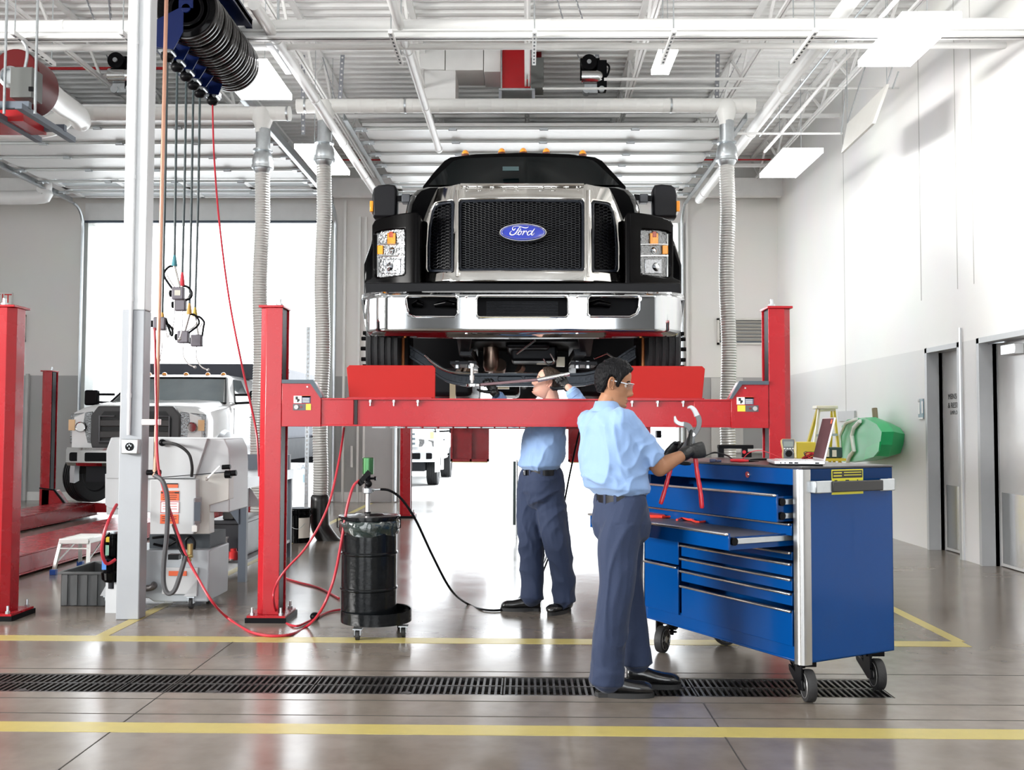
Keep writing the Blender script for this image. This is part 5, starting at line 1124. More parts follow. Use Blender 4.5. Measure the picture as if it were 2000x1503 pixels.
    for s in (-1, 1):
        b = B(); b.prism(rrect(s * .86 - .085, zb0 + .07, s * .86 + .085, zb1 - .07, .03, -.08), (0, .03, 0)); b.build('fog_slot', blackm, bu)
        b = B(); b.prism(rrect(s * .48 - .2, zb0 + .07, s * .48 + .2, zb1 - .07, .02, -.165), (0, .03, 0)); b.build('tow_slot', blackm, bu)
    B().box((-.75, .05, .36), (.75, .6, zb0)).build('underbody', darkm, root)
    B().box((-.5, .3, .45), (.5, L - .3, .75)).build('chassis', darkm, root)
    for u in (-.72, -.42, 0, .42, .72) if dump else ():
        B().sph((u * hw * .85, yr0 + .2, zt - .005), (.045, .06, .05), 12, 6, 0.0).build('roof_marker_lamp', amber, root)
    return root, hoodz, yc1
Tl = Matrix.Translation((-5.74, 14.25, .2))
wt, hz, yc1 = pickup(Tl, 'white work truck with charcoal grille parked on the lowered left lift', 'truck', 6.6, 1.03, 1.50, 2.05, True, True, radians(-24), glassc=(.13, .15, .155))
b = MB(Tl); b.box((-1.33, 3.0, 2.02), (1.13, 6.9, 2.30)); b.box((-1.28, 3.5, .95), (-1.20, 6.9, 2.05)); b.box((1.02, 3.5, .95), (1.10, 6.9, 2.05)); b.box((-1.2, 3.45, .95), (1.1, 3.55, 1.45)); b.build('dump_body', M('dump_body_navy', (.030, .034, .05), .4), wt, bev=.01)
b = MB(Tl)
for r in range(2):
    for k in range(15): b.box((-.62 + k * .088, 1.62 - .03 + r * .0, 1.66 + r * .105), (-.575 + k * .088, 1.625 + r * .0 - .03, 1.735 + r * .105))
# bright slots of the headache rack seen through the rear window
b2 = MB(Tl); 
for r in range(2):
    for k in range(15): b2.box((-.55 + k * .088, 1.53 - r * -.07, 1.69 + r * .10), (-.50 + k * .088, 1.535 + r * .07, 1.765 + r * .10))
b = MB(Tl); b.box((1.1, 3.4, .55), (1.2, 6.9, .95)); b.box((-1.2, 6.8, .4), (1.2, 6.9, 1.0)); b.build('side_rail', darkm, wt)
# headrests and steering wheel hinted behind the windshield
# ================================================================== coolant / parts washing cabinet behind the column
wc = M('cabinet_white', (.50, .515, .53), .38, var=.04)
YM = 7.42
def X_(px, Y=YM): return P(px, 1000, Y).x
def Z_(py, Y=YM): return P(400, py, Y).z
m = thing('parts_washer', 'white parts washer cabinet on castors behind the white column', 'parts washer', (X_(330), YM + .3, 0))
def fpoly(b, pts, Y, d): return b.prism([P(a, c, Y) for a, c in pts], (0, d, 0))
b = MB(); fpoly(b, [(207, 940), (207, 1005), (240, 1005), (240, 1000), (448, 1000), (448, 985), (449, 905), (447, 875), (438, 856), (216, 854), (207, 880)], YM + .10, .5)
lid = b.build('upper_cabinet', wc, m, bev=.008)
b = MB(); fpoly(b, [(205, 925), (241, 925), (241, 992), (213, 992), (205, 985)], YM + .06, .08); b.build('side_panel', wc, m, bev=.004)
b = MB(); fpoly(b, [(209, 877), (220, 855), (405, 856), (380, 934), (207, 934)], YM + .05, .1); b.build('lid_panel', M('cabinet_pale_grey', (.46, .475, .49), .4), m, bev=.004)
b = MB(); fpoly(b, [(293, 936), (383, 936), (383, 1035), (376, 1043), (293, 1043)], YM, .2); cbx = b.build('control_cabinet', wc, m, bev=.005)
b = MB(); fpoly(b, [(378, 930), (448, 922), (447, 975), (409, 986), (409, 1042), (378, 1042)], YM + .08, .12); b.build('side_hopper', M('cabinet_cream', (.54, .53, .50), .4), m, bev=.004)
b = MB(); fpoly(b, [(236, 1074), (409, 1074), (406, 1175), (300, 1175), (290, 1168), (236, 1168)], YM + .04, .5); b.build('tank', M('tank_grey_blue', (.38, .41, .44), .4), m, bev=.01)
b = MB(); fpoly(b, [(317, 1108), (386, 1108), (384, 1160), (316, 1160)], YM + .01, .03); b.build('access_panel', wc, m, bev=.003)
b = MB(); fpoly(b, [(292, 1043), (410, 1043), (410, 1074), (292, 1074)], YM + .16, .4); b.build('pump_bay', M('bay_dark', (.05, .06, .07), .6), m)
def st(nm, x0, y0, x1, y1, mt, Y=YM): a, c = P(x0, y1, Y), P(x1, y0, Y); return MB().box((a.x, Y - .004, a.z), (c.x, Y - .0005, c.z)).build(nm, mt, cbx)
for x0, y0, x1, y1, mt in ((326, 944, 348, 952, orangel), (314, 958, 350, 977, orangel), (314, 979, 350, 1001, labelw), (313, 1004, 349, 1022, orangel)): st('warning_label', x0, y0, x1, y1, mt)
b = MB()
for x0, y0, x1, y1 in ((326, 943, 348, 945.5), (315, 960, 350, 963), (318, 966, 346, 967), (318, 970, 346, 971), (318, 974, 344, 975), (317, 1008, 345, 1009), (317, 1012, 345, 1013), (317, 1016, 340, 1017)):
    a, c = P(x0, y1, YM), P(x1, y0, YM); b.box((a.x, YM - .006, a.z), (c.x, YM - .004, c.z))
b.build('label_print', labelk, cbx); b = MB()
for x0, y0, x1, y1 in ((318, 983, 346, 984), (318, 988, 346, 989), (318, 993, 346, 994), (314, 979, 350, 980), (314, 1000, 350, 1001), (314, 979, 315, 1001), (349, 979, 350, 1001)):
    a, c = P(x0, y1, YM), P(x1, y0, YM); b.box((a.x, YM - .006, a.z), (c.x, YM - .004, c.z))
b.build('label_print', M('label_red', (.6, .05, .06), .5), cbx)
c = P(341, 965, YM); text_part('warning_text', 'WARNING', Vector((P(332, 961, YM).x, YM - .007, P(332, 961.5, YM).z)), RF, .016, orangel, cbx)
a, c = P(329, 1124, YM), P(364, 1115, YM); MB().box((a.x, YM + .002, a.z), (c.x, YM + .012, c.z)).build('warning_label', orangel, m)
a, c = P(378, 1024, YM - .05), P(396, 972, YM - .05); cb_ = MB().box((a.x, YM - .07, a.z), (P(404, 0, YM).x, YM + .1, c.z)).build('switch_box', M('switch_box_grey', (.36, .38, .41), .4), m, bev=.008); MB().box((a.x + .012, YM - .074, a.z + .03), (c.x - .01, YM - .07, c.z - .03)).build('switch_plate', greym, cb_)
MB().box((X_(376), YM - .01, Z_(1038)), (X_(386), YM + .0, Z_(1026))).build('badge', labelw, m)
curve_part('black_hose', [P(317, 864, YM + .02), P(345, 868, YM - .03), P(368, 885, YM - .03), P(375, 910, YM - .02), P(374, 930, YM)], .012, rubber, m)
MB().sph(P(317, 864, YM + .03), .028, 12, 8).build('hose_fitting', blackm, m)
b = MB(); b.beam(P(404, 935, YM), P(430, 909, YM), .014, .01); b.sph(P(404, 935, YM), .014, 8, 6); b.build('gas_strut', gmet, m); MB().beam(P(302, 933, YM), P(448, 921, YM + .06), .006, .006).build('lid_seam', blackm, m)
b = MB(); b.cyl(P(434, 912, YM), P(450, 911, YM), .018, n=12); b.cyl(P(448, 924, YM), P(462, 923, YM), .022, n=12); b.cyl(P(440, 926, YM), P(452, 926, YM), .03, n=12); b.build('lid_handle', blackm, m)
b = MB(); 
for q in ([(298, 1050), (330, 1048), (350, 1060)], [(300, 1062), (325, 1066), (345, 1056)], [(365, 1072), (363, 1055), (372, 1048), (380, 1058), (379, 1072)]): b.tube(smooth_path([P(a, c, YM + .06) for a, c in q], 5), .010, 8)
b.build('pump_hose', blackm, m)
b = MB(); c = P(371, 1082, YM - .02); b.cyl(c, c + Vector((0, 0, .08)), .022, n=10); b.cyl(c - Vector((.02, 0, .02)), c + Vector((.02, 0, -.01)), .015, n=8); b.sph(c + Vector((.0, -.02, -.04)), .02, 8, 6); b.build('brass_valve', M('brass', (.45, .35, .15), .35, .8), m)
b = MB(); b.tube(smooth_path([P(215, 1130, YM), P(222, 1145, YM), P(240, 1150, YM), P(262, 1150, YM), P(290, 1148, YM), P(300, 1144, YM), P(300, 1138, YM + .1)], 5), .024, 12); b.build('drain_pipe', M('pipe_iron', (.12, .11, .11), .4, .5), m)
def caster(root, c, r=.035):
    o = MB().lathe([(r * .4, -.014), (r, -.012), (r, .012), (r * .4, .014)], (c.x, c.y, r), 'x', n=20).build('caster_wheel', rubber, root); b = MB(); b.box((c.x - .02, c.y - .02, r), (c.x - .016, c.y + .02, r * 2.1)); b.box((c.x + .016, c.y - .02, r), (c.x + .02, c.y + .02, r * 2.1)); b.box((c.x - .03, c.y - .03, r * 2.1), (c.x + .03, c.y + .03, r * 2.3)); b.build('caster_fork', galv, o); return o
for px in (212, 374): c = P(px, 1180, YM + .05); caster(m, c, .042); caster(m, c + Vector((0, .42, 0)), .042); MB().prism([Vector((c.x - .05, c.y - .04, .1)), Vector((c.x + .05, c.y - .04, .1)), Vector((c.x + .05, c.y - .04, .22))] if px > 300 else [Vector((c.x - .05, c.y - .04, .1)), Vector((c.x + .07, c.y - .04, .1)), Vector((c.x + .07, c.y - .04, .32))], (0, .06, 0)).build('caster_bracket', wc, m)
for px in (250, 374): MB().box((X_(px) - .03, YM + .1, .09), (X_(px) + .03, YM + .5, .13)).build('skid', wc, m)
# pump motor
pmx = X_(222, 7.3); pm = thing('pump_motor', 'black upright pump motor with yellow tag left of the white column', 'pump', (pmx, 7.34, .14))
b = MB(); z0, z1 = P(222, 1135, 7.3).z, P(222, 1040, 7.3).z; H = z1 - z0
b.lathe([(.055, 0), (.075, .02), (.08, .07), (.06, .09), (.062, .1), (.072, .12), (.072, H - .04), (.078, H - .035), (.078, H - .005), (.06, H)], (pmx, 7.3, z0), n=28); b.build('motor_body', blackg, pm)
MB().lathe([(.055, 0), (.055, .012), (.01, .014)], (pmx, 7.3, z1), n=24).build('motor_cap', galv, pm); MB().cyl((pmx, 7.3, z0 - .05), (pmx, 7.3, z0), .03, n=14).build('pump_neck', darkm, pm)
def tagbox(px0, py0, px1, py1, mt, root, Y, nm='tag'): a, c = P(px0, py1, Y), P(px1, py0, Y); return MB().box((a.x, Y - .003, a.z), (c.x, Y, c.z)).build(nm, mt, root)
tagbox(207, 1048, 214, 1058, yellowp, pm, 7.225); tagbox(206, 1064, 213, 1084, M('tag_green', (.3, .55, .42), .5), pm, 7.225); tagbox(199, 1092, 208, 1112, M('tag_blue', (.05, .18, .5), .5), pm, 7.215); tagbox(231, 1050, 238, 1056, labelw, pm, 7.225); tagbox(231, 1058, 238, 1064, labelw, pm, 7.225)
curve_part('power_cable', [P(214, 1040, 7.2), P(200, 1056, 7.2), P(199, 1078, 7.2), P(212, 1092, 7.2), P(238, 1096, 7.2)], .009, blackm, pm); MB().box((pmx - .04, 7.28, 0), (pmx + .05, 7.36, z0)).build('pump_bracket', wc, pm)
# workbench with its contents
yb0, yb1 = P(450, 1137, 8.6).y, 9.9
YB1 = G(477, 1137).y; YB2 = G(598, 1090).y if False else 10.3
wb = thing('workbench', 'grey steel workbench between the parts washer and the left lift post', 'workbench', (-2.6, 9.0, 0))
x0, x1 = P(447, 930, YB1).x, P(482, 930, YB1).x
xr = P(576, 920, 10.6).x; topz = P(470, 932, YB1).z; top2 = topz
b = MB(); b.box((x0 - .3, YB1, topz - .02), (x1, 10.5, topz)); b.box((x0 - .3, YB1 - .004, topz - .10), (x1, YB1, topz - .02)); b.box((x1 - .004, YB1, topz - .10), (x1, 10.5, topz - .02)); b.build('bench_top', M('bench_steel', (.42, .44, .46), .35, .4), wb)
gb = M('bench_grey', (.085, .10, .125), .45)
for px, y in ((470, YB1 + .02), (470, 10.4)):
    xx = x1 - .075; MB().box((xx, y, 0), (xx + .07, y + .06, topz - .02)).build('bench_leg', gb, wb)
MB().prism([Vector((x1 - .36, YB1 + .01, topz - .02)), Vector((x1 - .07, YB1 + .01, topz - .02)), Vector((x1 - .07, YB1 + .01, topz - .42))], (0, .02, 0)).build('gusset', gb, wb)
MB().box((x0 - .3, YB1 + .02, 0), (x0 - .24, YB1 + .08, topz)).build('bench_leg', gb, wb)
MB().box((x0 - .3, YB1 + .05, .16), (x1 - .01, 10.4, .19)).build('lower_shelf', M('shelf_grey', (.30, .31, .33), .4), wb); MB().box((x0 - .3, 10.3, topz), (x1, 10.36, topz + .16)).build('back_stop', gb, wb)
def item(nm, label, cat, bld, mt, **k): return tag(bld.build(nm, mt, **k), label, cat)
sh = .191
b = MB(); b.box((x0 - .18, YB1 + .12, sh), (x1 - .09, 9.6, sh + .33)); b.box((x0 - .21, YB1 + .10, sh + .31), (x1 - .06, 9.65, sh + .35)); item('storage_tote', 'black plastic tote on the lower shelf of the grey workbench', 'tote', b, M('tote_black', (.02, .02, .024), .35), bev=.01)
b = MB(); b.box((x0 - .1, YB1 + .16, sh + .351), (x1 - .16, 9.3, sh + .46)); item('parts_tray', 'black parts tray stacked on the tote under the workbench', 'tray', b, M('tray_black', (.03, .028, .026), .5), bev=.008)
b = MB(); zc0 = sh + .461; c = Vector(((x0 + x1) / 2 - .08, YB1 + .35, zc0)); rings = []
for k, (r, z) in enumerate(((.17, 0), (.15, .06), (.09, .16), (.045, .23), (.01, .27))): rings.append([c + Vector(((r * (1 + .18 * sin(3 * t) + .08 * sin(7 * t + k))) * cos(t), r * .8 * sin(t), z)) for t in [2 * pi * j / 24 for j in range(24)]])
b.loft(rings); item('plastic_sheet', 'crumpled translucent white plastic bag on the tray under the workbench', 'plastic bag', b, M('bag_white', (.72, .74, .78), .35, var=.1), ang=60)
c = P(437, 1088, 8.7); b = MB(); b.lathe([(.07, 0), (.07, .012), (.012, .016), (.012, .19), (.022, .195), (.022, .21)], (c.x, YB1 + .04, sh), n=16); item('steel_stand', 'slim brass-coloured rod on a round foot on the bench shelf', 'stand', b, gmet)
b = MB(); c = P(449, 1080, 8.7); b.lathe([(.045, 0), (.045, .07), (.03, .08), (.03, .10)], (c.x, YB1 + .08, sh), n=18); item('red_jar', 'small red plastic jar beside the rod on the bench shelf', 'jar', b, M('jar_red', (.55, .03, .03), .3))
c = G(583, 1058); bk = thing('bucket', 'black plastic bucket with a white paper label behind the left lift post', 'bucket', (c.x, c.y, 0)); b = MB(); b.lathe([(.13, 0), (.145, .38), (.155, .385), (.155, .40), (.148, .41)], (c.x, c.y, 0), n=30); b.lathe([(.150, .33), (.157, .335), (.157, .345), (.150, .35)], (c.x, c.y, 0), n=30); b.build('bucket_body', blackg, bk)
MB().add(*(lambda vs: (vs, [[i, i + 1, i + 8, i + 7] for i in range(6)]))([Vector((c.x + .147 * cos(t), c.y + .147 * sin(t), z)) for z in (.06, .30) for t in [-1.35 + .18 * k for k in range(7)]])).build('paper_label', M('paper_cream', (.70, .66, .60), .7), bk)
curve_part('bail_handle', [(c.x - .15, c.y, .33), (c.x - .08, c.y - .15, .22), (c.x + .05, c.y - .17, .18), (c.x + .15, c.y, .33)], .003, galv, bk)
# galvanised slotted upright in the doorway
x = P(599, 900, 17.6).x; b = MB(); b.box((x - .035, 17.6, 0), (x - .0, 17.62, 3.2)); b.box((x, 17.6, 0), (x + .035, 17.62, 3.2)); su = b.build('slotted_upright', galv); tag(su, 'galvanised slotted steel upright in the left doorway', 'upright')
q = MB(); 
for k in range(40): q.box((x - .012, 17.595, .1 + k * .078), (x + .012, 17.6, .14 + k * .078))
q.build('upright_slots', M('slot_pale', (.8, .82, .83), .6), su)
# step stool
zs = G(150, 1106).y; st_ = thing('step_stool', 'folding aluminium step stool with blue feet beside the red runway', 'step stool', (-4.1, 8.4, 0)); alu = M('aluminium', (.70, .70, .68), .32, .6)
f1 = G(104, 1122); f2 = G(170, 1124) ; yS = f1.y; xa, xb = f1.x, G(172, 1122).x; zt_ = P(140, 1053, yS).z; ins = .05
for xx, ix in ((xa, ins), (xb, -ins)):
    for yy, iy in ((yS, .08), (yS + .55, -.08)):
        l_ = MB().beam((xx, yy, .02), (xx + ix * .6, yy + iy, zt_ - .02), .035, .02).build('stool_leg', alu, st_); MB().box((xx - .028, yy - .02, 0), (xx + .028, yy + .03, .05)).build('foot', M('foot_blue', (.02, .08, .35), .4), l_, bev=.004)
b = MB(); b.box((xa - .01 + ins * .6, yS + .05, zt_ - .05), (xb + .01 - ins * .6, yS + .50, zt_)); 
b.build('platform', alu, st_, bev=.006); b = MB()
for k in range(6): b.box((xa + ins, yS + .08 + k * .068, zt_), (xb - ins, yS + .10 + k * .068, zt_ + .004))
b.build('tread_ribs', alu, st_); b = MB(); b.beam((xa + .03, yS + .06, .22), (xb - .03, yS + .07, .22), .02, .015) if False else b.beam((xa + .02, yS + .06, zt_ - .09), (xb - .02, yS + .06, zt_ - .09), .03, .012); b.beam((xa + .02, yS + .04, .12), (xa + .04, yS + .4, zt_ - .05), .012, .008); b.beam((xb - .02, yS + .04, .12), (xb - .04, yS + .4, zt_ - .05), .012, .008); b.build('brace', alu, st_)
# plastic crate
c0, c1 = G(118, 1183), G(222, 1181); yc = c0.y; ztc = P(120, 1116, yc).z; crm = M('crate_grey_dirty', (.075, .078, .08), .6, var=.45, scale=14, stretch=(1, 1, .25))
cr = thing('plastic_crate', 'dirty grey plastic crate on the floor left of the white column', 'crate', ((c0.x + c1.x) / 2, yc + .25, 0)); b = MB(); xa, xb, ya_, yb_ = c0.x, c1.x, yc, yc + .58
def tray(b, xa, xb, ya, yb, z0, z1, t=.008, fl=.02):
    b.box((xa, ya, z0), (xb, yb, z0 + t))
    for q in ((xa, ya, xb, ya + t), (xa, yb - t, xb, yb), (xa, ya, xa + t, yb), (xb - t, ya, xb, yb)): b.box((q[0], q[1], z0), (q[2], q[3], z1))
    for q in ((xa - fl, ya - fl, xb + fl, ya), (xa - fl, yb, xb + fl, yb + fl), (xa - fl, ya, xa, yb), (xb, ya, xb + fl, yb)): b.box((q[0], q[1], z1 - .018), (q[2], q[3], z1))
tray(b, xa, xb, ya_, yb_, 0, ztc); b.build('crate_shell', crm, cr, bev=.003); b = MB()
for k in range(5): xx = xa + .02 + (xb - xa - .08) * k / 4; b.box((xx, ya_ - .012, .01), (xx + .035, ya_, ztc - .02))
b.build('crate_ribs', crm, cr)
# ================================================================== grease drum with pump on a dolly
dc = G(733, 1225); yD = 6.62; dc = Vector((P(720, 1200, yD).x, yD, 0)); dd = thing('grease_drum', 'black steel drum with a green-topped pump on a round dolly', 'drum', (dc.x, yD, 0))
drm = M('drum_black_enamel', (.005, .006, .007), .18, spec=.3, var=.5, scale=8, bump=.15, bscale=30)
zb_, zt_ = P(720, 1215, yD - .18).z, P(720, 1018, yD - .18).z; R_ = .186; H = zt_ - zb_; zb_ = .115; H = zt_ - .115
pr = [(R_ - .01, 0), (R_, .01)]
for f in (.30, .66): pr += [(R_, H * f - .012), (R_ + .008, H * f - .004), (R_ + .008, H * f + .004), (R_, H * f + .012)]
pr += [(R_, H), (R_ + .008, H + .004), (R_ + .008, H + .022), (R_ - .005, H + .024), (R_ - .02, H + .018), (.02, H + .018)]
MB().lathe(pr, (dc.x, yD, zb_), n=56).build('drum_body', drm, dd, ang=30)
b = MB(); rings = []
for z, r in ((H - .005, R_ + .005), (H - .02, R_ + .014), (H - .06, R_ + .012), (H - .085, R_ + .006), (H - .10, R_ + .004)):
    rings.append([Vector((dc.x + (r + .006 * sin(9 * t + z * 90) + .004 * sin(17 * t)) * cos(t), yD + (r + .006 * sin(9 * t + z * 90)) * sin(t), zb_ + z + .008 * sin(5 * t) * (1 if z < H - .04 else 0))) for t in [2 * pi * k / 72 for k in range(72)]])
b.loft(rings, cap=False); b.build('plastic_liner', M('liner_black_plastic', (.012, .022, .020), .15, coat=1, bump=.8, bscale=26), dd, ang=70)
b = MB(); b.lathe([(R_ + .022, 0), (R_ + .022, .008), (R_ - .01, .012), (.10, .014), (.09, .02), (.03, .022)], (dc.x, yD, zb_ + H + .018), n=48); b.build('drum_lid', drm, dd)
for s_ in (-1, 1): b = MB(); b.tube([(dc.x + s_ * (R_ + .006), yD - .03, zb_ + H + .01), (dc.x + s_ * (R_ + .028), yD - .03, zb_ + H + .008), (dc.x + s_ * (R_ + .028), yD - .03, zb_ + H - .055), (dc.x + s_ * (R_ + .006), yD - .03, zb_ + H - .06)], .004, 8); b.build('lid_clamp', blackm, dd)
dx = P(735, 1200, yD).x; Rd = .238
dol = thing('drum_dolly', 'round black drum dolly with chrome castors carrying the grease drum', 'dolly', (dx, yD, 0)); zz = .075
MB().lathe([(.02, .022), (Rd - .006, .022), (Rd - .006, .075), (Rd, .078), (Rd, .0), (.02, 0)], (dx, yD, zz + .015), n=48).build('dolly_pan', drm, dol)
for a in (-2.0, -.45, .9, 2.4):
    c = Vector((dx + (Rd - .02) * cos(a), yD + (Rd - .02) * sin(a), 0)); caster(dol, c, .033)
pz = zb_ + H + .035; px_ = P(718, 1000, yD).x; pu = thing('grease_pump', 'green and steel air-operated grease pump standing in the drum lid', 'pump', (px_, yD, pz)); Zd = lambda py: P(718, py, yD).z
MB().cyl((px_, yD, pz), (px_, yD, Zd(999)), .022, n=20).build('pump_collar', blackm, pu); MB().cyl((px_, yD, Zd(1000)), (px_, yD, Zd(960)), .017, n=20).build('pump_tube', gmet, pu)
b = MB(); b.lathe([(.026, 0), (.034, .005), (.034, .035), (.028, .04), (.02, .06)], (px_, yD, Zd(963)), n=24); b.build('pump_head', galv, pu)
b = MB(); b.lathe([(.034, 0), (.038, .003), (.038, Zd(894) - Zd(926)), (.034, Zd(893) - Zd(926))], (px_, yD, Zd(926)), n=32); b.build('air_motor', M('anodised_green', (.06, .17, .07), .25, .75), pu)
b = MB(); b.cyl((px_, yD, Zd(948)), (px_, yD, Zd(926)), .018, n=14); b.beam(P(705, 940, yD - .03), P(722, 920, yD - .03), .035, .03); b.cyl(P(702, 938, yD - .03), P(708, 946, yD - .03), .022, n=10); b.sph((px_ + .01, yD - .03, Zd(944)), .024, 10, 8); b.cyl(P(720, 934, yD), P(734, 934, yD), .008, n=8); b.cyl(P(731, 934, yD), P(735, 934, yD), .014, n=8); b.build('air_valve', blackm, pu)
b = MB(); b.cyl(P(726, 956, yD), P(745, 955, yD), .008, n=10); b.cyl(P(727, 956, yD), P(731, 956, yD), .013, n=8); b.build('outlet_fitting', galv, pu)
# ------------------------------------------------------------------ hoses on the floor
def gp(px, py, Y=None, z=None):
    return P(px, py, Y) if Y else G(px, py, z or .010)
tag(curve_part('black_grease_hose', [P(743, 955, yD), P(762, 958, 6.62), P(785, 975, 6.65), P(812, 1015, 6.7), P(845, 1085, 6.85), P(880, 1150, 7.0), gp(912, 1178), gp(945, 1190), gp(985, 1189), gp(1012, 1170), gp(1040, 1130), gp(1062, 1095), gp(1080, 1060)], .0085, blackm), 'black grease hose arching from the drum pump down to the mechanic\'s feet', 'hose')
tag(curve_part('black_air_hose', [P(1133, 836, 7.3), P(1125, 870, 7.45), P(1112, 930, 7.6), P(1098, 1000, 7.8), P(1082, 1060, 8.0), P(1065, 1105, 8.1), gp(1052, 1140)], .0075, blackm), 'black hose hanging down behind the mechanic under the lift', 'hose')
tag(curve_part('red_air_hose', [P(702, 938, yD - .03), P(690, 950, 6.55), P(678, 990, 6.52), P(668, 1050, 6.5), P(652, 1130, 6.5), gp(628, 1190, 6.48), gp(600, 1222), gp(560, 1240), gp(500, 1237), gp(450, 1210), P(415, 1175, 6.85), P(385, 1125, 6.95), P(362, 1080, 6.98), P(340, 1020, 6.98), P(318, 950, 6.98), P(308, 900, 6.99), P(305, 800, 7.0), P(302, 640, 7.08)], .0095, redh), 'red air hose looping from the column over the floor to the drum pump', 'hose')
tag(curve_part('red_lift_hose', [P(672, 835, 7.3), P(662, 900, 7.1), P(640, 990, 6.95), P(600, 1065, 6.9), P(560, 1110, 6.88), P(540, 1140, 6.86), P(534, 1170, 6.8), gp(545, 1205), gp(575, 1222), gp(605, 1212), gp(640, 1195), gp(664, 1190)], .0085, redh), 'dark red hose hanging from the lift beam and curling by its left post', 'hose')
tag(curve_part('red_floor_hose', [gp(556, 1128), gp(585, 1137), gp(625, 1148), gp(662, 1168)], .0095, redh), 'short dark red hose lying behind the left lift post towards the drum', 'hose')
tag(MB().sph(G(615, 1203, .03) + Vector((0, 0, .0)), (.035, .035, .03), 18, 12).build('hose_ball', blackm), 'black rubber stop ball on the red hose beside the left lift post', 'ball')
tag(curve_part('washer_hose', [P(302, 928, 6.98), P(318, 940, 6.95), P(327, 975, 6.95), P(326, 1040, 6.95), P(320, 1100, 6.95), P(320, 1140, 6.95), P(328, 1158, 6.95), P(342, 1150, 6.95), P(357, 1105, 6.96), P(362, 1085, 6.97)], .017, M('grey_rubber_hose', (.06, .06, .065), .45)), 'thick grey hose hanging in a long loop beside the white column', 'hose')
b = MB(); b.tube(smooth_path([P(362, 1088, 6.97), P(350, 1068, 7.0), P(345, 1045, 7.05), P(338, 1025, 7.3)], 5), .010, 8); b.box((P(350, 0, 6.95).x, 6.93, P(350, 1092, 6.95).z), (P(370, 0, 6.95).x, 6.99, P(350, 1082, 6.95).z)); tag(b.build('hose_clip', blackm), 'black hose clip tying the grey and red hoses together', 'clip')
tag(curve_part('washer_red_hose', [P(228, 985, 7.3), P(215, 1010, 7.15), P(204, 1040, 7.1), P(199, 1075, 7.1), P(208, 1100, 7.15), P(226, 1092, 7.2)], .012, redh), 'red hose curving down left of the pump motor', 'hose')
# ================================================================== blue rolling tool cabinet
nc = G(1590, 1371); 
def bxy(px, py, z): return G(px, py, z)
TZ0, TZ1 = .205, 1.19
C0 = G(1570, 1297, TZ0); C1 = G(1257, 1205, TZ0); C2 = G(1752, 1274, TZ0)
u = (C1 - C0); LF = u.length; u.normalize(); v = Vector((-u.y, u.x, 0));
if v.dot(C2 - C0) < 0: v = -v
LD = .66
TB = Matrix(((u.x, v.x, 0, C0.x), (u.y, v.y, 0, C0.y), (0, 0, 1, 0), (0, 0, 0, 1)))
# local frame: +x runs along the front towards the left/far end, +y goes into the cabinet; the front face is y=0 and the near side is x=0
tb = thing('tool_cabinet', 'large blue rolling tool cabinet with many drawers on the right', 'tool cabinet', C0 + u * LF / 2 + v * LD / 2); B = lambda: MB(TB)
darkb = M('blue_recess', (.004, .02, .08), .4); TZ1 = P(1570, 916, C0.y).z
b = B(); t = .012
b.box((0, 0, TZ0), (t, LD, TZ1)); b.box((LF - t, 0, TZ0), (LF, LD, TZ1)); b.box((0, LD - t, TZ0), (LF, LD, TZ1)); b.box((0, 0, TZ0), (LF, LD, TZ0 + t)); b.box((0, .0, TZ1 - .085), (LF, LD, TZ1)); b.box((0, .004, TZ0), (LF, .02, TZ0 + .09))
b.box((0, .35, TZ0), (LF, .36, TZ1 - .02)); shell = b.build('cabinet_body', bluep, tb, bev=.004)
B().box((-.002, -.004, TZ1), (LF + .002, LD + .002, TZ1 + .012)).build('top_mat', M('black_top_mat', (.045, .042, .045), .32, bump=.1, bscale=150), tb, bev=.003)
# corner posts in aluminium
def cornerpost(x0):
    b = B(); pts = [Vector((x0, .035, TZ0 - .008)), Vector((x0 + .035, .0, 0)), Vector((0, 0, 0))]
    prof = []
    for k in range(7): a = pi + pi / 2 * k / 6; prof.append((x0 + .028 + .036 * cos(a), .020 + .034 * sin(a)))
    prof += [(x0 + .05, -.014), (x0 + .05, .03), (x0 - .008, .05)]
    b.prism([Vector((p[0], p[1], TZ0 - .006)) for p in prof], (0, 0, TZ1 - TZ0 + .004)); return b.build('corner_post', M('post_aluminium', (.42, .42, .42), .28, 1.0, stretch=(6, 6, .2)), tb, ang=60)
cornerpost(0.0); 
b = B(); b.box((LF - .02, -.012, TZ0), (LF + .006, .05, TZ1)); b.build('corner_post', steel, tb, bev=.006)
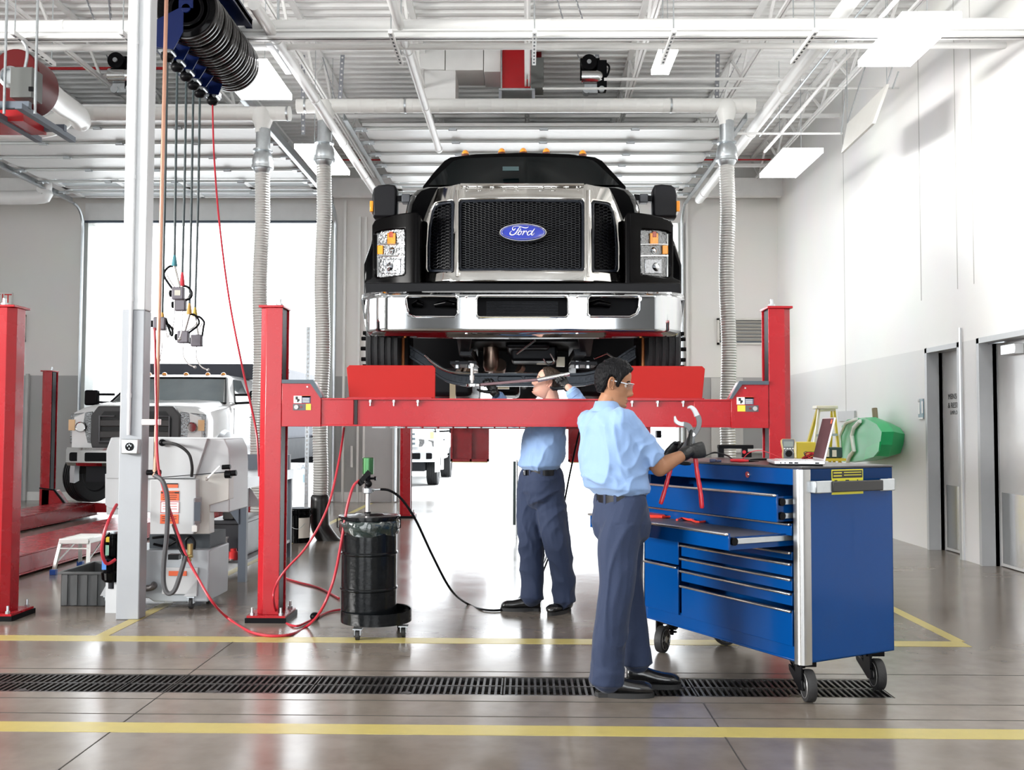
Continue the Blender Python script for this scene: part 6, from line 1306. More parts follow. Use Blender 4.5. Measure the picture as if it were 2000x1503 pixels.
# lock
b = B(); b.lathe([(.018, 0), (.018, .005), (.006, .006)], (.40, 0, TZ1 - .055), 'y', n=24)
zl = .0; lk = MB(TB); lk.cyl((.40, .0, TZ1 - .045), (.40, -.006, TZ1 - .045), .017, n=24); lk.cyl((.40, -.006, TZ1 - .045), (.40, -.009, TZ1 - .045), .009, n=16); lk.build('lock', chrome, shell)
pull = M('drawer_pull_aluminium', (.66, .62, .58), .22, .95, var=.03)
def zfront(px, py, x, y=0.0):   # height of a pixel on the front face at local x
    w_ = TB @ Vector((x, y, 0)); return P(px, py, w_.y).z
def drawer(x0, x1, z0, z1, out=0.0, open_top=False, mat_=None):
    o = B(); ft = .012
    o.box((x0, -out - ft + .0, z0), (x1, -out, z1)); d = o.build('drawer', bluep, tb, bev=.002)
    B().box((x0, -out - ft - .020, z1 - .012), (x1, -out - ft + .002, z1 + .002)).build('drawer_pull', pull, d, bev=.005)
    if out > .02:
        fz = z1 - .038 if open_top else z0 + .005; s_ = B(); s_.box((x0 + .02, -out, fz), (x1 - .02, .40, fz + .007)); s_.box((x0 + .02, -out, z0), (x0 + .032, .40, z1 - (.012 if not open_top else .022))); s_.box((x1 - .032, -out, z0), (x1 - .02, .40, z1 - .022)); s_.build('drawer_box', bluep, d)
        B().box((x0 + .035, -out + .005, fz + .0075), (x1 - .035, .40, fz + .013)).build('drawer_liner', M('liner_grey', (.10, .10, .12), .4), d)
        for zz in ((z0 + z1) / 2,) if z1 - z0 < .11 else (z0 + .03, z1 - .04):
            r_ = B(); r_.box((x0 + .004, -out + .02, zz - .014), (x0 + .018, .1, zz + .014)); r_.build('drawer_slide', galv, d, bev=.002); k = B(); k.cyl((x0 + .0, -out + .03, zz), (x0 + .018, -out + .03, zz), .020, n=18); k.build('slide_roller', blackm, d)
    return d
x0, x1 = .065, LF - .03; xs = .97
Zt = TZ1
# rows by height of their pulls on the near end of the front, measured at the near post
def zn(py): return P(1556, py, (TB @ Vector((.06, 0, 0))).y).z
ztop = zn(945)
drawer(x0 + .0, x1, zn(1018) - .0, zn(968) + .01, .10)            # big top drawer slightly open
drawer(x0, x1, zn(1046), zn(1022), .0)
dz0, dz1 = zn(1078), zn(1060)
DT = dz1 + .066; D3 = drawer(x0 + .02, x1 + .01, DT - .085, DT, .40, True)        # drawer pulled right out
for pa, pb in ((1094, 1078), (1126, 1100), (1154, 1130), (1183, 1158), (1262, 1192)):
    drawer(x0, xs, zn(pb + (pa - pb)) if False else zn(pa), zn(pb), .0)
drawer(xs + .03, x1, zn(1262) + .0, zn(1185) + .20 * 0 + .085, 0.0)
B().box((xs + .03, -.010, zn(1262) + .0 + (zn(1185) + .085 - zn(1262)) + .01), (x1, .0, dz0 - .04)).build('cabinet_door', bluep, tb, bev=.002)
# side handle and sticker
b = B(); zh = P(1665, 948, (TB @ Vector((0, .3, 0))).y).z
for y0, y1, m_, dd_ in ((.05, .17, galv, .045), (.52, .63, galv, .045)):
    q = MB(TB); q.box((-dd_, y0, zh - .032), (-dd_ + .012, y1, zh + .032)); q.box((-dd_, y0 if y0 < .3 else y1 - .012, zh - .032), (0, y0 + .012 if y0 < .3 else y1, zh + .032)); q.build('side_handle_bracket', galv, tb, bev=.005)
q = MB(TB); q.box((-.055, .16, zh - .028), (-.038, .53, zh + .028)); q.build('side_handle_grip', M('grip_black', (.03, .03, .03), .5), tb, bev=.006)
sy0, sy1 = .205, .435; sz0, sz1 = zh - .045, zh + .085
q = MB(TB).box((-.002, sy0, sz0), (-.0002, sy1, sz1)).build('safety_sticker', M('sticker_yellow', (.62, .58, .03), .4), tb); k = MB(TB); k.box((-.003, sy0 + .006, sz1 - .045), (-.002, sy1 - .006, sz1 - .006)); k.box((-.003, sy0 + .02, sz1 - .075), (-.002, sy0 + .04, sz1 - .055)); k.box((-.003, sy0 + .10, sz1 - .078), (-.002, sy0 + .125, sz1 - .055)); k.box((-.003, sy0 + .185, sz1 - .078), (-.002, sy0 + .192, sz1 - .055)); k.build('sticker_print', labelk, q)
k = MB(TB)
for r_ in range(2): k.box((-.004, sy0 + .012, sz1 - .020 - r_ * .016), (-.003, sy0 + .072, sz1 - .014 - r_ * .016)); k.box((-.004, sy0 + .088, sz1 - .018 - r_ * .014), (-.003, sy1 - .015, sz1 - .014 - r_ * .014))
k.build('sticker_text', M('sticker_yellow', (.6, .6, .0)), q)
# casters
def bigcaster(cx, cy, sgn, yaw=0.0):
    T = TB @ Matrix.Translation((cx, cy, 0)) @ Matrix.Rotation(yaw, 4, 'Z'); r = .082
    w_ = MB(T).lathe([(r * .78, -.024), (r * .97, -.022), (r, -.012), (r, .012), (r * .97, .022), (r * .78, .024)], (0, 0, r), 'x', n=40).build('caster_wheel', rubber, tb, ang=30)
    MB(T).lathe([(r * .80, -.020), (r * .74, -.026), (r * .70, -.018), (r * .70, .018), (r * .74, .026), (r * .80, .020)], (0, 0, r), 'x', n=40).build('caster_rim', M('rim_silver', (.55, .55, .54), .3, .7), w_)
    b = MB(T)
    for k in range(8): a = 2 * pi * k / 8; b.beam((-.004, .016 * cos(a), r + .016 * sin(a)), (-.004, .062 * cos(a), r + .062 * sin(a)), .040, .014)
    b.cyl((-.028, 0, r), (.028, 0, r), .02, n=16); b.build('caster_spokes', M('rim_silver', (.5, .5, .5)), w_)
    f = MB(T); xo = .036 * sgn; f.box((xo - .006, -.01, r + .02), (xo + .006, .09, TZ0)); f.prism([Vector((xo - .006, -.03, r - .02)), Vector((xo - .006, .03, r - .03)), Vector((xo - .006, .20, r + .03)), Vector((xo - .006, .21, r + .06)), Vector((xo - .006, .1, r + .05)), Vector((xo - .006, -.02, r + .03))], (.012, 0, 0)); f.box((-.05, .02, TZ0 - .035), (.05, .2, TZ0)); f.build('caster_fork', blackm, w_, bev=.003)
    s = MB(T); pts = [Vector((.0 + .026 * cos(a), .155 + .026 * sin(a), r + .01 + (TZ0 - r - .03) * a / (2 * pi * 5))) for a in [2 * pi * 5 * k / 70 for k in range(71)]]; s.tube(pts, .006, 8); s.cyl((0, .155, r), (0, .155, TZ0), .012, n=10); s.build('caster_spring', blackm, w_)
    s = MB(T); s.prism([Vector((-.02, .20, r + .03)), Vector((.02, .20, r + .03)), Vector((.02, .28, r + .075)), Vector((-.02, .28, r + .075))], (0, 0, .008)); s.build('brake_pedal', blackm, w_)
bigcaster(.04, .07, 1, radians(-62)); bigcaster(.04, LD - .09, 1, radians(-62)); bigcaster(LF - .10, .07, 1, radians(150 - 180)); bigcaster(LF - .12, LD - .1, 1, radians(20))
# ------------------------------------------------------------------ things on the cabinet
TT = TZ1 + .0125
def on_top(px, py): return G(px, py, TT)
# laptop
lp0, lp1, lp2 = on_top(1513, 909), on_top(1612, 911), on_top(1505, 898)
ex = Vector((.993, -.12, 0)); LWID = abs(lp1.x - lp0.x); ey = Vector((-ex.y, ex.x, 0)); LT = Matrix(((ex.x, ey.x, 0, lp0.x), (ex.y, ey.y, 0, lp0.y), (0, 0, 1, TT), (0, 0, 0, 1)))
LT2 = LT; Lw = .255; LT2 = LT
silver = M('laptop_silver', (.60, .60, .62), .3, .6)
lt = thing('laptop', 'open silver laptop standing on the near end of the blue cabinet', 'laptop', lp0)
dpt = .33     # keyboard seen from its side: the hinge is on the right
b = MB(LT); b.box((.01, .0, .0), (Lw - .01, dpt, .008)); b.build('laptop_underside', blackm, lt, bev=.003); b = MB(LT); b.box((0, 0, .008), (Lw, dpt, .026)); base = b.build('laptop_base', silver, lt, bev=.003)
b = MB(LT)
for r in range(6):
    for c in range(13): b.box((.04 + r * .024, .02 + c * .0225, .026), (.06 + r * .024, .038 + c * .0225, .0285))
b.build('keys', M('key_white', (.55, .55, .56), .5), base); b = MB(LT)
for xx, w_ in ((.028, .006), (.050, .006), (.072, .02), (.10, .02), (Lw - .05, .02)): b.box((xx, -.001, .012), (xx + w_, .002, .019))
b.build('ports', blackm, base)
th = radians(14); Sx = LT @ Matrix.Translation((Lw - .008, 0, .026)) @ Matrix.Rotation(th, 4, 'Y'); b = MB(Sx); b.box((0, 0, 0), (.010, dpt, .235)); sc = b.build('laptop_lid', silver, lt, bev=.003); b = MB(Sx); b.box((-.002, .008, .012), (.0, dpt - .008, .228)); b.build('screen', M('dark_screen', (.09, .045, .05), .5, var=.5, scale=5, spec=.05, ior=1.1), sc); b = MB(Sx); b.box((-.003, .02, .20), (-.002, .05, .222)); b.build('screen_sticker', orangel, sc)
# multimeter
c = on_top(1516, 901) + v * .10; MT = Matrix.Translation((c.x, c.y, TT)) @ Matrix.Rotation(radians(-6), 4, 'Z') @ Matrix.Rotation(radians(-10), 4, 'X'); mm = thing('multimeter', 'grey and tan digital multimeter propped upright behind the laptop', 'multimeter', c)
wm_, hm_ = .080, .135
def mmo(k, z0, z1): return [(-k * .42, z0), (k * .42, z0), (k * .44, z1 * .35), (k * .40, z1 * .5), (k * .5, z1 * .82), (k * .5, z1 * .95), (k * .44, z1), (-k * .44, z1), (-k * .5, z1 * .95), (-k * .5, z1 * .82), (-k * .40, z1 * .5), (-k * .44, z1 * .35)]
b = MB(MT); b.prism([Vector((x, 0, z)) for x, z in mmo(wm_, .002, hm_)], (0, .035, 0)); b.build('holster', M('holster_tan', (.45, .32, .12), .5), mm, bev=.004); b = MB(MT); b.prism([Vector((x, -.004, z)) for x, z in [(x * .88, .008 + z * .92) for x, z in mmo(wm_, .0, hm_)]], (0, .006, 0)); face = b.build('meter_face', M('meter_grey', (.10, .11, .12), .4), mm)
b = MB(MT); b.box((-.028, -.006, .085), (.028, -.004, .118)); b.build('lcd', M('lcd_grey', (.2, .23, .22), .25), face); b = MB(MT); b.cyl((0, -.012, .045), (0, -.004, .045), .019, n=24); b.box((-.003, -.015, .030), (.003, -.012, .060)); b.build('dial', blackm, face)
b = MB(MT)
for k in range(4): b.box((-.028 + k * .016, -.007, .073), (-.018 + k * .016, -.005, .078))
for k in range(7): a = .2 + k * .35; b.sph((.027 * cos(a), -.006, .045 + .027 * sin(a)), .0022, 6, 4)
b.build('buttons', labelw, face)
# test leads
lead = M('lead_red', (.5, .02, .03), .3); pts = []; c2 = on_top(1560, 901) + v * .12
for k in range(110): t = k / 109; a = t * 2 * pi * 5; pts.append(c2 + Vector(((.055 + .02 * sin(a * .37)) * cos(a), .04 * sin(a + .5 * t), .012 + .022 * (1 + sin(a * 1.3 + 1)) * .9)))
tag(MB().tube(pts, .0026, 7).build('red_test_lead', lead), 'coiled red test lead heaped between the multimeter and the laptop', 'test lead')
pts = [p * 1.0 + Vector((.012 * sin(i * .4), .01, .004)) for i, p in enumerate(pts[::2])]; tag(MB().tube(pts, .0026, 7).build('black_test_lead', blackm), 'black test lead tangled in the red coil behind the laptop', 'test lead')
c = on_top(1500, 900); q = [MT @ Vector((-.03, -.008, .012)), c + Vector((-.03, .0, .06)), c + Vector((-.10, .03, .05)), c + Vector((-.14, .05, .008)), c + Vector((-.145, .06, .004))]; tag(MB().tube(smooth_path(q, 8), .0024, 7).build('red_probe_lead', lead), 'thin red lead arching from the multimeter to its probe', 'test lead')
a, c = on_top(1465, 900), on_top(1500, 899); tag(MB().tube([a + Vector((0, 0, .009)), (a + c) / 2 + Vector((0, 0, .009)), c + Vector((0, 0, .009))], [.003, .008, .007], 10).build('test_probe', blackm), 'black test probe lying left of the multimeter', 'probe')
# red handled pliers on the top
a, c, d = on_top(1428, 902), on_top(1462, 903), on_top(1482, 903); pl = thing('pliers', 'small pliers with red grips lying on the cabinet top', 'pliers', c)
for off in (-.012, .012): MB().tube([a + Vector((0, off, .010)), (a + c) / 2 + Vector((0, off * 1.6, .010)), c + Vector((0, off * .5, .010))], [.008, .010, .006], 10).build('grip', M('grip_red', (.62, .02, .03), .3), pl)
MB().tube([c + Vector((0, 0, .010)), d + Vector((0, 0, .008))], [.012, .003], 10, sy=.6).build('jaws', blackm, pl)
# bar clamp
a, c = on_top(1374, 893) + v * .12, on_top(1444, 893) + v * .12; z1_ = .070; bc = thing('air_tool', 'black bar tool raised on its blocks on the cabinet top', 'tool', (a + c) / 2)
MB().beam(a + Vector((0, 0, z1_)), c + Vector((0, 0, z1_)), .03, .026).build('bar', blackm, bc, bev=.005); e = c - (c - a).normalized() * .06; MB().cbox(e + Vector((0, 0, .03)), (.04, .03, .06)).build('block', blackm, bc, bev=.003); MB().cbox(e + Vector((.03, 0, .018)), (.03, .03, .036)).build('block', blackm, bc, bev=.003); MB().cyl(e + Vector((-.005, -.02, .035)), e + Vector((-.005, .02, .035)), .012, n=12).build('red_knob', lead, bc); MB().cbox(a + Vector((.02, 0, .03)), (.04, .03, .06)).build('block', blackm, bc, bev=.003)
tag(MB().tube(smooth_path([on_top(1372, 899) + Vector((0, 0, .02)), on_top(1395, 898) + Vector((0, 0, .045)), on_top(1420, 899) + Vector((0, 0, .03)), on_top(1432, 901) + Vector((0, 0, .008))], 6), .005, 8).build('black_cable', blackm), 'short black cable curled on the cabinet top under the bar tool', 'cable')
c = on_top(1398, 902); b = MB(); b.box((c.x - .035, c.y - .012, TT), (c.x + .0, c.y + .012, TT + .018)); b.box((c.x, c.y - .016, TT), (c.x + .03, c.y + .012, TT + .014)); tag(b.build('connector', M('connector_navy', (.02, .03, .09), .4), bev=.004), 'small navy and black connector plugs on the cabinet top', 'connector')
# red tools in the pulled-out drawer
rp = M('tool_red_plastic', (.72, .05, .03), .35); zd = DT - .0248
def dpt_(px, py): return G(px, py, zd)
b = MB(); q = [dpt_(1257, 1011), dpt_(1300, 1012), dpt_(1288, 1003), dpt_(1262, 1001)]; b.prism([p + Vector((0, 0, .0)) for p in q], (0, 0, .02)); tag(b.build('red_plastic_tool', rp, bev=.004), 'flat red plastic tool tray in the open drawer next to the mechanic', 'tool')
for i, q in enumerate(([(1292, 1012), (1320, 1012), (1350, 1018), (1385, 1014)], [(1322, 1018), (1340, 1013), (1360, 1022), (1384, 1020)])):
    tag(MB().tube(smooth_path([dpt_(a, c) + Vector((0, 0, .010)) for a, c in q], 5), .007, 6).build('trim_tool', rp), ['long red plastic trim tool lying across the open drawer', 'short bent red trim tool at the front of the open drawer'][i], 'tool')
for i, (px, py) in enumerate(((1366, 1015), (1384, 1016))):
    c = dpt_(px, py); b = MB(); b.box((c.x - .02, c.y - .008, zd), (c.x + .02, c.y + .008, zd + .012)); b.box((c.x - .02, c.y - .006, zd + .012), (c.x - .008, c.y + .006, zd + .035)); b.box((c.x + .006, c.y - .006, zd + .012), (c.x + .018, c.y + .006, zd + .035)); tag(b.build('forked_clip_tool', rp), ['forked red clip tool left of its twin in the open drawer', 'forked red clip tool at the right end of the group in the open drawer'][i], 'tool')
tag(MB().tube(smooth_path([dpt_(1392, 1008) + Vector((0, .05, .01)), dpt_(1430, 1014) + Vector((0, .03, .01)), dpt_(1470, 1022) + Vector((0, .02, .01))], 5), .005, 6).build('drawer_cable', blackm), 'black cable lying at the back of the open drawer', 'cable')
# ================================================================== right wall: eyewash station, green box, step ladder
grn = M('green_plastic', (.02, .36, .12), .35, var=.1, scale=3); XS = 4.32
gs_ = thing('green_station', 'bright green moulded plastic station hung on the right wall', 'eyewash station', (XR - .2, 11.3, 1.0))
def gpX(pts, X): return [PXW(a, c, X) for a, c in pts]
out_front = [(1641, 870), (1644, 832), (1655, 819), (1688, 815), (1712, 828), (1722, 843), (1719, 868), (1712, 890), (1690, 898), (1650, 902), (1634, 898), (1640, 890)]
Xf = XR - .36
fr = gpX(out_front, Xf); ctr = sum(fr, Vector()) / len(fr); bk_ = [Vector((XR - .015, ctr.y + (p.y - ctr.y) * .8 , ctr.z + (p.z - ctr.z) * .8)) for p in fr]
b = MB(); mid = [Vector((Xf + .14, ctr.y + (p.y - ctr.y) * 1.02, ctr.z + (p.z - ctr.z) * 1.02)) for p in fr]; b.loft([fr, mid, bk_]); b.build('shell', grn, gs_, ang=20)
inner = gpX([(1640, 888), (1641, 850), (1648, 836), (1655, 832), (1655, 860), (1660, 880), (1656, 888)], Xf - .005)
rim = gpX([(1634, 898), (1643, 889), (1641, 850), (1652, 826), (1675, 817)], Xf - .004); MB().tube(rim, .022, 8).build('white_edge', M('bright_white_plastic', (.9, .93, .9), .3), gs_)
rim = gpX([(1655, 902), (1660, 890), (1668, 880), (1664, 850), (1668, 835), (1680, 822)], Xf - .02); MB().tube(rim, .028, 8).build('white_edge', M('bright_white_plastic', (1, 1, 1)), gs_)
MB().prism(gpX([(1687, 897), (1692, 874), (1718, 862), (1716, 880), (1706, 892)], Xf - .02), (.02, 0, 0)).build('lower_panel', M('deep_green_plastic', (.01, .42, .12), .35), gs_)
p = PXW(1711, 815, XR - .1); MB().cyl(PXW(1711, 830, XR - .15), PXW(1708, 797, XR - .15), .035, n=14).build('brown_strap', M('brown_strap', (.28, .22, .14), .6), gs_)
tag(MB().box((XR - .03, PXW(1663, 810, XR).y - .2, PXW(1663, 815, XR).z - .05), (XR, PXW(1640, 810, XR).y, PXW(1663, 802, XR).z)).build('wall_backboard', M('pale_grey_board', (.55, .56, .57), .5)), 'pale grey board on the wall above the green station', 'board')
yw = M('bright_yellow', (.80, .62, .06), .4); cream = M('cream_plastic', (.82, .78, .62), .4)
YY = 13.2
sl_ = thing('step_ladder', 'yellow step ladder standing between the right lift post and the green station', 'step ladder', (P(1612, 880, YY).x, YY, 0))
a0, a1, c0_, c1_ = P(1600, 797, YY), P(1628, 795, YY), P(1586, 903, YY), P(1640, 903, YY)
for p, q in ((a0, c0_), (a1, c1_)):
    d_ = (q - p); e = p + d_ * (p.z / -d_.z); MB().beam(p, e, .05, .03).build('ladder_rail', yw if p is a1 else cream, sl_)
    e2 = e + Vector((0, .9, 0)); MB().beam(p + Vector((0, .05, 0)), e2, .04, .03).build('ladder_rail', yw, sl_)
for k in range(5):
    t_ = .02 + k * .2; p = a0.lerp(Vector(a0) + (c0_ - a0) * (a0.z / (a0.z - c0_.z)), t_); q = a1.lerp(Vector(a1) + (c1_ - a1) * (a1.z / (a1.z - c1_.z)), t_); MB().beam(p, q, .09, .03).build('ladder_step', cream if k % 2 == 0 else galv, sl_)
MB().box((a0.x - .06, YY - .1, a0.z - .01), (a1.x + .03, YY + .12, a0.z + .035)).build('ladder_top', cream, sl_, bev=.01)
YC_ = 12.3
yc2 = thing('yellow_cart', 'low yellow cart with a dark tray in front of the step ladder', 'cart', (P(1600, 900, YC_).x, YC_, 0)); a, c = P(1556, 895, YC_), P(1622, 863, YC_)
MB().box((a.x, YC_, a.z), (P(1585, 0, YC_).x, YC_ + .3, c.z)).build('cart_panel', yw, yc2, bev=.01); MB().box((P(1585, 0, YC_).x, YC_ - .05, P(0, 893, YC_).z), (P(1640, 0, YC_).x, YC_ + .3, P(0, 888, YC_).z)).build('cart_shelf', yw, yc2); b = MB(); b.box((P(1590, 0, YC_).x, YC_ - .04, P(0, 887, YC_).z), (P(1634, 0, YC_).x, YC_ + .2, P(0, 867, YC_).z)); b.build('dark_tray', M('tray_dark_green', (.03, .07, .06), .5), yc2, bev=.01)
b = MB(); b.box((P(1595, 0, YC_).x, YC_ - .05, P(0, 885, YC_).z), (P(1608, 0, YC_).x, YC_ - .04, P(0, 870, YC_).z)); b.box((P(1614, 0, YC_).x, YC_ - .05, P(0, 885, YC_).z), (P(1622, 0, YC_).x, YC_ - .04, P(0, 872, YC_).z)); b.build('white_item', cream, yc2); b = MB()
for xx in (a.x + .03, P(1632, 0, YC_).x):
    for yy in (YC_ + .02, YC_ + .26): b.cyl((xx, yy, 0), (xx, yy, a.z + .02), .02, n=8)
b.box((a.x, YC_, .02), (P(1632, 0, YC_).x, YC_ + .3, P(0, 902, YC_).z)); b.build('cart_base', yw, yc2)
# pipe and pipes low on the back wall at the right
pz_ = P(1470, 880, YB - .1).z; tag(MB().cyl((P(1405, 880, YB).x, YB - .1, pz_), (P(1520, 880, YB).x, YB - .1, pz_), .045, n=14).build('wall_pipe', white), 'white pipe low on the back wall behind the cabinet top', 'pipe')
# ================================================================== people
def vx(nm, bld, m, parent, vox, sm=6, fold=0.0, ff=5.0, fdir=(1, 1, 1), extra=None, gap=None):   # one continuous surface from overlapping closed pieces
    o = bld.build('tmp', m, None); r = o.modifiers.new('r', 'REMESH'); r.mode = 'VOXEL'; r.voxel_size = vox
    s = o.modifiers.new('s', 'SMOOTH'); s.factor = .5; s.iterations = sm
    bpy.context.view_layer.update(); me = bpy.data.meshes.new_from_object(o.evaluated_get(bpy.context.evaluated_depsgraph_get()))
    T0 = W[o.name]; me.transform(T0); bpy.data.objects.remove(o)
    if fold:
        me.update(); nn = [v.normal.copy() for v in me.vertices]
        for v, n in zip(me.vertices, nn):
            q = Vector((v.co.x * fdir[0], v.co.y * fdir[1], v.co.z * fdir[2])) * ff; q += noise.noise_vector(q * .6) * .9
            a = 1 - abs(noise.noise(q)) * 2; a2 = 1 - abs(noise.noise(q * 2.3 + Vector((5, 1, 2)))) * 2
            k = 1.0 if gap is None else gap(v.co); v.co += n * fold * k * (a * a * a + .45 * a2 - .5)
    me.name = nm; ob = bpy.data.objects.new(nm, me); COL.objects.link(ob)
    if extra:
        b2 = bmesh.new(); b2.from_mesh(me)
        for e in extra: b2.from_mesh(e)
        b2.to_mesh(me); b2.free()
    T = wmat(parent) if parent else Matrix.Identity(4); me.transform(T.inverted())
    if not me.materials: me.materials.append(m)
    for p in me.polygons: p.use_smooth = True
    if parent: ob.parent = parent
    W[ob.name] = T; return ob
def sect(b, secs, r, f, n=28, e=2.4):     # torso-like loft: (centre, half width along r, half depth along f)
    rings = []
    for c, w_, d_ in secs:
        ring = []
        for k in range(n):
            a = 2 * pi * k / n; ca, sa = cos(a), sin(a)
            ring.append(Vector(c) + r * (w_ * abs(ca) ** (2 / e) * (1 if ca > 0 else -1)) + f * (d_ * abs(sa) ** (2 / e) * (1 if sa > 0 else -1)))
        rings.append(ring)
    b.loft(rings)
def limb(b, pts, rs, k=5):
    P_ = smooth_path(pts, k); n = len(P_); R_ = []
    for i in range(n): t = i / (n - 1) * (len(rs) - 1); j = min(int(t), len(rs) - 2); R_.append(rs[j] + (rs[j + 1] - rs[j]) * (t - j))
    b.tube(P_, R_, 16); b.sph(P_[0], R_[0], 14, 8); b.sph(P_[-1], R_[-1], 14, 8)
def ip(tab, z):
    if z <= tab[0][0]: return tab[0][1]
    for (a, b_), (c, d) in zip(tab, tab[1:]):
        if z <= c: t = (z - a) / (c - a); t = t * t * (3 - 2 * t) * .4 + t * .6; return b_ + (d - b_) * t
    return tab[-1][1]
ZF = [-.125, -.115, -.10, -.08, -.06, -.04, -.02, 0, .02, .04, .06, .08, .10, .115, .1225]
FR = list(zip(ZF, [.050, .080, .090, .0885, .087, .087, .088, .085, .090, .094, .092, .083, .064, .038, .006]))
BK = list(zip(ZF, [.035, .038, .044, .052, .064, .078, .090, .098, .102, .103, .100, .090, .068, .040, .006]))
HW = list(zip(ZF, [.026, .040, .050, .057, .061, .066, .070, .073, .076, .077, .076, .070, .055, .034, .006]))
NO = [(-.060, 0), (-.054, .012), (-.046, .029), (-.037, .033), (-.022, .024), (-.004, .014), (.012, .005), (.024, .001), (.03, 0)]
g_ = lambda x, s: math.exp(-(x / s) ** 2)
def headpt(z, a):
    ca, sa = cos(a), sin(a); e = 2.25; hw = ip(HW, z); fx = ip(FR, z) if ca > 0 else ip(BK, z)
    x = fx * abs(ca) ** (2 / e) * (1 if ca > 0 else -1); y = hw * abs(sa) ** (2 / e) * (1 if sa > 0 else -1)
    if ca > 0:
        ay = abs(y); s = .0125 if z < -.03 else .0095
        x += ip(NO, z) * g_(y, s) + .006 * g_(ay - .013, .006) * g_(z + .047, .008)
        x -= .012 * g_(ay - .032, .017) * g_(z - .001, .013)
        x += .006 * g_(ay - .028, .024) * g_(z - .021, .008)
        x += .0065 * g_(y, .020) * (g_(z + .072, .0055) + .9 * g_(z + .0845, .006)) - .004 * g_(y, .022) * g_(z + .0782, .0022)
        x -= .005 * g_(y, .022) * g_(z + .094, .006); x += .007 * g_(y, .020) * g_(z + .108, .010)
        x += .004 * g_(ay - .047, .016) * g_(z + .024, .016); x -= .004 * g_(ay - .045, .014) * g_(z + .07, .02)
    return Vector((x, y, z))
def headmesh(b, T, nz=84, na=96, off=None):
    rings = []
    for i in range(nz + 1):
        z = -.125 + .2475 * i / nz; ring = []
        for j in range(na):
            a = 2 * pi * j / na
            # denser sampling over the face
            a2 = a - .35 * sin(a); p = headpt(z, a2)
            if off:
                n = Vector((p.x * .9 + (.0 if p.x > 0 else 0), p.y * 1.3, max(-.02, p.z) * .9)).normalized(); p = p + n * off(p, a2)
            ring.append(T @ p)
        rings.append(ring)
    b.loft(rings)
def ear(b, T, s):
    c = Vector((-.004, s * .077, -.002)); pts = []
    for k in range(17): a = radians(-100 + 300 * k / 16); pts.append(T @ (c + Vector((-.016 * cos(a) * .9 - .004, s * (.010 + .006 * cos(a)), .030 * sin(a) + .002))))
    b.tube(pts, [.0045 + .0012 * sin(k / 16 * pi) for k in range(17)], 8); b.sph(T @ (c + Vector((-.004, s * .003, -.003))), .0, 4, 3) if False else None
    rings = []
    for k, (rr, yy) in enumerate(((1, .0), (1, .010), (.75, .012), (.5, .005))): rings.append([T @ (c + Vector((-.004 + .016 * rr * cos(t), s * yy, .001 + .029 * rr * sin(t)))) for t in [2 * pi * j / 20 for j in range(20)]])
    b.loft(rings); b.sph(T @ (c + Vector((.006, s * .006, -.024))), .007, 8, 6)
def hairmesh(b, T, line, th, seed=0.0):
    def off(p, a):
        hl = line(abs(((a + pi) % (2 * pi)) - pi)); k = (p.z - hl) / .014; k = max(0, min(1, k)); k = k * k * (3 - 2 * k)
        nz_ = noise.noise(Vector((p.x * 45 + seed, p.y * 45, p.z * 22))) * .35 + noise.noise(Vector((p.x * 130, p.y * 130, p.z * 60 + seed))) * .25
        return -.006 + k * (.006 + th * (1 + nz_))
    headmesh(b, T, 96, 120, off)
def hand(b, w_, fwd, pal, thumbdir, curl, s=1.0, tcurl=.5):    # wrist point, direction to the knuckles, palm facing, side on which the thumb sits
    w_ = Vector(w_); fwd = Vector(fwd).normalized(); pal = Vector(pal); pal = (pal - fwd * pal.dot(fwd)).normalized(); sd = fwd.cross(pal).normalized()
    if sd.dot(Vector(thumbdir)) < 0: sd = -sd
    rings = []
    for t, ww, tt in ((-.03, .027, .021), (0, .028, .020), (.03, .036, .018), (.065, .041, .0165), (.088, .040, .0145), (.096, .034, .010)):
        c = w_ + fwd * t * s; rings.append([c + sd * ww * s * cos(a) + pal * tt * s * sin(a) for a in [2 * pi * k / 20 for k in range(20)]])
    b.loft(rings)
    for i, (o, L, r) in enumerate(((.030, .95, .0102), (.0105, 1.05, .0105), (-.0095, .98, .0100), (-.0285, .80, .0090))):
        c = w_ + fwd * (.088 - .004 * abs(i - 1)) * s + sd * o * s; d = fwd; ang = 0; pts = [c - fwd * .02 * s, c]; cs = curl[i] if isinstance(curl, (list, tuple)) else curl
        for seg, fr in ((.044, .9), (.028, 1.1), (.022, .7)):
            ang += cs * fr; d = fwd * cos(ang) + pal * sin(ang); c = c + d * seg * L * s; pts.append(c)
        b.tube(pts, [r * s * q for q in (1.05, 1.1, 1.0, .93, .80)], 12); 
        for p, q in zip(pts[1:], (1.12, 1.04, .96, .82)): b.sph(p, r * s * q, 10, 6)
    c = w_ + fwd * .018 * s + sd * .026 * s + pal * .008 * s; d = (fwd * .45 + sd * .9 + pal * .35).normalized(); pts = [c]
    for seg, bend in ((.040, 0), (.032, tcurl), (.026, tcurl)):
        d = (d + (fwd * .5 + pal * .6 - sd * .35) * bend).normalized(); c = c + d * seg * s; pts.append(c)
    b.tube(pts, [.016 * s, .0125 * s, .0115 * s, .0092 * s], 12)
    for p, q in zip(pts, (.016, .0128, .0118, .0094)): b.sph(p, q * s, 10, 6)
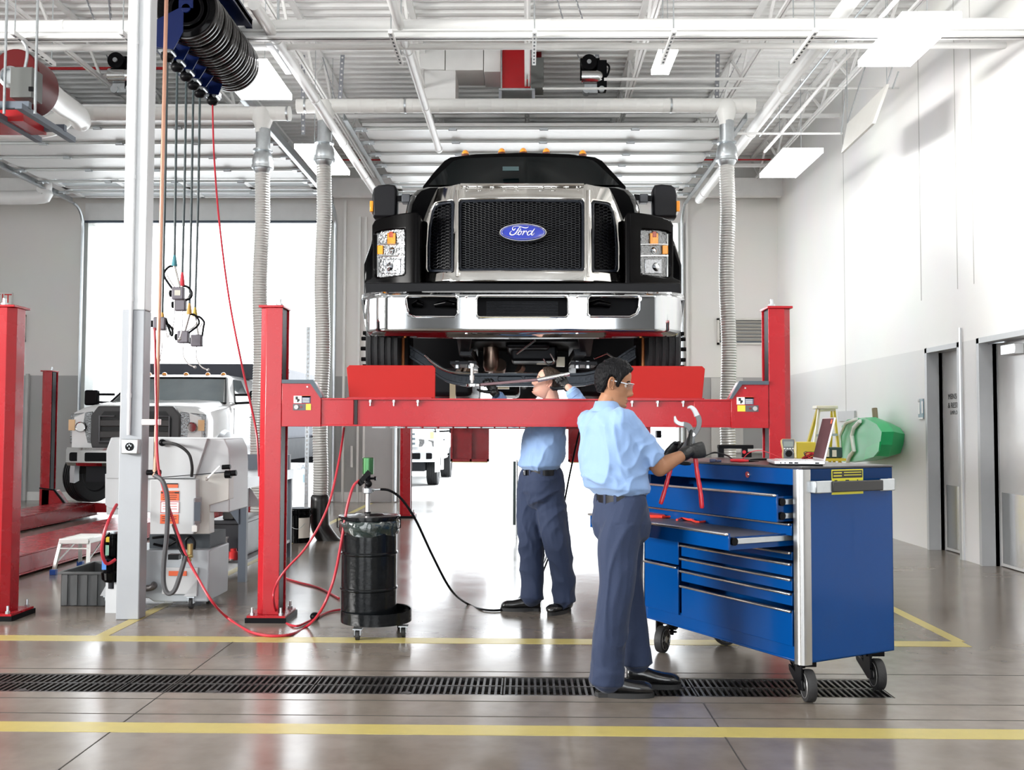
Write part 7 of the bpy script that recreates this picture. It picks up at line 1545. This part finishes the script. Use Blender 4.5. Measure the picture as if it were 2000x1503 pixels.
def shoe(o_parent, heel, dirv, L, m_up, m_so, nm='shoe'):
    d = Vector(dirv).normalized(); s_ = Vector((-d.y, d.x, 0)); h = Vector(heel); b = MB(); rings = []
    for t, hw, top, fl in ((0, .022, .100, .024), (.03, .036, .110, .024), (.12, .039, .118, .024), (.28, .041, .116, .024), (.40, .043, .102, .024), (.55, .047, .088, .024), (.70, .051, .080, .024), (.84, .050, .078, .024), (.93, .042, .070, .024), (.98, .028, .056, .025), (1.0, .012, .042, .028)):
        c = h + d * L * t; ring = []
        for k in range(18):
            a = 2 * pi * k / 18; yy = cos(a); zz = sin(a); z = fl + (top - fl) * (.5 + .5 * max(-1, min(1, zz * 1.15))); ring.append(c + s_ * hw * yy * (1 if zz < .3 else 1 - .35 * (zz - .3)) + Vector((0, 0, z)))
        rings.append(ring)
    b.loft(rings); sh = b.build(nm, m_up, o_parent, ang=70)
    b = MB(); sol = []
    for k in range(28):
        a = 2 * pi * k / 28; t = .5 + .515 * cos(a); hw = .047 + .006 * cos(a - .3); sol.append(h + d * L * t + s_ * hw * sin(a) * (1 - .15 * (t < .3)))
    b.loft([[p + Vector((0, 0, .0)) for p in sol], [p + Vector((0, 0, .014)) for p in sol], [p + Vector((0, 0, .026)) for p in sol]]); c = h + d * L * .14; b.box((c.x - .03, c.y - .03, .0), (c.x + .03, c.y + .03, .02)); b.build('sole', m_so, sh)
    b = MB()
    for t in (.36, .43, .5): c = h + d * L * t + Vector((0, 0, .098 - (t - .36) * .14)); b.tube([c - s_ * .022 + Vector((0, 0, -.006)), c + Vector((0, 0, .004)), c + s_ * .022 + Vector((0, 0, -.006))], .0028, 6)
    b.build('laces', blackm, sh)
    return sh
shirtm = M('light_blue_shirt', (.215, .335, .57), .75, var=.04, scale=3, bump=.12, bscale=260, sheen=.15)
pantm = M('navy_trousers', (.013, .024, .062), .8, var=.08, scale=3, bump=.15, bscale=280, sheen=.1)
leather = M('black_leather', (.010, .010, .011), .25, coat=.5, bump=.15, bscale=60); solem = M('sole_rubber', (.016, .016, .017), .6)
beltm = M('belt_leather', (.006, .006, .008), .35, spec=.3); glovem = M('black_nitrile_glove', (.007, .008, .009), .38, bump=.25, bscale=60)
hair_b = M('black_hair', (.006, .006, .007), .5, bump=.8, bscale=130, stretch=(1, 1, .35), spec=.12); hair_a = M('brown_hair', (.035, .020, .012), .5, bump=1.0, bscale=130)
def skin(nm, c, c2=None):
    m = M(nm, c, .5, var=.10, scale=12, bump=.06, bscale=220, spec=.35); b = m.node_tree.nodes['Principled BSDF']; b.inputs['Subsurface Weight'].default_value = .12; b.inputs['Subsurface Radius'].default_value = (.02, .008, .004); b.inputs['Subsurface Scale'].default_value = .5; return m
skb, ska = skin('warm_brown_skin', (.34, .165, .09)), skin('fair_skin', (.62, .34, .26))
# ---------------------------------------------------------------- front mechanic
fB = Vector((.88, .475, 0)).normalized(); rB = Vector((fB.y, -fB.x, 0)); U = Vector((0, 0, 1)); Dc = 5.22
root = None
T_h = Matrix.Translation(P(1199, 750, 5.22)) @ Matrix.Rotation(radians(-9), 4, 'Z') @ Matrix.Rotation(radians(9), 4, 'Y') @ Matrix.Diagonal((.93, .95, 1.02, 1))
hb = MB(); headmesh(hb, T_h); ear(hb, T_h, -1); ear(hb, T_h, 1); ho_ = hb.build('tmp_head', skb, None, ang=80); hm = ho_.data; hm.transform(W[ho_.name]); bpy.data.objects.remove(ho_)
NB = P(1187, 792, Dc); SR = NB + rB * .15 + Vector((0, 0, -.105)) + fB * .012; SL = NB - rB * .15 + Vector((0, 0, -.105)) + fB * .012
ER = P(1288, 914, 5.16); WR = P(1343, 883, 5.25); EL = P(1262, 905, 5.48); WL = P(1300, 893, 5.46)
PV = P(1212, 968, Dc)
def leg_pts(): return
near = [PV + rB * .085 + U * -.04, P(1208, 1060, 5.13), P(1205, 1140, 5.10), P(1192, 1235, 5.12), P(1185, 1318, 5.14)]
far = [PV - rB * .085 + U * -.04, P(1218, 1060, 5.34), P(1224, 1130, 5.33), P(1236, 1215, 5.32), P(1243, 1285, 5.31)]
b = MB()
sect(b, [(PV + U * -.1, .15, .11), (PV, .145, .10), (PV + U * .18, .15, .10), (PV + U * .36, .17, .105), (NB + U * -.10, .16, .085), (NB + U * -.03, .09, .06)], rB, fB)
limb(b, [NB + U * -.06 - fB * .005, NB + U * .01, P(1193, 775, Dc), P(1197, 757, Dc)], [.062, .056, .056, .055])
limb(b, [SR, (SR + ER) / 2, ER], [.055, .048, .043]); limb(b, [ER, ER.lerp(WR, .35) + U * .004, ER.lerp(WR, .75), WR], [.045, .0445, .036, .029, .021])
limb(b, [SL, (SL + EL) / 2, EL], [.055, .048, .043]); limb(b, [EL, EL.lerp(WL, .4), WL], [.043, .042, .029])
for lp in (near, far): limb(b, lp[:4] + [lp[4]], [.08, .075, .058, .050, .04])
pB = vx('person', b, skb, None, .006, 4, extra=[hm]); tag(pB, 'dark-haired mechanic in light blue shirt and safety glasses holding large red-handled pliers by the cabinet', 'person')
sb_ = MB()
sect(sb_, [(PV + U * .012 + fB * .0, .150, .112), (PV + U * .045 - fB * .016, .185, .150), (P(1199, 930, Dc), .198, .158), (P(1197, 890, Dc), .205, .150), (P(1196, 850, Dc), .205, .135), (NB + U * -.105, .205, .115), (NB + U * -.075, .192, .098), (NB + U * -.045, .150, .080), (NB + U * -.022, .10, .070), (NB + U * -.006, .072, .062)], rB, fB)
def sleeve(b, S, E, r0, r1, t1): q = S.lerp(E, t1); limb(b, [S - (E - S).normalized() * .02, S.lerp(E, .4), q.lerp(S, .25)], [r0, (r0 + r1) / 2, r1 * .98]); d = (E - S).normalized(); b.cyl(S.lerp(E, t1 * .6), q, r1 * .97, r1 * 1.06, 20)
sleeve(sb_, SR, ER, .076, .078, .80); sleeve(sb_, SL, EL, .076, .074, .80)
sO = vx('shirt', sb_, shirtm, pB, .0065, 4, fold=.0125, ff=6.0, fdir=(1, 1, .75))
# collar
b = MB(); rg = []
for k in range(26):
    a = 2 * pi * (k - 0) / 26; fr_ = cos(a); base_ = NB + U * (-.028 - .018 * max(0, fr_)) + rB * .075 * sin(a) + fB * (.068 * cos(a)); top = NB + U * (.024 - .030 * max(0, fr_)) + rB * .064 * sin(a) + fB * (.062 * cos(a)); rg.append((base_ + (rB * sin(a) + fB * cos(a)) * .016, top, top + (rB * sin(a) + fB * cos(a)) * .005))
b.loft([[q[0] for q in rg], [q[2] for q in rg], [q[1] for q in rg], [q[0] - U * .004 for q in rg]], cap=False); b.build('collar', shirtm, pB, ang=80)
def seam(nm, pts, m, root, r=.0016): return MB().tube(pts, r, 5).build(nm, m, root)
# trousers
pb = MB(); sect(pb, [(PV + U * .012, .145, .108), (PV + U * -.06, .160, .128), (PV + U * -.14, .168, .140), (PV + U * -.21, .155, .125), (PV + U * -.26, .10, .09)], rB, fB)
def trouser(b, lp, rs, hem): limb(b, lp, rs, 6); d = (lp[-1] - lp[-2]).normalized(); b.cyl(lp[-1] - d * .05, lp[-1] + d * .035, hem * .97, hem, 22)
trouser(pb, near, [.095, .112, .094, .088, .090], .096); trouser(pb, far, [.105, .106, .086, .080, .083], .088)
tO = vx('trousers', pb, pantm, pB, .0075, 4, fold=.009, ff=5.0, fdir=(1, 1, .55), gap=lambda c: .4 if c.z > .9 else 1.0)
b = MB(); rg = [[PV + U * (z - .012) + rB * (.150 + o) * cos(a) + fB * (.113 + o) * sin(a) for a in [2 * pi * k / 40 for k in range(40)]] for z, o in ((-.02, .004), (-.02, .009), (.02, .009), (.02, .004))]
b.loft(rg, cap=False); b.build('belt', beltm, pB); 
for a in (-.5, .15, 1.0, 2.2, 3.3, 4.3, 4.9, 5.35): c = PV + rB * (.162) * cos(a) + fB * (.124) * sin(a); d = (rB * cos(a) + fB * sin(a)).normalized(); t_ = U.cross(d); MB().prism([c - t_ * .008 + U * -.038, c + t_ * .008 + U * -.038, c + t_ * .008 + U * .012, c - t_ * .008 + U * .012], -d * .008).build('belt_loop', pantm, pB)
c = PV + fB * .124 + rB * .02; MB().cbox(c + U * -.012, (.03, .02, .045)).build('buckle', chrome, pB, bev=.004)
q0 = P(1158, 1338, 5.14); hN = G(1165, 1350, 0); shoe(pB, Vector((P(1163, 0, 5.14).x, 5.135, 0)), (1, -.03, 0), .30, leather, solem); shoe(pB, Vector((P(1222, 0, 5.31).x, 5.325, 0)), (1, -.10, 0), .29, leather, solem)
# hair, eyes, glasses
def hlB(a):
    d = math.degrees(a)
    return ip([(0, .068), (25, .066), (42, .052), (54, .040), (62, .018), (70, -.018), (78, -.020), (84, .020), (96, .030), (104, .0), (112, -.035), (130, -.058), (180, -.062)], d)
b = MB(); hairmesh(b, T_h, hlB, .017); hB = b.build('hair', hair_b, pB, ang=80)
def eyes(T, root, iris):
    for s in (-1, 1):
        e = MB().sph(T @ Vector((.066, s * .032, .0015)), .0125, 18, 12).build('eye', M('eye_white', (.75, .72, .68), .15, coat=1), root); MB().sph(T @ Vector((.0745, s * .0325, .001)), .0058, 12, 8).build('iris', iris, e)
        MB().tube(smooth_path([T @ Vector((.088, s * .012, .020)), T @ Vector((.087, s * .03, .026)), T @ Vector((.074, s * .05, .020))], 5), [.0028 + .0012 * sin(k / 10 * pi) for k in range(11)], 8).build('eyebrow', blackm if root is pB else hair_a, root)
        MB().tube(smooth_path([T @ Vector((.0795, s * .020, .001)), T @ Vector((.0835, s * .032, .0075)), T @ Vector((.073, s * .046, .001))], 5), .0022, 6).build('eyelid', skb if root is pB else ska, root)
eyes(T_h, pB, M('dark_iris', (.02, .01, .006), .1, coat=1))
MB().tube(smooth_path([T_h @ Vector((.0935, .018 * s, -.0785 + .001 * abs(s))) for s in (-1, -.5, 0, .5, 1)], 3), .0016, 6).build('lips', M('lip_shadow_brown', (.22, .08, .06), .5), pB)
gl = MB(); clear = M('clear_plastic', (.85, .9, .95), .05, trans=.85, ior=1.3, coat=1, alpha=.45)
for s in (-1, 1): gl.tube([T_h @ Vector((-.012, s * .083, .016)), T_h @ Vector((.05, s * .083, .012)), T_h @ Vector((.082, s * .066, .010))], .0032, 6)
gl.tube(smooth_path([T_h @ Vector((.086, s * .066, .014)) if abs(s) == 1 else T_h @ Vector((.112, s * .04, .016)) for s in (-1, -.6, 0, .6, 1)], 4), .0024, 6); go_ = gl.build('safety_glasses', M('glasses_frame', (.55, .60, .66), .15, coat=1), pB)
b = MB(); rg = []
for z in (.014, .004, -.008, -.018): rg.append([T_h @ Vector((.086 + .026 * (1 - (s * s)) - (.003 if z < -.01 else 0), s * .066, z)) for s in [-1 + k / 8 for k in range(17)]])
b.loft(rg, cap=False, closed=False); b.build('lens', clear, go_)
# gloves
b = MB(); hand(b, WR, (.74, .22, .12), (-.25, .95, -.1), (0, 0, 1), 1.2, 1.08, .12); limb(b, [WR.lerp(ER, .13), WR], [.036, .035]); vx('glove', b, glovem, pB, .0028, 3)
b = MB(); hand(b, WL, (.70, -.05, .62), (.3, -.9, -.3), (.6, 0, -.6), [.75, .85, .9, .95], 1.08, .5); limb(b, [WL.lerp(EL, .16), WL], [.036, .032]); vx('glove', b, glovem, pB, .0028, 3)
# the pliers held by the mechanic
Dp = 5.33; pl2 = thing('large_pliers', 'large pliers with long red handles and bright jaws held up in black gloves', 'pliers', P(1355, 880, Dp)); jawm = M('bright_steel', (.42, .42, .43), .3, .8); neckm = M('dark_forged_steel', (.15, .155, .16), .4, .7)
def flat_bar(pts, ws, y, th, m, nm):
    sp = smooth_path([P(a, c, y) for a, c in pts], 5); n = len(sp); L_, R_ = [], []
    for i, p in enumerate(sp):
        d = (sp[min(i + 1, n - 1)] - sp[max(i - 1, 0)]).normalized(); nn_ = Vector((-d.z, 0, d.x)); t = i / (n - 1) * (len(ws) - 1); j = min(int(t), len(ws) - 2); w_ = (ws[j] + (ws[j + 1] - ws[j]) * (t - j)) * Dp / 1900 / 2; L_.append(p + nn_ * w_); R_.append(p - nn_ * w_)
    b = MB(); b.loft([[l, r, r + Vector((0, th, 0)), l + Vector((0, th, 0))] for l, r in zip(L_, R_)]); return b.build(nm, m, pl2, bev=.0015)
flat_bar([(1343, 796), (1350, 794.5), (1357, 801), (1362, 812)], [3, 7, 9, 10], Dp, .016, jawm, 'jaw'); flat_bar([(1360, 806), (1365.5, 818), (1365, 832), (1357, 846), (1347, 858), (1335, 874), (1325, 885)], [9, 10, 9, 10, 11, 8, 7], Dp + .002, .013, neckm, 'neck')
flat_bar([(1318, 812), (1320.5, 822), (1328, 827), (1336, 828)], [3, 7, 8, 9], Dp - .014, .016, jawm, 'jaw'); flat_bar([(1333, 827), (1345, 832), (1351, 845), (1353, 862), (1357, 880), (1359, 900)], [9, 11, 11, 9, 8, 7], Dp - .013, .013, neckm, 'neck')
MB().cyl(P(1354, 848, Dp - .022), P(1354, 848, Dp + .02), .010, n=16).build('pivot', gmet, pl2); rgr = M('handle_red', (.68, .025, .04), .3, coat=.4)
MB().tube(smooth_path([P(1316, 898, Dp), P(1307, 925, Dp), P(1299, 955, Dp), P(1290, 984, Dp)], 6), [.010, .0125, .0125, .0125] * 4 + [.0125, .0125, .0095], 12).build('handle_grip', rgr, pl2)
MB().tube(smooth_path([P(1358, 892, Dp - .008), P(1362, 925, Dp - .008), P(1368, 960, Dp - .008), P(1371, 992, Dp - .008)], 6), [.011, .013, .013, .013] * 4 + [.013, .013, .010], 12).build('handle_grip', rgr, pl2)
MB().tube([P(1325, 882, Dp + .005), P(1315, 902, Dp + .003)], .009, 8).build('shank', neckm, pl2)
# ---------------------------------------------------------------- mechanic under the truck
DA = 7.46; fA = Vector((-.93, -.36, 0)).normalized(); rA = Vector((fA.y, -fA.x, 0))
T_a = Matrix.Translation(P(1069, 748, DA)) @ Matrix.Rotation(pi + radians(6), 4, 'Z') @ Matrix.Rotation(radians(-20), 4, 'Y') @ Matrix.Diagonal((.96, .97, .97, 1))
hb = MB(); headmesh(hb, T_a); ear(hb, T_a, -1); ear(hb, T_a, 1); ho_ = hb.build('tmp_head', ska, None, ang=80); hm = ho_.data; hm.transform(W[ho_.name]); bpy.data.objects.remove(ho_)
NA = P(1078, 783, DA); WA = P(1056, 919, DA); sA = -1
# his left side (towards the camera) and right side
lA = -rA if (-rA).y < 0 else rA
S1 = NA + lA * .15 + U * -.10; S2 = NA - lA * .15 + U * -.10
E1 = P(1143, 800, 7.34); W1 = P(1113, 760, 7.34); E2 = P(1000, 818, 7.62); W2 = P(968, 768, 7.45)
lf = [WA + Vector((-.06, .03, -.05)), P(1036, 1010, DA + .05), P(1038, 1075, DA + .03), P(1040, 1125, DA + .02), P(1039, 1160, DA)]; rt = [WA + Vector((.07, -.02, -.05)), P(1078, 1010, DA - .06), P(1090, 1075, DA - .08), P(1099, 1125, DA - .08), P(1102, 1166, DA - .08)]
b = MB(); sect(b, [(WA + U * -.1, .15, .11), (WA, .145, .10), (WA + U * .2, .15, .10), (WA + U * .38, .16, .10), (NA + U * -.1, .15, .08), (NA + U * -.03, .085, .06)], rA, fA)
limb(b, [NA + U * -.06, NA + U * .01, P(1075, 768, DA), P(1070, 755, DA)], [.062, .058, .058, .058])
limb(b, [S1, S1.lerp(E1, .5), E1], [.055, .048, .042]); limb(b, [E1, E1.lerp(W1, .4), W1, W1.lerp(E1, -.1)], [.042, .04, .029, .028]); limb(b, [S2, S2.lerp(E2, .5), E2], [.055, .048, .042]); limb(b, [E2, E2.lerp(W2, .4), W2, W2.lerp(E2, -.1)], [.042, .04, .028, .027])
for lp in (lf, rt): limb(b, lp, [.08, .075, .058, .05, .04])
pA = vx('person', b, ska, None, .007, 4, extra=[hm]); tag(pA, 'mechanic in light blue shirt under the truck reaching up with a long wrench', 'person')
b = MB(); sect(b, [(WA + U * .008, .158, .118), (WA + U * .04 + fA * .01, .20, .150), (P(1060, 890, DA), .205, .150), (P(1062, 860, DA), .205, .145), (P(1066, 830, DA), .20, .135), (P(1072, 806, DA), .18, .11), (NA + U * -.03, .11, .08), (NA + U * -.008, .072, .062)], rA, fA)
for S_, E_, W_ in ((S1, E1, W1), (S2, E2, W2)):
    limb(b, [S_, S_.lerp(E_, .5), E_], [.080, .068, .060]); limb(b, [E_, E_.lerp(W_, .5), E_.lerp(W_, .82)], [.060, .052, .046])
vx('shirt', b, shirtm, pA, .0075, 4, fold=.012, ff=6)
for E_, W_ in ((E1, W1), (E2, W2)): MB().cyl(E_.lerp(W_, .66), E_.lerp(W_, .90), .050, .050, 20).build('cuff', shirtm, pA, bev=.004)
b = MB(); rg = []
for k in range(26): a = 2 * pi * k / 26; dd_ = rA * sin(a) + fA * cos(a); rg.append((NA + U * -.03 + dd_ * .085, NA + U * .012 + dd_ * .070, NA + U * .012 + dd_ * .065))
b.loft([[q[j] for q in rg] for j in range(3)], cap=False); b.build('collar', shirtm, pA, ang=80)
pb = MB(); sect(pb, [(WA + U * .008, .152, .112), (WA + U * -.06, .172, .132), (WA + U * -.15, .180, .145), (WA + U * -.22, .165, .13), (WA + U * -.28, .10, .09)], rA, fA)
trouser(pb, lf, [.11, .112, .096, .090, .085], .090); trouser(pb, rt, [.11, .112, .098, .090, .084], .088)
vx('trousers', pb, pantm2 if False else pantm, pA, .008, 4, fold=.012, ff=5.0, fdir=(1, 1, .8), gap=lambda c: .5 if c.z > .92 else 1.0)
b = MB(); rg = [[WA + U * (z - .01) + rA * (.157 + o) * cos(a) + fA * (.117 + o) * sin(a) for a in [2 * pi * k / 40 for k in range(40)]] for z, o in ((-.022, .004), (-.022, .009), (.022, .009), (.022, .004))]; b.loft(rg, cap=False); b.build('belt', beltm, pA)
for a in (.3, 1.1, 2.0, 2.7, 3.6, 4.4, 5.2): c = WA + rA * .170 * cos(a) + fA * .130 * sin(a); d = (rA * cos(a) + fA * sin(a)).normalized(); t_ = U.cross(d); MB().prism([c - t_ * .009 + U * -.04, c + t_ * .009 + U * -.04, c + t_ * .009 + U * .015, c - t_ * .009 + U * .015], -d * .008).build('belt_loop', pantm, pA)
c = WA + fA * .132 + U * -.012; MB().cbox(c + rA * 0, (.02, .045, .042)).build('buckle', M('dark_buckle', (.08, .08, .085), .25, .8), pA, bev=.004)
shoe(pA, Vector((P(1058, 0, DA).x, DA + .02, 0)), (-1, -.05, 0), .30, leather, solem); shoe(pA, Vector((P(1116, 0, DA - .1).x, DA + .03, 0)), (-.62, -.78, 0), .27, leather, solem)
def hlA(a): return ip([(0, .085), (30, .078), (45, .062), (60, .045), (70, .005), (80, .0), (86, .025), (98, .028), (106, -.005), (120, -.05), (180, -.07)], math.degrees(a))
b = MB(); hairmesh(b, T_a, hlA, .010, 7.0); b.build('hair', hair_a, pA, ang=80); eyes(T_a, pA, M('blue_iris', (.05, .10, .15), .1, coat=1))
# torque wrench
tw = thing('torque_wrench', 'long steel torque wrench with socket held up against the truck axle', 'wrench', P(1010, 740, 7.36)); DT = 7.33
MB().cyl(P(1050, 742, DT), P(1111, 730, DT), .0175, n=20).build('wrench_grip', M('knurled_chrome', (.6, .6, .6), .25, .95, bump=.4, bscale=200), tw); MB().cyl(P(1109, 730.5, DT), P(1112.5, 730, DT), .0195, n=20).build('end_ring', chrome, tw); MB().cyl(P(1112, 730, DT), P(1113.2, 729.8, DT), .013, n=16).build('end_socket', blackm, tw)
MB().beam(P(938, 751, DT), P(1052, 741, DT), .02, .024).build('wrench_bar', M('wrench_dark', (.10, .06, .065), .3, .7), tw, bev=.004)
b = MB(); c = P(924, 752, DT); b.loft([[c + Vector((x * .055, y * .03, z)) for x, y in [(cos(t), sin(t)) for t in [2 * pi * k / 24 for k in range(24)]]] for z in (-.012, .012)]); b.build('ratchet_head', chrome, tw, bev=.003); MB().cyl(P(922, 748, DT), P(922, 712, DT), .012, n=14).build('extension', gmet, tw); MB().cyl(P(922, 716, DT), P(922, 710, DT), .019, n=14).build('socket', chrome, tw); MB().cyl(P(922, 742, DT), P(922, 733, DT), .019, n=14).build('adapter', gmet, tw)
b = MB(); hand(b, P(1108, 757, 7.36), (-.50, .08, .72), (-.3, -.9, .1), (-1, 0, 0), 1.15, 1.0, .35); limb(b, [W1.lerp(E1, .1), P(1108, 757, 7.36)], [.033, .031]); vx('glove', b, glovem, pA, .0032, 3)
b = MB(); hand(b, P(965, 766, 7.40), (-.35, .05, .75), (-.3, -.9, .1), (-1, 0, 0), 1.15, 1.0, .35); limb(b, [W2.lerp(E2, .05), P(965, 766, 7.40)], [.031, .030]); vx('glove', b, glovem, pA, .0032, 3)
# ================================================================== the yard outside
To = Matrix.Translation((-4.05, 29.5, -.01)) @ Matrix.Rotation(radians(-12), 4, 'Z')
pc = P(836, 940, 29.5); To = Matrix.Translation((-3.12, 22.6, -.01))
pk, _, _ = pickup(To, 'white pickup parked in the sunny yard beyond the lifted truck', 'pickup truck', 5.6, 1.0, 1.22, 1.86, False, False, 0.0, M('pickup_white', (.85, .86, .87), .25, coat=.5), glassc=(.12, .22, .30))
b = MB(To); b.box((-1.0, 3.6, .6), (-.92, 5.6, 1.28)); b.box((.92, 3.6, .6), (1.0, 5.6, 1.28)); b.box((-1.0, 5.52, .6), (1.0, 5.6, 1.28)); b.box((-1, 3.6, .6), (1, 5.6, .7)); b.build('cargo_bed', M('pickup_white', (.8, .8, .8)), pk, bev=.02)
fence = M('chain_link_wire', (.22, .30, .34), .5, .4); trailw = M('trailer_white', (.86, .87, .88), .5)
def chain(x0, x1, y, z0, z1, label):
    o = thing('chain_link_fence', label, 'fence', ((x0 + x1) / 2, y, z0)); b = MB(); s = .22; n = int((x1 - x0 + z1 - z0) / s) + 1
    for i in range(n):
        a = i * s
        for sg in (0, 1):
            xa, za = (x0 + a, z0) if a < x1 - x0 else (x1, z0 + a - (x1 - x0)); xb, zb_ = (x0, z0 + a) if a < z1 - z0 else (x0 + a - (z1 - z0), z1)
            if sg: xa, xb = x0 + x1 - xa, x0 + x1 - xb
            b.beam((xa, y, za), (xb, y, zb_), .018, .018)
    b.build('wire_mesh', fence, o, flat=True); p = MB()
    k = x0
    while k <= x1 + .01: p.cyl((k, y, z0 - .3), (k, y, z1), .035, n=8); k += 3
    p.beam((x0, y, z1), (x1, y, z1), .05, .05); p.build('fence_post', M('pale_post', (.7, .74, .76), .5), o)
chain(P(940, 900, 46).x, P(1330, 900, 46).x, 46, P(0, 946, 46).z if False else .02, P(0, 858, 46).z + .3, 'chain link fence across the yard behind the mechanic')
chain(P(590, 900, 38).x, P(640, 900, 38).x, 38, .02, 1.9, 'short chain link fence seen beside the left exhaust hose')
o = thing('trailer', 'white box trailer parked behind the yard fence', 'trailer', (P(1080, 860, 52).x, 52, 0)); MB().box((P(950, 0, 52).x, 52, -.01), (P(1230, 0, 52).x, 55, 3.4)).build('trailer_box', trailw, o); MB().box((P(1000, 0, 51.9).x, 51.9, 1.6), (P(1060, 0, 51.9).x, 51.99, 1.75)).build('red_stripe', M('faded_red', (.7, .3, .28), .5), o)
o = thing('lamp_post', 'tall slim grey lamp post outside the left doorway', 'lamp post', (P(188, 800, 40).x, 40, 0)); MB().cyl((P(188, 800, 40).x, 40, 0), (P(189, 800, 40).x, 40, P(0, 606, 40).z), .07, .05, n=10).build('pole', M('pole_grey', (.42, .48, .5), .5), o); MB().box((P(188, 0, 40).x, 39.9, P(0, 700, 40).z), (P(204, 0, 40).x, 40.1, P(0, 697, 40).z)).build('crossbar', M('pole_grey', (.4, .4, .4)), o)
o = thing('display_stand', 'narrow dark panel stand just outside behind the mechanic', 'stand', (P(1006, 960, 17.2).x, 17.2, 0)); x0, x1 = P(1002, 960, 12.4).x, P(1011, 960, 12.4).x; MB().box((x0, 12.4, P(0, 1020, 12.4).z), (x1, 12.75, P(0, 897, 12.4).z)).build('panel', M('stand_dark', (.03, .05, .05), .4), o); MB().cyl((x0 + .045, 12.37, 0), (x0 + .045, 12.37, P(0, 893, 12.4).z), .012, n=8).build('post', galv, o)
o = thing('sign_board', 'small white sign board outside with grey lettering', 'sign', (P(592, 908, 24).x, 24, 0)); a, c = P(582, 926, 24), P(604, 902, 24); MB().box((a.x, 24, a.z), (c.x, 24.05, c.z)).build('board', trailw, o); text_part('lettering', 'CAT', ((a.x + c.x) / 2 - .02, 23.99, (a.z + c.z) / 2 + .02), RF, .17, M('letter_slate', (.12, .16, .2), .5), o); MB().cyl(((a.x + c.x) / 2, 24.02, 0), ((a.x + c.x) / 2, 24.02, a.z), .03, n=8).build('post', fence, o)
struct(MB().box((XR + .3, YF, -.3), (XR + 3.0, YB, -.01)).build('ground_1', concrete)) if False else None
b = MB(); b.box((XR + .3, 6.0, -.2), (XR + .5, YB, 3.2)); struct(b.build('wall_recess_backing', wall_r))  # backing added behind the door recesses to block the bright outside
